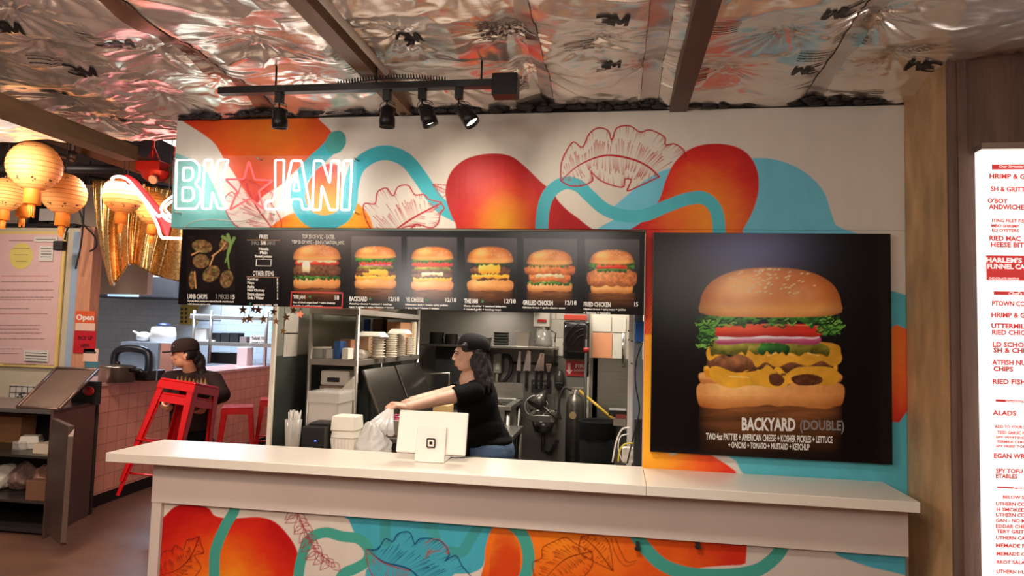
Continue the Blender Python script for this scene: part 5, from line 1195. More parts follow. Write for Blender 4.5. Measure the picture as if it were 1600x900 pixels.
# fire extinguisher (dark tank)
c = P(897, 680, Y=4.95); t = empty('fire_extinguisher', (c[0], 5.0, c[2]), 'dark round pressure tank with a gold round label and a hose', 'fire extinguisher')
zt_ = P(897, 615, Y=5.0)[2]; r = 14/1060*5.05
MB().lathe((c[0], 5.0, c[2]-.3), [(0, 0), (r, .0), (r, zt_-c[2]+.22), (r*.8, zt_-c[2]+.27), (r*.35, zt_-c[2]+.3), (r*.35, zt_-c[2]+.33), (0, zt_-c[2]+.33)], 28).build('tank', M_ssd, t)
MB().bb(c[0]-.05, c[0]+.05, 5.0, 5.195, c[2]-.05, c[2]-.02).build('wall_bracket', M_ssd, t); q = P(895, 649, Y=5.0-r-.002); MB().cyl(q, q+np.array([0, -.003, 0]), .026, n=20).build('round_label', mat('gold_label', (150, 126, 84), .5), t)
m_ = MB(); q = P(897, 612, Y=5.0); m_.box(q, (.07, .03, .03)); m_.box(q+np.array([.03, 0, .03]), (.09, .015, .008)); m_.build('valve_head', M_alu, t)
m_ = MB(); m_.tube([P(x, y, Y=4.98) for x, y in smooth_pts([(893, 610), (882, 606), (875, 620), (873, 640), (876, 655)], 5, False)], .009, 8); m_.build('hose', M_blkm, t)
# mop
t = empty('broom', P(962, 660, Y=4.5), 'yellow-handled broom leaning across the steel wall', 'broom')
m_ = MB(); m_.cyl(P(905, 610, Y=5.12), P(960, 657, Y=5.0), .011, n=10); m_.build('handle', mat('yellow_plastic', (196, 160, 44), .45), t)
pb_ = P(960, 657, Y=5.0); MB().box(pb_+np.array([.03, 0, -.05]), (.16, .05, .04), roty(.7)).build('head', M_blkm, t); 
m_ = MB()
for k in range(14): m_.cyl(pb_+np.array([-.03+.009*k, 0, -.03-.006*k]), pb_+np.array([-.08+.011*k, 0, -.12-.006*k]), .004, .003, 5)
m_.build('bristles', M_blk, t)
t = empty('black_pole', P(917, 690, Y=4.9), 'thin black pole with a red collar standing beside the towel dispenser', 'pole')
q_ = P(914, 690, Y=4.9); MB().cyl(P(916, 530, Y=4.9), (q_[0], q_[1], .012), .011, n=10).build('shaft', M_blk, t); MB().cyl(P(916, 543, Y=4.9), P(916, 551, Y=4.9), .02, n=10).build('collar', MATS['red_plastic'], t)
# trash bin
x0, x1, z0, z1 = R4(902, 663, 962, 730, 4.45)
t = empty('trash_bin', ((x0+x1)/2, 4.65, .012), 'large black rubbish bin with a liner folded over its rim', 'rubbish bin')
cx_ = (x0+x1)/2; r = (x1-x0)/2
M_bin = mat('black_bin_plastic', (8, 8, 8), .9)
MB().lathe((cx_, 4.68, .012), [(0, 0), (r*.8, 0), (r, z1-.02), (r*.95, z1-.02), (r*.78, .03), (0, .03)], 28).build('bin_body', M_bin, t)
m_ = MB(); v = []; N = 56
for zz, rr in ((z1-.012, .93), (z1, 1.0), (z1-.01, 1.06), (z1-.12, 1.04)):
    for k in range(N): a = 2*math.pi*k/N; q = r*rr*(1+.015*math.sin(a*11)*(zz < z1-.05)); v.append((cx_+q*math.cos(a), 4.68+q*math.sin(a), zz+.008*math.sin(a*7)*(zz < z1-.05)))
m_.add(v, [(j*N+k, j*N+(k+1) % N, (j+1)*N+(k+1) % N, (j+1)*N+k) for j in range(3) for k in range(N)], 0, True); m_.build('liner', M_bin, t)
# papers on the cream panels
for px, m, lab in (((925, 520, 956, 559), mat('orange_paper', (206, 140, 100), .7), 'orange sheet of paper taped to the cream wall panel'), ((957, 521, 977, 560), mat('white_sheet', (196, 192, 178), .7), 'white sheet of paper right of the orange one'), ((926, 491, 955, 518), MATS['white_sheet'], 'white sheet of paper above the orange one'), ((957, 492, 978, 519), MATS['white_sheet'], 'white sheet with a dark clip at the top right of the cream panel')):
    o = fbox('paper_sheet', m, px, 5.19, .004, lab, 'paper', bevel=0)
# white upright posts, cables, right jamb
struct(MB().bb(*R4(981, 490, 989, 730, 3.3)[:2], 3.3, 3.36, 0, 2.55), 'trim_13', mat('white_rail', (206, 200, 190), .4, .2))
x0, x1, _, _ = R4(990, 490, 1003, 700, 3.15)
m_ = MB().bb(x0, x1, 3.15, 3.3, 0, 2.55); struct(m_, 'trim_14', mat('grey_post', (120, 126, 132), .4, .3))
m_ = MB()
for px, py in ((979, 517), (979, 531), (984, 568), (984, 533)): q = P(px+3, py, Y=3.298); m_.cyl(q, q+np.array([0, -.003, 0]), .004, n=10)
struct(m_, 'trim_15', M_blk)
t = empty('door_handle', P(973, 575, Y=5.1), 'vertical chrome bar handle in front of the cream panels', 'handle')
MB().cyl(P(974, 521, Y=5.08), P(974, 574, Y=5.08), .012, n=12).build('bar', mat('chrome', (200, 200, 200), .15, 1.0), t)
m_ = MB()
for py in (528, 568): q = P(974, py, Y=5.08); m_.cyl(q, q+np.array([0, .11, 0]), .008, n=8)
m_.build('mount', MATS['chrome'], t)
tag(MB().bb(*R4(993, 502, 1006, 534, 3.1)[:2], 3.1, 3.14, *R4(993, 502, 1006, 534, 3.1)[2:]).build('blue_tape', mat('blue_tape', (30, 90, 170), .6)), 'square of blue painter tape on the grey post beside the opening', 'tape')
t = empty('power_strip', P(998, 730, Y=3.12), 'black power strip standing on end behind the counter at the right of the opening', 'power strip')
fbox('casing', M_blkm, (991, 655, 1004, 728), 3.05, .05, None, None, parent=t, bevel=.004)
fbox('adapter', M_wpl, (972, 700, 990, 724), 3.1, .05, None, None, parent=t, bevel=.006)
t2 = [('white_cable', [(985, 668), (972, 671), (963, 690), (957, 722)], 'white_cord', (222, 216, 206), .004, 'white cable looping down by the white rail'), ('yellow_cable', [(990, 692), (975, 695), (968, 706), (966, 722)], 'yellow_cord', (206, 186, 50), .004, 'yellow cable looping beside the white adapter'),
      ('black_cable', [(1004, 535), (994, 565), (993, 600), (999, 640), (990, 680), (980, 724)], 'black_cord', (20, 20, 20), .0035, 'long black cable hanging down the grey post'), ('white_cable', [(984, 678), (970, 682), (966, 700), (972, 720)], 'white_cord', (222, 216, 206), .003, 'thinner white cable beside the yellow one')]
for nm, pts, mn_, col, r, lab in t2:
    m_ = MB(); m_.tube([P(x, y, Y=3.03) for x, y in smooth_pts(pts, 6, False)], r, 6); tag(m_.build(nm, mat(mn_, col, .4)), lab, 'cable')
t = empty('card_machine', P(960, 660, Y=3.5), 'small steel and black machine on a bracket by the white rail', 'machine')
fbox('base', M_ss, (958, 652, 979, 666), 3.4, .1, None, None, parent=t); fbox('top', M_blk, (951, 641, 979, 650), 3.4, .1, None, None, parent=t); fbox('label', mat('red_label', (120, 36, 30), .5), (962, 648, 978, 654), 3.39, .02, None, None, parent=t, bevel=0)
# cup of straws and papers on the left panel
c = P(458, 688, Y=3.52); t = empty('straw_cup', (c[0], 3.52, .966), 'clear cup packed with white wrapped straws at the left end of the ledge', 'cup')
zt_ = P(458, 655, Y=3.3)[2]; cx_ = P(458, 670, Y=3.3)[0]
t.location = (cx_, 3.3, ZL); ORG[t.name] = np.array([cx_, 3.3, ZL])
MB().lathe((cx_, 3.3, ZL), [(0, 0), (.034, 0), (.043, zt_-ZL), (.041, zt_-ZL), (.032, .004), (0, .004)], 20).build('cup_body', M_clear, t)
m_ = MB()
for k in range(30): a = rs3.uniform(0, 6.28); q = rs3.uniform(0, .028); m_.cyl((cx_+q*math.cos(a), 3.3+q*math.sin(a), ZL+.01), (cx_+q*1.5*math.cos(a)+.005, 3.3+q*1.5*math.sin(a), zt_+rs3.uniform(.02, .05)), .0028, n=6)
m_.build('straws', mat('straw_paper', (206, 200, 190), .6), t)
for yy, zz, lab in ((3.62, (489, 522), 'upper narrow paper notice on the left kitchen wall'), (3.60, (520, 557), 'lower grey paper notice with small print on the left kitchen wall')):
    pa_ = P(452, zz[0], X=-1.795); pb_ = P(452, zz[1], X=-1.795); o = MB().bb(-1.799, -1.796, 3.50, 3.66, pb_[2], pa_[2]).build('paper_notice', mat('grey_white_paper', (176, 168, 156), .7), None); tag(o, lab, 'paper')
# ------------------------------------------------------------------ the neighbouring stall on the left
M_pinkt = tilemat('pink_handmade_tile', (224, 156, 132), (172, 112, 96), .135, .135, 'yz', .3, .6, .025, 0.0, .07)
tilemat('pale_blue_tile', (196, 206, 214), (168, 178, 188), .2, .1, 'xz', .25, .2, .03, .5, .04)
M_pink = mat('pink_stone_top', (214, 168, 158), .25, var=.06)
A = np.array([-4.35, 5.22]); B = np.array([-4.63, 8.85])
def wallseg(a, b, th, z0, z1):
    """a straight wall whose right-hand face runs a to b on plan"""
    d = (b-a)/np.linalg.norm(b-a); n = np.array([-d[1], d[0]])*th
    return MB().prism([(a[0], a[1], z0), (b[0], b[1], z0), (b[0]+n[0], b[1]+n[1], z0), (a[0]+n[0], a[1]+n[1], z0)], (0, 0, z1-z0))
pc_ = empty('tiled_counter', (-4.6, 7.0, 0), 'long pink tiled counter of the neighbouring stall with a dark kick board', 'counter')
wallseg(A, B, .5, .12, 1.04).build('tiled_body', M_pinkt, pc_); wallseg(A+np.array([-.05, .02]), B+np.array([-.05, 0]), .4, 0, .12).build('kick_board', M_blkm, pc_)
wallseg(A+np.array([.015, -.01]), B+np.array([.015, 0]), .54, 1.04, 1.07).build('top', M_pink, pc_, bevel=.004)
MB().bb(B[0]-.3, -2.0, 8.88, 8.98, 0, 1.07).build('tiled_end', MATS['pink_handmade_tile'], pc_)
struct(MB().bb(-9.5, -1.9, 9.3, 9.4, 0, 3.1), 'wall_back', MATS['pale_blue_tile'])
struct(MB().bb(-1.99, -1.89, 5.7, 9.3, 0, 3.1), 'wall_right', mat('pink_side_wall', (206, 166, 158), .6))
struct(MB().bb(-9.5, -5.0, 6.62, 6.70, 1.9, 3.1), 'wall_left', mat('warm_white_wall', (212, 190, 170), .7))
x0, x1, z0, z1 = R4(-60, 356, 121, 640, 5.85)
struct(MB().bb(-7.2, x1, 5.85, 5.92, 0, z1), 'wall_left', mat('cream_wall', (196, 186, 160), .6, var=.06))
x2, x3, _, z3 = R4(121, 355, 143, 575, 5.8)
struct(MB().bb(x2, x3, 5.78, 5.9, 0, z3), 'trim_16', mat('orange_wood_post', (196, 138, 104), .6, var=.2, stretch=(4, 4, .6)))
x2, x3, z2, z3 = R4(108, 362, 121, 575, 5.83)
struct(MB().bb(x2, x3, 5.83, 5.851, z2, z3), 'trim_17', mat('bluish_glass_strip', (168, 190, 210), .15, .2))
# pink menu banner
t = empty('menu_banner', P(40, 575, Y=5.8), 'pink menu poster with a yellow border and a yellow circle hanging on the left wall', 'poster')
x0, x1, z0, z1 = R4(-40, 361, 96, 573, 5.82)
MB().bb(x0, x1, 5.82, 5.835, z0, z1).build('yellow_border', mat('yellow_border', (222, 196, 120), .5), t)
MB().bb(x0+.03, x1-.03, 5.815, 5.825, z0+.03, z1-.03).build('sheet', mat('pale_pink_sheet', (222, 186, 180), .45), t)
m_ = MB(); c = P(33, 400, Y=5.813); m_.cyl(c, c+np.array([0, .003, 0]), .13, n=32, mi=0, smooth=False)
rr_ = np.random.RandomState(6)
def line(px0, px1, py, mi=1, h=1.3):
    a, b = P(px0, py, Y=5.813), P(px1, py-(px1-px0)*.02*0, Y=5.813); m_.bb(a[0], b[0], 5.812, 5.814, a[2]-h/360, a[2]+h/360, mi)
for py, a, b in ((431, 2, 75), (440, 2, 84), (453, 0, 83), (464, 0, 83), (468, 0, 80), (482, 0, 45), (490, 0, 75), (508, 0, 64), (514, 0, 60), (520, 0, 65), (529, 0, 70), (545, 0, 34), (552, 0, 30), (569, 5, 55)):
    x = a
    while x < b: L = rr_.uniform(3, 9); line(x, min(x+L, b), py, 1 if py not in (431, 490) else 2, .7); x += L+1.2
for px0_, px1_, py_ in ((14, 52, 376), (19, 47, 388), (22, 44, 398), (24, 42, 408)): line(px0_, px1_, py_, 1, .8)
m_.build('print', [mat('yellow_circle_print', (222, 206, 112), .5), mat('grey_pink_print', (130, 92, 98), .5), mat('rose_print', (200, 110, 110), .5)], t)
for k, (px, lab) in enumerate((((53, 370, 90, 378), 'narrow white note pinned near the top of the pink poster'), ((61, 384, 83, 408), 'small square white note pinned on the pink poster'), ((37, 547, 76, 565), 'white note pinned near the bottom of the pink poster'))):
    o = fbox('pinned_note', mat('note_paper', (216, 212, 200), .7), px, 5.806, .003, lab, 'note', bevel=0)
    m2 = MB(); x0, x1, y0, y1 = px
    x0, y0, x1, y1 = px
    for q in range(4 if y1-y0 > 10 else 1): a_, b2 = P(x0+3, y0+4+q*4.4, Y=5.804), P(x1-3, y0+4+q*4.4, Y=5.804); m2.bb(a_[0], b2[0], 5.803, 5.805, a_[2]-.003, a_[2]+.003)
    m2.build('lettering', mat('dark_print', (60, 60, 58), .6), o)
# signs on the post
t = empty('open_sign', P(133, 516, Y=5.77), 'orange and white Open sign on the post at the end of the pink counter', 'sign')
fbox('upper_panel', mat('orange_sign', (214, 92, 50), .5), (118, 486, 148, 505), 5.77, .006, None, None, parent=t, bevel=0); fbox('lower_panel', mat('cream_sign', (226, 190, 168), .5), (118, 505, 148, 516.5), 5.77, .006, None, None, parent=t, bevel=0)
m_ = MB(); textpx(m_, 'Open', 119, 491, 147, 503, dict(Y=5.768), 0, .04, 0); m_.build('lettering', mat('sign_white', (240, 226, 214), .5), t)
t = empty('pickup_sign', P(132, 552, Y=5.77), 'red PICK UP HERE sign directly below the Open sign', 'sign')
fbox('panel', mat('deep_red_sign', (186, 26, 40), .5), (115, 517, 149, 552), 5.77, .006, None, None, parent=t, bevel=0)
m_ = MB(); textpx(m_, 'PICK UP', 122, 525, 145, 531, dict(Y=5.768), 0, .02, 0); textpx(m_, 'HERE', 126, 537, 139, 543, dict(Y=5.768), 0, .02, 0); m_.build('lettering', mat('dark_red_ink', (70, 10, 20), .5), t)
t = empty('flyer', P(142, 575, Y=5.77), 'small flyer with a teal lower half standing at the end of the pink counter', 'flyer')
fbox('upper_half', MATS['cream_sign'], (130, 545, 153, 565), 5.77, .005, None, None, parent=t, bevel=0); fbox('lower_half', mat('teal_print', (70, 120, 130), .5), (132, 565, 154, 576), 5.77, .005, None, None, parent=t, bevel=0)
m_ = MB(); a_, b2 = P(133, 550, Y=5.768), P(150, 550, Y=5.768); m_.bb(a_[0], b2[0], 5.767, 5.769, a_[2]-.006, a_[2]+.006); m_.build('lettering', MATS['dark_print'], t)
# QR code on the cream wall is left out

# ---- open steel cabinet with a raised lid
cb = empty('steel_cabinet', (-4.6, 4.8, 0), 'open brown steel cabinet with shelves, a swung-out door and a tilted steel lid on top', 'cabinet')
M_br = mat('brown_steel', (104, 84, 74), .38, .6, bump=.05, bscale=30, var=.12); M_brd = mat('dark_cabinet_inside', (44, 36, 32), .7)
f0 = P(84, 640, Y=4.5); f1 = P(152, 600, Y=5.12)
FA = np.array([f0[0], 4.5]); FB = np.array([f1[0], 5.12])
zc = .93; CX0 = -6.2
side = wallseg(FA, FB, .02, .0, zc); side.build('side_panel', M_br, cb, bevel=.002)
def cshelf(z0, z1, yf=4.5, ins=.012): return MB().prism([(CX0, yf, z0), (FA[0]-ins, yf, z0), (FB[0]-ins, 5.12, z0), (CX0, 5.12, z0)], (0, 0, z1-z0))
cshelf(zc-.03, zc, ins=.0).build('top_plate', M_ss, cb, bevel=.002)
MB().bb(CX0, FB[0], 5.14, 5.16, .0, zc-.03).build('back_panel', M_brd, cb)
for z, yy in ((P(40, 711, Y=4.5)[2], 4.5), (P(40, 782, Y=4.5)[2], 4.5)):
    cshelf(z-.02, z).build('shelf', M_ssd, cb, bevel=.002)
cshelf(.02, .05, 4.55).build('floor_plate', M_brd, cb)
zsA = P(40, 711, Y=4.5)[2]; zsB = P(40, 782, Y=4.5)[2]
# door swung out toward the camera
da = P(88, 645, Y=4.5); dbx = P(100, 845, Z=0.02)
D0 = np.array([da[0]+.02, 4.49]); D1 = np.array([dbx[0]+.05, dbx[1]-.25])
D1 = np.array([P(104, 845, Y=4.2)[0], 4.2]); 
dd = wallseg(D1, D0, .035, .08, zc-.05); dr_ = dd.build('door', M_br, cb, bevel=.004)
n_ = (D1-D0)/np.linalg.norm(D1-D0)
MB().prism([(D1[0], D1[1], .10), (D1[0]+.012, D1[1]-.02, .10), (D1[0]+.012, D1[1]-.02, zc-.12), (D1[0], D1[1], zc-.07)], (-.03, -.01, 0)).build('door_edge', mat('worn_edge_steel', (140, 122, 108), .4, .7), dr_)
# tilted lid tray
def T4(px, py, Y): return P(px, py, Y=Y)
q = [T4(70, 638, 4.5), T4(92, 640, 4.5), T4(152, 577, 5.08), T4(110, 576, 5.08)]
q = [T4(27, 638, 4.52), T4(92, 641, 4.52), T4(153, 579, 5.0), T4(88, 577, 5.0)]
MB().prism(q, (0, .01, .012)).build('raised_lid', mat('lid_copper_steel', (176, 150, 132), .25, .8, var=.1), cb, bevel=.002)
m_ = MB(); 
for a, b in ((0, 1), (1, 2), (2, 3), (3, 0)): m_.cyl(q[a]+np.array([0, 0, .008]), q[b]+np.array([0, 0, .008]), .014, n=8)
m_.build('lid_frame', M_br, cb)
c = P(138, 611, Y=5.0); m_ = MB(); m_.ball(c, (.055, .01, .04), 16); m_.build('round_label', mat('red_oval_label', (190, 34, 34), .4), cb)
m_ = MB().bb(*R4(112, 596, 150, 625, 5.06)[:2], 5.06, 5.12, zc-.02, R4(112, 596, 150, 612, 5.06)[3]); m_.build('control_box', M_blkm, cb)
# things in the cabinet
def cx(px, Y=4.7): return P(px, 700, Y=Y)[0]
x0, x1, z0, z1 = R4(38, 672, 60, 708, 4.62)
foam_box((cx(48, 4.75), 4.75, zsA+.0005), .14, .10, 'greenish white foam box standing on the upper cabinet shelf', None, .5)
fbox('carton', mat('white_carton', (206, 192, 168), .6), (51, 694, 82, 711), 4.56, .14, 'flat white carton on the right of the upper cabinet shelf', 'carton', zb=zsA+.0005)
o = fbox('plastic_sleeve', M_clear, (18, 690, 38, 705), 4.66, .1, 'white plastic sleeve lying on the upper cabinet shelf', 'sleeve', bevel=.01)
fbox('cardboard_box', M_card, (-30, 650, 32, 700), 4.9, .15, 'dim brown cardboard box at the back of the upper cabinet shelf', 'cardboard box', zb=zsA+.0005)
for px, w_, m_, lab in ((2, 26, M_foam, 'white foam pack at the left end of the lower cabinet shelf'), (28, 26, mat('bag_grey', (150, 120, 108), .3, bump=.8), 'crumpled plastic bag of rolls in the middle of the lower cabinet shelf'), (66, 26, mat('bag_pink', (170, 128, 110), .3, bump=.8), 'plastic wrapped brown box pack on the right of the lower cabinet shelf')):
    xx = cx(px, 4.7); mm = crumple((xx, 4.76, zsB+.10), (.085, .10, .11), int(px)+3, .2); 
    tag(mm.build('wrapped_pack', m_), lab, 'wrapped pack')
fbox('cardboard_box', mat('dim_card', (120, 82, 60), .8), (40, 752, 80, 782), 4.51, .09, 'low brown box in front of the wrapped packs on the lower cabinet shelf', 'cardboard box', zb=zsB+.0005)
# sticker grid on the cream wall
t = empty('sticker_chart', P(32, 634, Y=5.84), 'white chart with a grid of small pictures behind the tilted lid', 'chart')
fbox('sheet', mat('chart_white', (206, 200, 186), .6), (15, 601, 62, 636), 5.835, .004, None, None, parent=t, bevel=0)
m_ = MB()
for k in range(6): a = P(15+k*9.2, 618, Y=5.833); m_.bb(a[0]-.003, a[0]+.003, 5.832, 5.834, P(15, 636, Y=5.83)[2], P(15, 602, Y=5.83)[2])
for k in range(4): a = P(15, 603+k*10, Y=5.833); m_.bb(P(15, 600, Y=5.83)[0], P(62, 600, Y=5.83)[0], 5.832, 5.834, a[2]-.003, a[2]+.003)
for px, py in ((31, 616), (34, 620), (37, 614), (28, 621)): m_.ball(P(px, py, Y=5.83), .012, 8)
m_.build('grid_print', MATS['dark_print'], t)
# ledge clutter on the cream wall, wires, speaker
zl = R4(0, 340, 100, 357, 5.85)[2]
for px, py, w_, m_, lab, nm, ct in ((34, 330, 9, M_ss, 'left tall steel canister on the wall top behind the lanterns', 'steel_canister', 'canister'), (43, 330, 8, M_ss, 'right tall steel canister on the wall top behind the lanterns', 'steel_canister', 'canister')):
    a = P(px, py, Y=5.95); r = w_/2/1060*6.3; zz = P(px, 356, Y=5.95)[2]
    tag(MB().lathe((a[0], 5.95, zz), [(0, 0), (r, 0), (r, a[2]-zz), (r*.8, a[2]-zz+.02), (0, a[2]-zz+.02)], 20).build(nm, m_), lab, ct)
o = fbox('white_speaker', mat('grey_white_speaker', (176, 170, 164), .5), (61, 326, 84, 345), 5.9, .12, 'pale box shaped speaker on a stand on the wall top', 'speaker')
m_ = MB(); a = P(72, 345, Y=5.95); m_.cyl(a, (a[0], a[1], P(72, 356, Y=5.95)[2]), .02, .05, 12); m_.build('stand', M_blk, o)
fbox('black_shelf', M_blkm, (-20, 349, 118, 356), 5.9, .3, 'long black shelf lying along the top of the cream wall', 'shelf')
fbox('dark_monitor', M_blk, (46, 308, 66, 350), 6.1, .06, 'dark screen standing behind the pale speaker', 'monitor')
for k, pts in enumerate(([(134, 275), (132, 300), (130, 345), (126, 385), (118, 420)], [(122, 325), (128, 340), (130, 350), (148, 370), (150, 385), (140, 393)], [(116, 350), (106, 356), (101, 375)])):
    m_ = MB(); m_.tube([P(x, y, Y=5.7) for x, y in smooth_pts(pts, 6, False)], .008, 6); tag(m_.build('hanging_wire', M_blkm), ('long black wire hanging down the orange post', 'black wire looping back beside the orange post', 'short black wire ending in plugs over the pink poster')[k], 'wire')
fbox('black_plug', M_blkm, (82, 376, 97, 391), 5.6, .06, 'square black plug dangling over the top right of the pink poster', 'plug', bevel=.01)
# neighbouring kitchen
t = empty('exhaust_hood', P(200, 460, Y=8.6), 'dark grey exhaust hood on the pale tiled wall of the next stall', 'extraction hood')
x0, x1, z0, z1 = R4(120, 432, 305, 464, 8.4); MB().bb(x0, x1-.3, 8.4, 9.29, z0, z1).build('hood_body', mat('dark_grey_hood', (66, 62, 62), .5, .3), t, bevel=.005)
x0, x1, z2, z3 = R4(120, 421, 300, 432, 8.5); MB().bb(x0, x1-.35, 8.5, 9.29, z1+.001, z3).build('hood_top', mat('pale_hood_top', (176, 168, 160), .5), t)
fbox('hood_lamp', mat('hood_lens', (190, 214, 240), .4), (168, 459, 216, 463.5), 8.39, .02, None, None, parent=t, bevel=0)
def onc(px, off=.25):
    """a spot on the pink counter seen at photo column px"""
    d = P(px, 560, d=1.0)-CO; k = A-CO[:2]; e = (B-A); s_ = (d[0]*k[1]-d[1]*k[0])/(-(d[0]*e[1]-d[1]*e[0])); p = A+e*s_; n = np.array([-e[1], e[0]])/np.linalg.norm(e); return p+n*off
ZT = 1.0705
def cbox(name, m, px0, py0, px1, py1, off, dep, label, cat, parent=None, bevel=.004, onz=True):
    p = onc((px0+px1)/2, off); Y = p[1]; x0, x1, z0, z1 = R4(px0, py0, px1, py1, Y)
    o = MB().bb(x0, x1, Y, Y+dep, ZT if onz else z0, z1).build(name, m, parent, bevel=bevel)
    if label: tag(o, label, cat)
    return o, (x0, x1, Y, z1)
t = empty('black_press', (*onc(205, .12), ZT), 'large black appliance with a thick arched handle on the pink counter', 'appliance')
Yp = onc(205, .12)[1]; m_ = MB(); m_.tube([P(x, y, Y=Yp) for x, y in smooth_pts([(179, 588), (178, 568), (181, 552), (192, 545), (212, 545), (229, 550), (233, 562), (231, 586)], 5, False)], .034, 8); m_.build('arched_handle', mat('navy_black_plastic', (24, 30, 42), .35), t)
x0, x1, z0, z1 = R4(176, 578, 236, 592, Yp); MB().bb(x0, x1, Yp-.05, Yp+.2, ZT, z1).build('base', M_blk, t, bevel=.01)
t = empty('stock_pot', (*onc(178, .15), ZT), 'shiny steel pot with a black handle on the near end of the pink counter', 'pot')
Yp = onc(184, .15)[1]; x0, x1, z0, z1 = R4(160, 574, 206, 594, Yp); r = (x1-x0)/2; cx_ = (x0+x1)/2
MB().lathe((cx_, Yp, ZT), [(0, 0), (r, 0), (r, z1-ZT), (r*1.04, z1-ZT+.005), (r*.9, z1-ZT+.02), (0, z1-ZT+.03)], 28).build('pot_body', M_ss, t)
m_ = MB(); m_.tube([(cx_+r, Yp-.02, z1-.02), (cx_+r+.1, Yp-.02, z1-.02), (cx_+r+.13, Yp, z1-.05)], .018, 8); m_.build('handle', M_blk, t)
MB().cyl((cx_, Yp, z1+.02), (cx_, Yp, z1+.05), .02, n=12).build('knob', M_blk, t)
cbox('glass_screen', mat('pale_blue_screen', (150, 178, 208), .15, alpha=.6), 187, 535, 246, 585, .62, .02, 'pale blue glass screen standing on the pink counter', 'screen')
cbox('menu_card', mat('pink_card', (206, 160, 150), .6), 250, 537, 271, 580, .05, .01, 'pink menu card standing on the pink counter left of the person in a cap', 'menu card')
# white rice cooker / mixer
t = empty('rice_cooker', P(247, 535, Y=8.0), 'white rounded appliance with a dark lid knob on the shelf by the tiled wall', 'rice cooker')
x0, x1, z0, z1 = R4(230, 511, 264, 535, 8.0); r = (x1-x0)/2; MB().lathe(((x0+x1)/2, 8.1, z0), [(0, 0), (r, 0), (r*1.02, .1), (r*.9, z1-z0), (0, z1-z0+.02)], 24).build('body', M_wpl, t); MB().ball(((x0+x1)/2, 8.1, z1+.02), (.09, .09, .04), 12).build('knob', mat('navy_knob', (40, 50, 80), .4), t)
t = empty('white_kettle', P(218, 533, Y=8.0), 'white kettle lying left of the white rounded appliance', 'kettle'); x0, x1, z0, z1 = R4(207, 518, 226, 535, 7.9)
MB().ball(((x0+x1)/2, 8.0, (z0+z1)/2), ((x1-x0)/2, .1, (z1-z0)/2), 16).build('body', M_wpl, t); MB().cyl(((x0+x1)/2, 8.0, (z0+z1)/2), (x0-.06, 7.98, z1), .03, .012, 10).build('spout', M_wpl, t)
x0, x1, _, z1 = R4(190, 535, 275, 545, 7.85); tag(MB().bb(x0, x1, 7.85, 8.25, z1-.05, z1).bb(x0+.04, x1-.04, 7.9, 8.2, 0, z1-.05).build('work_shelf', mat('pale_steel', (176, 182, 190), .35, .5), bevel=.003), 'pale steel worktop carrying the white appliances by the tiled wall', 'worktop')
# pass-through shelf
YS = 8.45
t = empty('pass_shelf', P(360, 560, Y=YS), 'two-tier steel serving shelf with black containers above the pink counter', 'shelf')
for py0, py1, a, b in ((494, 499, 296, 424), (535, 541, 300, 426)): x0, x1, z0, z1 = R4(a, py0, b, py1, YS); MB().bb(x0, x1, YS, YS+.35, z0, z1).build('board', M_alu, t, bevel=.003)
zb_ = ZT
for px in (302, 329, 416): x = P(px, 500, Y=YS)[0]; MB().cyl((x, YS+.02, 1.07), (x, YS+.02, z1+.42), .022, n=8).build('post', M_alu, t)
zl2 = R4(300, 535, 426, 541, YS)[3]+.0005; zl1 = R4(296, 494, 424, 499, YS)[3]+.0005
def sbox(name, m, px0, py0, px1, py1, dy, lab, cat, group=None, z=None, par=None):
    x0, x1, z0, z1 = R4(px0, py0, px1, py1, YS+dy); o = MB().bb(x0, x1, YS+dy, YS+dy+.15, z if z else z0, z1).build(name, m, par, bevel=.004)
    if lab: tag(o, lab, cat, group)
    return o
sbox('white_tub', M_wpl, 303, 513, 322, 540, .08, 'tall white round-edged tub on the lower serving shelf', 'tub', z=zl2)
for k, (a, b) in enumerate(((331, 344), (345, 358), (359, 372))): sbox('black_container', M_blkm, a, 520, b, 540, .06, 'black container on the lower serving shelf, %s' % ('left of three', 'middle of three', 'right of three')[k], 'container', 'black containers in a row', z=zl2)
sbox('white_cup', M_foam, 322, 531, 334, 540, .02, 'short white tub in front of the left black container', 'tub', z=zl2); sbox('grey_tub', mat('brown_grey', (140, 120, 116), .6), 374, 526, 385, 540, .06, 'brownish tub between the black containers and the white sign', 'tub', z=zl2)
sbox('white_tray', mat('blue_white_tray', (190, 204, 226), .4), 297, 491, 335, 498, .02, 'pale blue-white tray on the left end of the serving shelf', 'tray', z=zl1)
t2_ = empty('thank_you_sign', P(404, 541, Y=YS+.02), 'small white THANK YOU sign on the serving shelf', 'sign')
x0, x1, z0, z1 = R4(391, 524, 417, 541, YS+.03); MB().bb(x0, x1, YS+.02, YS+.03, zl2, z1).build('board', M_wpl, t2_)
m_ = MB(); textpx(m_, 'THANK YOU', 393, 526, 416, 531, dict(Y=YS+.018), 0, .03, 0); textpx(m_, 'COME AGAIN', 393, 534, 416, 539, dict(Y=YS+.018), 0, .03, 0); m_.build('lettering', MATS['dark_print'], t2_)
sbox('dark_window_strip', mat('black_warmer', (30, 28, 30), .3), 328, 551, 372, 566, .1, 'long dark warmer under the serving shelf on the pink counter', 'food warmer', z=ZT)
sbox('steel_tray', M_ss, 330, 566, 372, 575, -.0, None, None) if False else None
sbox('paper_stand', mat('white_stand_paper', (220, 200, 196), .6), 370, 543, 386, 576, -.1, 'white paper sheet standing on the pink counter below the serving shelf', 'paper', z=ZT)
x0, x1, z0, z1 = R4(281, 477, 308, 507, 9.28)
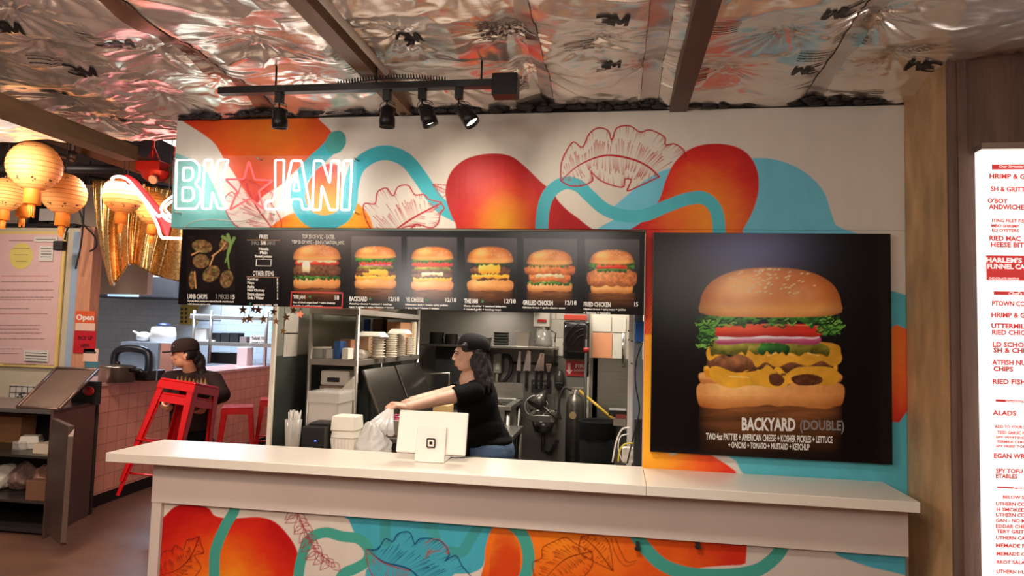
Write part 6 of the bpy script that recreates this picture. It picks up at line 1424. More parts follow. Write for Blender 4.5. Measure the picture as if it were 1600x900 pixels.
t = tag(MB().bb(x0, x1, 9.28, 9.298, z0, z1).build('yellow_chart', mat('yellow_chart', (186, 156, 60), .6)), 'yellow wall chart with dark dots above the person in a cap', 'poster')
m_ = MB()
for i in range(4):
    for j in range(2): m_.ball(P(284+j*6.5, 483+i*6.5, Y=9.278), (.022, .004, .022), 10)
m_.build('dots', MATS['dark_print'], t)
x0, x1, z0, z1 = R4(308, 477, 345, 500, 9.28); tag(MB().bb(x0, x1, 9.285, 9.298, z0, z1).build('wall_chart', mat('pale_grey_sheet', (176, 178, 170), .6)), 'pale grey printed sheet right of the yellow chart', 'poster')
q = P(429, 515, Y=9.27); m_ = MB(); hp = [(16*math.sin(a)**3, 13*math.cos(a)-5*math.cos(2*a)-2*math.cos(3*a)-math.cos(4*a)) for a in np.linspace(0, 2*math.pi, 30)[:-1]]
m_.prism([(q[0]+x*.0036, q[1], q[2]+y*.0036) for x, y in hp], (0, .02, 0)); tag(m_.build('blue_heart_light', emat('blue_light', (60, 150, 255), 1.6)), 'small glowing blue heart light left of the ivory kitchen edge', 'light')

# ---- upper left: beams, pipes, lanterns, curtain
M_pipe = mat('dark_pipe', (58, 54, 52), .45, .5); M_beam = mat('brown_beam', (96, 66, 48), .7, var=.3, vscale=4, stretch=(.6, 3, 3)); M_beamd = mat('dark_beam', (48, 36, 32), .8)
for k, (a, b, Y, h, m_) in enumerate((((60, 218), (300, 300), 4.4, .14, M_beam), ((-80, 232), (290, 250), 6.4, .22, M_beamd), ((-80, 205), (120, 215), 5.0, .10, mat('pale_beam', (190, 170, 150), .7)), ((100, 215), (300, 262), 7.5, .25, M_beam))):
    p, q = P(*a, Y=Y), P(*b, Y=Y+.3*(k == 0)); mm = MB(); v, w_ = np.array([0, .1, 0]), np.array([0, 0, h]); mm.prism([p, q, q+v, p+v], w_)
    struct(mm, 'trim_%d' % (18+k), m_)
pp = empty('sprinkler_pipe', P(60, 230, Y=4.2), 'dark threaded pipe with two elbows crossing above the top lantern', 'pipe')
a, b = P(8, 216, Y=4.1), P(112, 250, Y=4.3)
MB().cyl(a, b, .022, n=12).build('pipe', M_pipe, pp)
for q, dz in ((a, .35), (b, .3)):
    MB().ball(q, .034, 12).cyl(q, q+np.array([0, 0, .06]), .032, n=12).build('elbow', M_pipe, pp); MB().cyl(q, q+np.array([0, .0, dz]), .02, n=10).build('riser', M_pipe, pp)
t = empty('long_pipe', P(260, 265, Y=6.0), 'long dark horizontal pipe running behind the lanterns under the beams', 'pipe'); MB().cyl(P(-40, 262, Y=5.2), P(330, 266, Y=5.2), .04, n=12).build('pipe', M_pipe, t)
# patch of lit ceiling far back, made as a glowing panel
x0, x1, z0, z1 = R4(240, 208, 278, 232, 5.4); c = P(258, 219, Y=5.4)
t = empty('lit_ceiling_patch', c, 'bright white ceiling lamp partly hidden by the painted header\'s left end', 'ceiling patch')
MB().prism([P(238, 211, Y=4.7), P(300, 210, Y=4.7), P(300, 240, Y=4.7), P(276, 230, Y=4.7)], (0, .03, .0)).build('glowing_patch', emat('patch_glow_white', (255, 248, 236), 3.5), t)
M_lan = mat('orange_paper_lantern', (232, 166, 96), .6, emit=(255, 150, 66), estr=.12, bump=.1, bscale=30)
M_lanp = mat('pale_paper_lantern', (236, 176, 96), .6, emit=(255, 170, 84), estr=.15)
M_tas = mat('orange_tassel', (228, 132, 40), .6, emit=(240, 120, 30), estr=.05); M_gold = mat('gold_motif', (120, 84, 34), .5, .4)
def lantern(px, py, r, d, lab, m):
    c = P(px, py, d=d); R_ = r/FPX*d
    t = empty('paper_lantern', (c[0], c[1], c[2]-R_), lab, 'paper lantern', 'paper lanterns')
    prof = []; N = 30
    for k in range(N+1):
        a = -math.pi/2*.86+math.pi*.86*k/N; prof.append((R_*math.cos(a)*(1+.03*(k % 2)), R_*1.04*math.sin(a)))
    MB().lathe(c, prof, 32, 0).build('shade', m, t)
    m_ = MB()
    for s_ in (-1, 1): m_.lathe(c+np.array([0, 0, s_*R_*.92]), [(R_*.24, -.01), (R_*.26, .012), (R_*.20, .012), (R_*.2, -.01)], 20)
    m_.build('collar', M_gold, t)
    m_ = MB()
    for k in range(1, 13):
        a = -math.pi/2*.86+math.pi*.86*k/13; rr = R_*math.cos(a)*1.03; m_.tube([c+np.array([rr*math.cos(q), rr*math.sin(q), R_*1.04*math.sin(a)]) for q in np.linspace(0, 2*math.pi, 33)[:-1]], .0016, 5, closed=True)
    m_.build('ribs', mat('lantern_rib', (206, 122, 60), .6), t)
    m_ = MB()
    for zz in (-.66, .74):   # printed motif
        for a in np.linspace(0, 2*math.pi, 9)[:-1]:
            for q in range(5):
                aa = a+rs.uniform(-.14, .14); z_ = zz+rs.uniform(-.10, .10); rr = math.sqrt(max(0.02, 1-(z_/.97)**2))*1.005
                m_.ball(c+R_*np.array([rr*math.cos(aa), rr*math.sin(aa), z_]), R_*.055, 6)
    m_.build('printed_motif', mat('brown_motif', (90, 52, 24), .6), t)
    m_ = MB(); m_.lathe(c+np.array([0, 0, -R_*.92]), [(R_*.31, 0), (R_*.33, -R_*.7), (R_*.30, -R_*.7), (R_*.28, 0)], 24); tt = m_.build('paper_skirt', M_tas, t)
    m_ = MB()
    for k in range(10): a = k*.63; m_.cyl(c+np.array([R_*.1*math.cos(a), R_*.1*math.sin(a), -R_*1.6]), c+np.array([R_*.1*math.cos(a), R_*.1*math.sin(a), -R_*(1.9+.3*rs.rand())]), .006, n=5)
    m_.build('tassel', M_tas, tt)
    MB().cyl(c+np.array([0, 0, R_*.9]), (c[0], c[1], 3.1), .003, n=5).build('string', M_blkm, t)
    point('lantern_bulb', c+np.array([0, 0, -R_*2.4]), .12, (1, .62, .3), .04)
for a in ((54, 260, 37, 4.0, 'largest orange paper lantern, hanging highest under the pipe at left', M_lan), (38, 294, 28, 4.6, 'pale yellow paper lantern half hidden behind the largest lantern', M_lanp), (8, 304, 25, 4.3, 'pale paper lantern cut by the left edge of the photo', M_lanp),
          (100, 303, 31, 4.4, 'orange paper lantern low and right of the largest one, over the pink poster', M_lan), (192, 305, 28, 4.7, 'orange paper lantern in front of the sequin curtain behind the red neon', M_lan), (240, 326, 25, 5.3, 'smaller lantern behind the lower part of the red neon', M_lanp)): lantern(*a)
# red hanging fixture
t = empty('red_ceiling_fixture', P(236, 262, Y=4.6), 'red metal fixture with a round white lens hanging from rods beside the painted header', 'hanging fixture')
M_redm = mat('red_metal', (176, 40, 34), .4, .2); c = P(236, 262, Y=4.6)
x0, x1, z0, z1 = R4(218, 253, 256, 268, 4.6); MB().bb(x0, x1, 4.55, 4.70, z0, z1).build('housing', M_redm, t, bevel=.006)
x2, x3, z2, z3 = R4(217, 268, 262, 282, 4.6); MB().lathe(((x2+x3)/2, 4.62, z3), [((x3-x2)*.5, 0), ((x3-x2)*.42, z2-z3+.03), (.06, z2-z3), (0, z2-z3)], 24, sy=.6).build('bowl', M_redm, t)
q = P(238, 281, Y=4.53); MB().cyl(q, q+np.array([0, .02, .01]), .032, n=20).build('lens', mat('white_lens', (236, 200, 190), .3), t)
m_ = MB(); m_.tube([P(239, 253, Y=4.62), P(240, 213, Y=4.62)], .012, 8); m_.tube([P(228, 253, Y=4.62), P(238, 235, Y=4.62)], .008, 6); m_.tube([P(250, 253, Y=4.62), P(241, 232, Y=4.62)], .008, 6); m_.build('rods', M_redm, t)
t = tag(MB().tube([P(274+1.5*math.sin(k*1.3), 215+k*3, Y=4.9) for k in range(26)], .014, 6).build('red_chain', M_redm), 'red chain hanging beside the left end of the painted header', 'chain')
# sequin curtain
M_seq = bpy.data.materials.new('gold_sequins'); M_seq.use_nodes = True; n = M_seq.node_tree.nodes; l = M_seq.node_tree.links; b = n['Principled BSDF']
b.inputs['Metallic'].default_value = .9; b.inputs['Roughness'].default_value = .28
tc = n.new('ShaderNodeTexCoord'); vo = n.new('ShaderNodeTexVoronoi'); vo.inputs['Scale'].default_value = 100; l.new(tc.outputs['Object'], vo.inputs[0])
cr = n.new('ShaderNodeValToRGB'); cr.color_ramp.elements[0].color = (*lin((190, 124, 50)), 1); cr.color_ramp.elements[1].color = (*lin((255, 226, 160)), 1); sp = n.new('ShaderNodeSeparateColor'); l.new(vo.outputs['Color'], sp.inputs[0]); l.new(sp.outputs[0], cr.inputs[0]); l.new(cr.outputs[0], b.inputs['Base Color'])
nm_ = n.new('ShaderNodeBump'); nm_.inputs['Strength'].default_value = .9; nm_.inputs['Distance'].default_value = .02; l.new(sp.outputs[1], nm_.inputs['Height']); l.new(nm_.outputs[0], b.inputs['Normal'])
top = [(145, 278), (180, 276), (215, 282), (250, 292), (300, 300)]; bot = [(172, 446), (178, 447), (200, 414), (212, 414), (240, 430), (300, 446)]
m_ = MB(); NU, NV = 90, 40; vs = []
tp = lambda pts, u: np.array([np.interp(u, np.linspace(0, 1, len(pts)), [p[0] for p in pts]), np.interp(u, np.linspace(0, 1, len(pts)), [p[1] for p in pts])])
for j in range(NV+1):
    v = j/NV
    for i_ in range(NU+1):
        u = i_/NU; a, b_ = tp(top, u), tp(bot, u); p = a*(1-v)+b_*v; p[0] += -6*math.sin(math.pi*v)*(1-u)
        Yc = 5.6+.05*math.sin(u*22+2*v)*(.3+.8*v)+.018*math.sin(u*51+3*v)
        vs.append(P(p[0], p[1], Y=Yc))
m_.add(vs, [(j*(NU+1)+i_, j*(NU+1)+i_+1, (j+1)*(NU+1)+i_+1, (j+1)*(NU+1)+i_) for j in range(NV) for i_ in range(NU)], 0, True)
scu = tag(m_.build('sequin_curtain', M_seq, solid=.006), 'gold sequin curtain draped behind the orange lantern and red neon', 'curtain')
m_ = MB(); r0_, r1_ = P(140, 277, Y=5.6), P(310, 300, Y=5.6); m_.cyl(r0_, r1_, .015, n=8)
for q_ in (r0_, r1_): m_.cyl(q_, (q_[0], q_[1], 3.1), .005, n=6)
m_.build('curtain_rod', M_blkm, scu)
# red neon shoe sign
t = empty('red_neon_sign', P(230, 372, Y=3.9), 'red and pink neon outline of a tall-heeled shape left of the painted header', 'neon sign')
NY = 3.9
def nt(pts, r, m, nm, closed=False):
    m_ = MB(); m_.tube([P(x, y, Y=NY) for x, y in smooth_pts(pts, 5, closed)], r, 8, closed=closed); return m_.build(nm, m, t)
M_np = emat('pink_white_neon', (255, 196, 186), 3.2)
nt([(296, 373), (262, 372), (252, 370), (246, 352), (237, 334), (222, 310), (208, 296), (196, 289), (182, 287), (175, 282), (178, 277), (188, 276), (198, 280), (210, 292), (228, 314), (240, 330), (248, 339)], .0095, M_np, 'outer_tube')
nt([(248, 339), (252, 336), (262, 344), (276, 348), (300, 350)], .009, M_np, 'lower_tube'); nt([(280, 300), (262, 312), (253, 322), (253, 331), (262, 338), (280, 342)], .008, M_np, 'inner_tube'); nt([(266, 336), (258, 326), (264, 318), (274, 312)], .008, M_np, 'inner_curl')
M_racr = mat('red_acrylic', (190, 16, 30), .2, emit=(220, 10, 24), estr=.25)
m_ = MB(); m_.prism([P(x, y, Y=NY+.03) for x, y in [(186, 275), (200, 273), (214, 282), (236, 308), (262, 338), (268, 344), (262, 372), (250, 358), (240, 335), (224, 312), (206, 294)]], (0, .008, 0)); m_.build('red_backing', M_racr, t)
m_ = MB(); w1_ = P(200, 276, Y=NY+.02); w2_ = P(262, 340, Y=NY+.02); m_.cyl(w1_, (w1_[0], w1_[1], 3.1), .003, n=6); m_.cyl(w2_, (w2_[0], w2_[1], 3.1), .003, n=6); m_.build('hanging_wires', M_blkm, t)
point('red_neon_glow', P(235, 330, Y=3.8), 1.3, (1, .12, .14), .15)
# star garland
M_star = mat('bronze_star_foil', (140, 100, 60), .35, .7)
for k, (px, py, r, lab) in enumerate(((380, 484, 8, 'hanging leftmost'), (390, 498, 8, 'low, under the leftmost pair'), (396, 483, 6, 'second along the top'), (404, 484, 8, 'darkest, third along the top'), (412, 499, 8, 'golden, low in the middle'), (428, 487, 7, 'just left of the ivory edge'), (432, 502, 6, 'low, left of the ivory edge'),
                                     (448, 496, 7, 'just right of the ivory edge'), (443, 517, 6, 'lowest one, over the paper notice'), (459, 485, 7, 'upper one over the paper notice'), (382, 500, 6, 'small, behind the leftmost'))):
    c = P(px, py, Y=2.96+.012*(k % 3)); R_ = r/FPX*3.1; m_ = MB(); star2(m_, c, R_, 90+12*math.sin(k*2), th=.004)
    o = tag(m_.build('hanging_star', M_star), 'small bronze foil star hanging on a thread, '+lab, 'star ornament', 'bronze stars on threads')
    MB().cyl(c+np.array([0, 0, R_*.9]), (c[0], c[1], 2.043), .0008, n=4).build('thread', M_blkm, o)
c = P(469, 491, Y=2.97); m_ = MB(); star2(m_, c, .017, 80, th=.004); o = tag(m_.build('hanging_star', emat('red_lit_star', (255, 76, 50), 2.2)), 'glowing red-orange star hanging under the menu board by the rack', 'star ornament')
MB().cyl(c, (c[0], c[1], 2.043), .0008, n=4).build('thread', M_blkm, o)

# ---- red metal stools
M_red = mat('glossy_red_metal', (196, 22, 26), .25, .1, coat=.4, var=.05)
def stool(loc, rz, lab, R=None):
    t = empty('red_stool', (0, 0, 0), lab, 'stool', 'red metal stools')
    H, w0, w1 = .76, .15, .21
    MB().box((0, 0, H-.012), (w0*2, w0*2, .022)).build('seat', M_red, t, bevel=.012, seg=3)
    m_ = MB()
    for a in range(4):
        Rm = rotz(a*math.pi/2); v = np.array([(-w0, -w0-.002, H-.02), (w0, -w0-.002, H-.02), (w0+.006, -w0-.008, H-.075), (-w0-.006, -w0-.008, H-.075)])@Rm.T
        m_.prism(v, tuple(Rm@np.array([0, .008, 0])))
    m_.build('skirt', M_red, t)
    for sx_ in (-1, 1):
        for sy_ in (-1, 1):
            m_ = MB(); tp_ = np.array([sx_*w0, sy_*w0, H-.03]); bt_ = np.array([sx_*w1, sy_*w1, 0])
            for ax in (0, 1):
                ev = np.zeros(3); ev[ax] = -1*(sx_ if ax == 0 else sy_); ov = np.zeros(3); ov[1-ax] = -1*(sy_ if ax == 0 else sx_)
                m_.prism([tp_, tp_+ev*.055, bt_+ev*.028, bt_], ov*.006)
            m_.build('leg', M_red, t)
    for a in range(2):
        p0 = np.array([-w1*.92, -w1*.92, .16]); p1 = np.array([w1*.92, w1*.92, .16]); Rm = rotz(a*math.pi/2); MB().cyl(Rm@p0, Rm@p1, .008, n=8).build('cross_brace', M_red, t)
    for a in range(4):
        Rm = rotz(a*math.pi/2); f = .30/.76; ww = w1+(w0-w1)*f; MB().cyl(Rm@np.array([-ww, -ww, .30]), Rm@np.array([ww, -ww, .30]), .008, n=8).build('foot_rail', M_red, t)
    if R is None: t.location = loc; t.rotation_euler = (0, 0, rz)
    else: t.matrix_world = Matrix.Translation(loc) @ Matrix(R).to_4x4()
    return t
p = P(372, 632, d=7.1); stool((p[0], p[1], 0), .5, 'red metal stool standing on the floor by the pink counter, wholly visible one')
p = P(428, 626, d=7.9); stool((p[0], p[1], 0), .5, 'red metal stool behind the first, half hidden by the ivory kitchen edge')
ctop = P(298, 597, d=5.15); cbot = P(262, 737, d=5.0); ax = ctop-cbot; ax = ax/np.linalg.norm(ax)
yv = np.array([.05, .99, 0]); yv = yv-ax*(yv@ax); yv /= np.linalg.norm(yv); xv = np.cross(yv, ax)
Rm = [[xv[i_], yv[i_], ax[i_]] for i_ in range(3)]
stool(tuple(ctop-ax*.76), 0, 'upper of the two nested red stools carried tilted by the person in a cap', Rm)
stool(tuple(ctop-ax*.86+yv*.004), 0, 'lower of the two nested red stools carried tilted by the person in a cap', Rm)
# ------------------------------------------------------------------ people
def organic(name, mb, m, parent, voxel=.006, it=3):
    V = np.array(mb.v); me = bpy.data.meshes.new('tmp'); me.from_pydata(V.tolist(), [], mb.f); me.update()
    ob = bpy.data.objects.new('tmp', me); COL.objects.link(ob)
    r = ob.modifiers.new('r', 'REMESH'); r.mode = 'VOXEL'; r.voxel_size = voxel; r.use_smooth_shade = True
    s_ = ob.modifiers.new('s', 'SMOOTH'); s_.factor = .5; s_.iterations = it
    dg = bpy.context.evaluated_depsgraph_get(); dg.update(); out = bpy.data.meshes.new_from_object(ob.evaluated_get(dg))
    bpy.data.objects.remove(ob)
    rt = parent
    while rt.parent: rt = rt.parent
    o0 = ORG[rt.name]; n_ = len(out.vertices); co = np.empty(n_*3); out.vertices.foreach_get('co', co)
    out.vertices.foreach_set('co', (co.reshape(-1, 3)-o0).ravel()); out.materials.clear(); out.materials.append(m); out.update()
    out.name = name; o = bpy.data.objects.new(name, out); COL.objects.link(o); o.parent = parent; ORG[o.name] = o0
    return o
def limb(mb, pts, rad, n=14):
    for (a, b), (ra_, rb_) in zip(zip(pts[:-1], pts[1:]), zip(rad[:-1], rad[1:])):
        mb.cyl(a, b, ra_, rb_, n)
    for a, r in zip(pts, rad): mb.ball(a, r, n)
def v3(*a): return np.array(a, float)
def headframe(yaw, tilt=0.0):
    """columns: right side, forward, up"""
    f = v3(math.cos(yaw), math.sin(yaw), 0); r = np.cross(f, v3(0, 0, 1)); R = np.column_stack([r, f, v3(0, 0, 1)])
    return R@rotx(-tilt)
def head(mb, c, R, s=1.0):
    E = lambda p, r: mb.ball(c+R@(v3(*p)*s), v3(*r)*s, 18, 0, R)
    E((0, -.012, .022), (.074, .092, .088)); E((0, .022, -.030), (.056, .064, .072)); E((0, .050, -.076), (.025, .024, .018))
    E((0, .020, -.070), (.046, .050, .026)); E((0, .066, .024), (.050, .022, .020)); E((0, .070, -.038), (.026, .018, .022))
    mb.cyl(c+R@(v3(0, .082, .016)*s), c+R@(v3(0, .099, -.021)*s), .0065*s, .0095*s, 12); E((0, .097, -.022), (.0110, .0110, .009)); E((.011, .092, -.027), (.008, .009, .007)); E((-.011, .092, -.027), (.008, .009, .007))
    E((.034, .062, -.014), (.020, .018, .018)); E((-.034, .062, -.014), (.020, .018, .018))
    for sx_ in (-1, 1): E((sx_*.074, -.006, -.010), (.008, .018, .030)); E((sx_*.079, -.012, .006), (.006, .015, .017))
    E((0, .084, -.050), (.019, .009, .006)); E((0, .082, -.060), (.017, .010, .0065))
def face_parts(t, c, R, skin_lip, s=1.0, brow=(40, 26, 20)):
    bdy = [o for o in t.children if o.name.startswith('body')][0]
    for sx_ in (-1, 1):
        m = MB(); m.ball(c+R@(v3(sx_*.030, .0745, .004)*s), v3(.0125, .008, .0062)*s, 12, 0, R); e = m.build('eye', mat('eye_white', (206, 196, 188), .2), bdy)
        m = MB(); m.ball(c+R@(v3(sx_*.030+.000, .0808, .004)*s), v3(.0058, .003, .0058)*s, 12, 0, R)
        m.tube([c+R@(v3(sx_*x, y, z)*s) for x, y, z in ((.017, .0815, .006), (.026, .085, .0115), (.036, .082, .0105), (.043, .075, .005))], .0016*s, 5); m.build('eyelash', mat('brow_hair', brow, .7), bdy)
        m = MB(); m.tube([c+R@(v3(sx_*x, y, z)*s) for x, y, z in ((.014, .087, .021), (.026, .087, .0255), (.038, .081, .0245), (.046, .072, .019))], [.0026*s, .0036*s, .003*s, .0014*s], 6); m.build('eyebrow', mat('brow_hair', brow, .7), bdy)
    m = MB(); m.ball(c+R@(v3(0, .0885, -.051)*s), v3(.020, .0055, .0042)*s, 14, 0, R); m.ball(c+R@(v3(0, .0875, -.059)*s), v3(.017, .006, .005)*s, 14, 0, R); m.build('lips', skin_lip, bdy)
def hand(mb, wrist, d, palm_n, curl=1.0, s=1.0, thumb=1):
    """d: direction of the forearm; palm_n: side the fingers curl to; thumb: side"""
    d = d/np.linalg.norm(d); palm_n = palm_n-d*(palm_n@d); palm_n /= np.linalg.norm(palm_n); side = np.cross(d, palm_n)*thumb
    pc = wrist+d*.045*s; Rp = np.column_stack([side, d, palm_n]); mb.ball(pc, v3(.040, .050, .017)*s, 14, 0, Rp); mb.cyl(wrist-d*.02*s, wrist+d*.02*s, .026*s, .027*s, 12)
    for k in range(4):
        off = (.030-.020*k)*s; L = (.040, .044, .041, .033)[k]*s; r = (.0092, .0094, .009, .008)[k]*s
        p0 = wrist+d*.078*s+side*off; a = .35+.55*curl
        def dirr(t_): return d*math.cos(t_)+palm_n*math.sin(t_)
        p1 = p0+dirr(a*.9)*L; p2 = p1+dirr(a*2.0)*L*.66; p3 = p2+dirr(a*2.9)*L*.5
        limb(mb, [p0-d*.02*s, p0, p1, p2, p3], [r*1.05, r*1.08, r, r*.93, r*.82], 8)
    q0 = wrist+d*.025*s+side*.030*s+palm_n*.006*s; q1 = q0+(d*.6+side*.55+palm_n*.5)*.038*s; q2 = q1+(d*.75-side*.05+palm_n*.65)*.032*s; q3 = q2+(d*.6-side*.4+palm_n*.6)*.022*s
    limb(mb, [q0, q1, q2, q3], [.013*s, .0115*s, .0105*s, .009*s], 8)
def skinmat(name, col):
    m = mat(name, col, .5, bump=.05, bscale=120, var=.05, vscale=30); b = m.node_tree.nodes['Principled BSDF']
    b.inputs['Subsurface Weight'].default_value = .08; b.inputs['Subsurface Radius'].default_value = (.02, .008, .004); return m

# --- worker in black, reaching left
t = empty('person', (-.72, 4.0, .012), 'person in black t-shirt, black cap and jeans, reaching left over a plastic bag', 'person')
hc = P(734, 556, Y=3.86)+v3(0, 0, .008); HR = headframe(math.radians(198), .06); nb = P(744, 594, Y=3.93)
shN = P(742, 612, Y=3.78); shF = P(732, 607, Y=4.08); elN = P(676, 626, Y=3.66); elF = P(684, 618, Y=3.86); wrN = P(636, 636, Y=3.50); wrF = P(646, 626, Y=3.66)
chest = P(746, 632, Y=3.94); waist = P(757, 672, Y=3.97); hip = P(768, 704, Y=4.0)
hipz = hip[2]
b_ = MB(); head(b_, hc, HR, .98)
limb(b_, [hc+HR@v3(0, -.02, -.05), nb, (nb+chest)/2], [.050, .052, .07], 16)
for a in (shN, shF): limb(b_, [nb*.5+a*.5, a], [.055, .052])
for k in range(5): u = k/4; b_.ball(nb*(1-u)*.7+nb*.3*(1-u)+chest*u, (.10, .125, .09), 16)
b_.ball(chest, (.105, .14, .15), 18); b_.ball(waist, (.10, .125, .12), 18); b_.ball(hip, (.12, .155, .13), 18)
limb(b_, [shN, elN, wrN], [.046, .036, .025]); limb(b_, [shF, elF, wrF], [.046, .036, .025])
tgt = hand_pt = P(612, 634, Y=3.44)
hand(b_, wrN, hand_pt-wrN+v3(0, 0, .01), v3(.1, .3, -1), 1.0, .95, -1)
hand(b_, wrF, hand_pt+v3(.01, .05, .012)-wrF, v3(.1, -.4, -1), 1.0, .95, 1)
hipN = hip+v3(0, -.085, -.04); hipF = hip+v3(0, .085, -.04)
for h_, dx in ((hipN, -.02), (hipF, .05)):
    kn = v3(h_[0]-.03+dx, h_[1], .50); an = v3(h_[0]+dx, h_[1], .10); limb(b_, [h_, kn, an], [.082, .056, .038]); b_.ball(v3(an[0]-.07, an[1], .055), (.11, .042, .04), 12)
organic('body', b_, skinmat('fair_skin', (214, 168, 144)), t, .0042, 4)
face_parts(t, hc, HR, mat('lips_rose', (176, 100, 92), .4), .98)
s_ = MB(); s_.ball(chest+v3(0, 0, .01), (.122, .157, .165), 20); s_.ball(waist, (.117, .142, .135), 20); limb(s_, [nb+v3(0, 0, -.03), chest], [.075, .11]); limb(s_, [chest, waist, hip+v3(-.01, 0, .05)], [.115, .115, .125], 18)
for a, e in ((shN, elN), (shF, elF)): limb(s_, [nb+(a-nb)*.45+v3(0, 0, -.012), a], [.060, .059]); q = a+(e-a)*.48+v3(0, 0, -.008); s_.cyl(a, q, .059, .062, 16)
s_.ball(hip+v3(0, 0, .06), (.125, .158, .05), 18)
organic('t_shirt', s_, mat('black_cotton', (11, 11, 12), .85, bump=.3, bscale=9), t, .007, 3)
j_ = MB(); j_.ball(hip+v3(.005, 0, -.01), (.135, .170, .125), 20)
for h_, dx in ((hipN, -.02), (hipF, .05)):
    kn = v3(h_[0]-.03+dx, h_[1], .50); an = v3(h_[0]+dx, h_[1], .12); limb(j_, [h_+v3(.012, 0, .02), kn], [.104, .070]); j_.cyl(kn, an, .070, .056, 14)
jn = organic('jeans', j_, mat('blue_denim', (62, 84, 112), .8, bump=.4, bscale=60, var=.25, vscale=7), t, .008, 3)
m_ = MB(); 
for k in range(9): a = k/8; m_.box(hip+v3(.10, -.12, -.01)+v3(.02*0, 0, -.012*k*.0)+v3(-.075+.018*k, -.045+.002*k, .0), (.004, .004, .004))
for s2 in (-1, 1): 
    an = (hipN if s2 < 0 else hipF); dx = -.02 if s2 < 0 else .05; mm = MB(); mm.ball(v3(an[0]+dx-.05, an[1], .062), (.135, .052, .05), 16); mm.bb(an[0]+dx-.17, an[0]+dx+.07, an[1]-.045, an[1]+.045, .0125, .035); mm.build('shoe', M_blkm, t, bevel=.006)
# hair and backward cap
h_ = MB(); E = lambda p, r: h_.ball(hc+HR@v3(*p), r, 16, 0, HR)
E((0, -.030, .030), (.081, .086, .084)); E((.0, -.06, -.03), (.070, .045, .08)); E((.0, -.070, -.09), (.070, .036, .08)); E((.07, -.02, -.03), (.016, .030, .07)); E((-.07, -.02, -.03), (.016, .030, .07))
E((.062, .025, .045), (.018, .03, .03)); E((-.062, .025, .045), (.018, .03, .03))
rh = np.random.RandomState(12)
for k in range(64):
    a = math.pi*(1.0+1.0*k/63)+rh.uniform(-.05, .05); rx_, ry_ = .080*math.cos(a), .075*math.sin(a)-.02; L = rh.uniform(.19, .25); ph = rh.uniform(0, 6)
    h_.tube([hc+HR@v3(rx_*(.9+.25*q)+.008*math.sin(9*q+ph), ry_*(.95+.25*q)-.012*q+.007*math.cos(8*q+ph), .03-L*q) for q in np.linspace(0, 1, 9)], [.014, .014, .013, .013, .012, .011, .010, .008, .004], 6)
hr_ = organic('hair', h_, mat('dark_brown_hair', (32, 24, 22), .55, bump=.8, bscale=30, stretch=(3, 3, .4)), t, .004, 2)
DOME = [(1.0, -.012), (1.0, .0), (.995, .018), (.95, .042), (.84, .064), (.62, .082), (.34, .091), (0, .094)]
c_ = MB(); c_.lathe(hc+HR@v3(0, -.024, .036), [(.086*r, z*.88) for r, z in DOME], 32, 0, HR@rotx(.25), 1, 1.10); cp_ = c_.build('cap', mat('black_cap', (24, 22, 22), .8), t, solid=.005)
m_ = MB(); pts = []
for k in range(11): a = math.pi*(k/10); pts.append(hc+HR@v3(.065*math.cos(a), -.09-.065*math.sin(a), .03-.03*math.sin(a)))
m_.prism(pts, tuple(HR@v3(0, .002, -.006))); m_.build('cap_brim', mat('black_cap', (24, 22, 22), .8), cp_)
m_ = MB(); m_.tube([hc+HR@v3(.089*math.sin(a), .062*math.cos(a)+.012, .058-.006*math.cos(a)) for a in np.linspace(-1.25, 1.25, 16)], .006, 6); m_.build('cap_band', mat('cap_band_grey', (60, 56, 54), .5), cp_)

# --- person in a cap carrying two stools
D = 5.5
J = lambda x, y, d=D: P(x, y, d=d)
t = empty('person', (J(298, 600)[0], J(298, 600)[1], 0), 'person in dark cap and brown sweatshirt carrying two tilted red stools by the pink counter', 'person')
hc = J(288, 555, 5.45)+v3(0, 0, 0); yawc = math.atan2(-1, -.75); HR = headframe(math.radians(216), .05)
nb = J(299, 583, 5.52); shL = J(266, 593, 5.5); shR = J(334, 594, 5.55); elL = J(254, 619, 5.45); elR = J(347, 617, 5.45); wrL = J(258, 625, 5.25); wrR = J(324, 629, 5.22)
chest = J(300, 612, 5.55); waist = J(300, 648, 5.58); hip = J(299, 676, 5.6)
b_ = MB(); head(b_, hc, HR, .98); limb(b_, [hc+HR@v3(0, -.02, -.05), nb, nb*.5+chest*.5], [.054, .056, .08], 16)
b_.ball(chest, (.16, .11, .15), 18); b_.ball(waist, (.15, .11, .14), 18); b_.ball(hip, (.165, .12, .12), 18)
for a in (shL, shR): limb(b_, [nb*.45+a*.55, a], [.055, .055])
limb(b_, [shL, elL, wrL], [.052, .042, .028]); limb(b_, [shR, elR, wrR], [.052, .042, .028])
hand(b_, wrL, v3(.25, -.5, -.45), v3(1, .2, 0), .9, .95, 1); hand(b_, wrR, v3(-.35, -.25, -.75), v3(-1, .1, .1), .9, .95, -1)
for s2 in (-1, 1):
    h_ = hip+v3(s2*.085, 0, -.05); kn = v3(h_[0]+s2*.01, h_[1]-.03, .46); an = v3(h_[0]+s2*.01, h_[1]+.02, .09); limb(b_, [h_, kn, an], [.088, .058, .040]); b_.ball(v3(an[0], an[1]-.07, .05), (.042, .11, .04), 12)
organic('body', b_, skinmat('tan_skin', (214, 156, 122)), t, .005, 4)
face_parts(t, hc, HR, mat('lips_brown', (150, 84, 70), .4), .98, (28, 20, 18))
s_ = MB(); s_.ball(chest, (.185, .135, .165), 20); s_.ball(waist+v3(0, 0, .02), (.18, .135, .15), 20); limb(s_, [nb+v3(0, 0, -.03), chest], [.082, .14]); s_.cyl(chest, waist+v3(0, 0, -.10), .16, .165, 20)
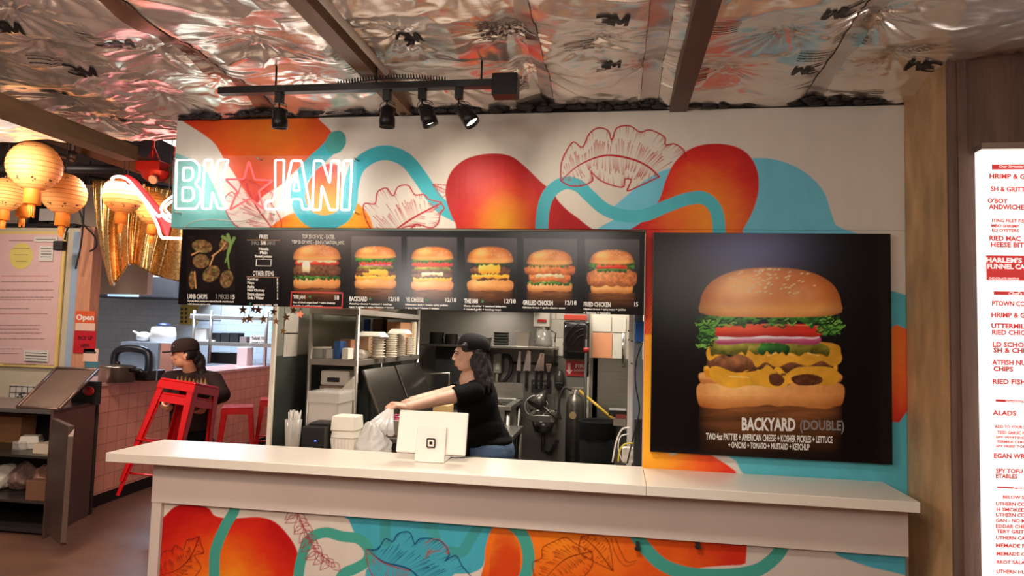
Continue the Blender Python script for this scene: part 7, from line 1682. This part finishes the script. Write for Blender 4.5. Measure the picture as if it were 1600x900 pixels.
for a, e in ((shL, elL), (shR, elR)):
    limb(s_, [nb*.5+a*.5+v3(0, 0, -.012), a, e], [.07, .072, .066])
limb(s_, [elL, elL+(wrL-elL)*.45], [.064, .055]); limb(s_, [elR, elR+(wrR-elR)*.40], [.064, .055])
sw = organic('sweatshirt', s_, mat('dark_brown_sweatshirt', (46, 34, 32), .85, bump=.35, bscale=8), t, .008, 3)
m_ = MB(); rsp = np.random.RandomState(8)   # printed skyline-like golden motif
f_ = J(300, 600, 5.38)
for k in range(8):
    x_ = 274+k*6.2; hh = rsp.uniform(9, 15); pts = [J(x_, 602, 5.375), J(x_+5.6, 602, 5.375), J(x_+3.4, 602-hh, 5.375), J(x_+1.4, 602-hh*.5, 5.375)]; m_.prism(pts, (0, .012, 0))
m_.build('printed_motif', mat('gold_print', (142, 108, 60), .7), sw)
j_ = MB(); j_.ball(hip, (.185, .14, .13), 18)
for s2 in (-1, 1): h_ = hip+v3(s2*.085, 0, -.05); j_.cyl(h_, h_+v3(s2*.01, -.01, -.14), .108, .10, 16)
organic('black_apron', j_, mat('black_shorts', (22, 22, 24), .85), t, .008, 3)
j_ = MB()
for s2 in (-1, 1): h_ = hip+v3(s2*.085, 0, -.05); kn = v3(h_[0]+s2*.01, h_[1]-.03, .46); an = v3(h_[0]+s2*.01, h_[1]+.02, .10); limb(j_, [h_, kn], [.096, .072]); j_.cyl(kn, an, .072, .058, 14)
j_.ball(hip+v3(0, 0, -.02), (.15, .11, .1), 14)
organic('grey_trousers', j_, mat('grey_trousers', (120, 108, 100), .85, bump=.2), t, .008, 3)
for s2 in (-1, 1): h_ = hip+v3(s2*.095, .02, 0); mm = MB(); mm.ball(v3(h_[0], h_[1]-.05, .052), (.052, .14, .05), 16); mm.bb(h_[0]-.048, h_[0]+.048, h_[1]-.18, h_[1]+.07, .001, .03); mm.build('shoe', M_blkm, t, bevel=.006)
h_ = MB(); E = lambda p, r: h_.ball(hc+HR@v3(*p), r, 16, 0, HR)
E((0, -.032, .028), (.081, .084, .082)); E((0, -.085, -.02), (.05, .05, .06)); E((0, -.12, -.07), (.038, .04, .08)); E((0, -.13, -.14), (.03, .035, .06)); E((.07, -.02, .0), (.012, .03, .04)); E((-.07, -.02, .0), (.012, .03, .04))
organic('hair', h_, mat('black_hair', (20, 16, 16), .5, bump=.5, bscale=30), t, .005, 2)
c_ = MB(); c_.lathe(hc+HR@v3(0, -.008, .046), [(.089*r, z) for r, z in DOME], 32, 0, HR@rotx(-.05), 1, 1.15)
cp_ = c_.build('cap', mat('dark_brown_cap', (44, 34, 30), .8), t, solid=.005)
m_ = MB(); pts = []
for k in range(13): a = math.pi*(k/12); pts.append(hc+HR@v3(.076*math.cos(a), .055+.105*math.sin(a), .046-.018*math.sin(a)-.012*abs(math.cos(a))))
m_.prism(pts, tuple(HR@v3(0, .0, .010))); m_.build('cap_brim', mat('dark_brown_cap', (44, 34, 30), .8), cp_)
m_ = MB(); m_.box(hc+HR@v3(-.03, .083, .078), (.045, .004, .010), HR@rotz(.35)); m_.build('cap_label', mat('cream_label', (200, 190, 170), .6), cp_)

# matt surfaces
for nm in ('black_cotton', 'black_bin_plastic', 'black_cap', 'dark_brown_sweatshirt', 'dark_brown_cap', 'black_shorts'):
    MATS[nm].node_tree.nodes['Principled BSDF'].inputs['Specular IOR Level'].default_value = .12
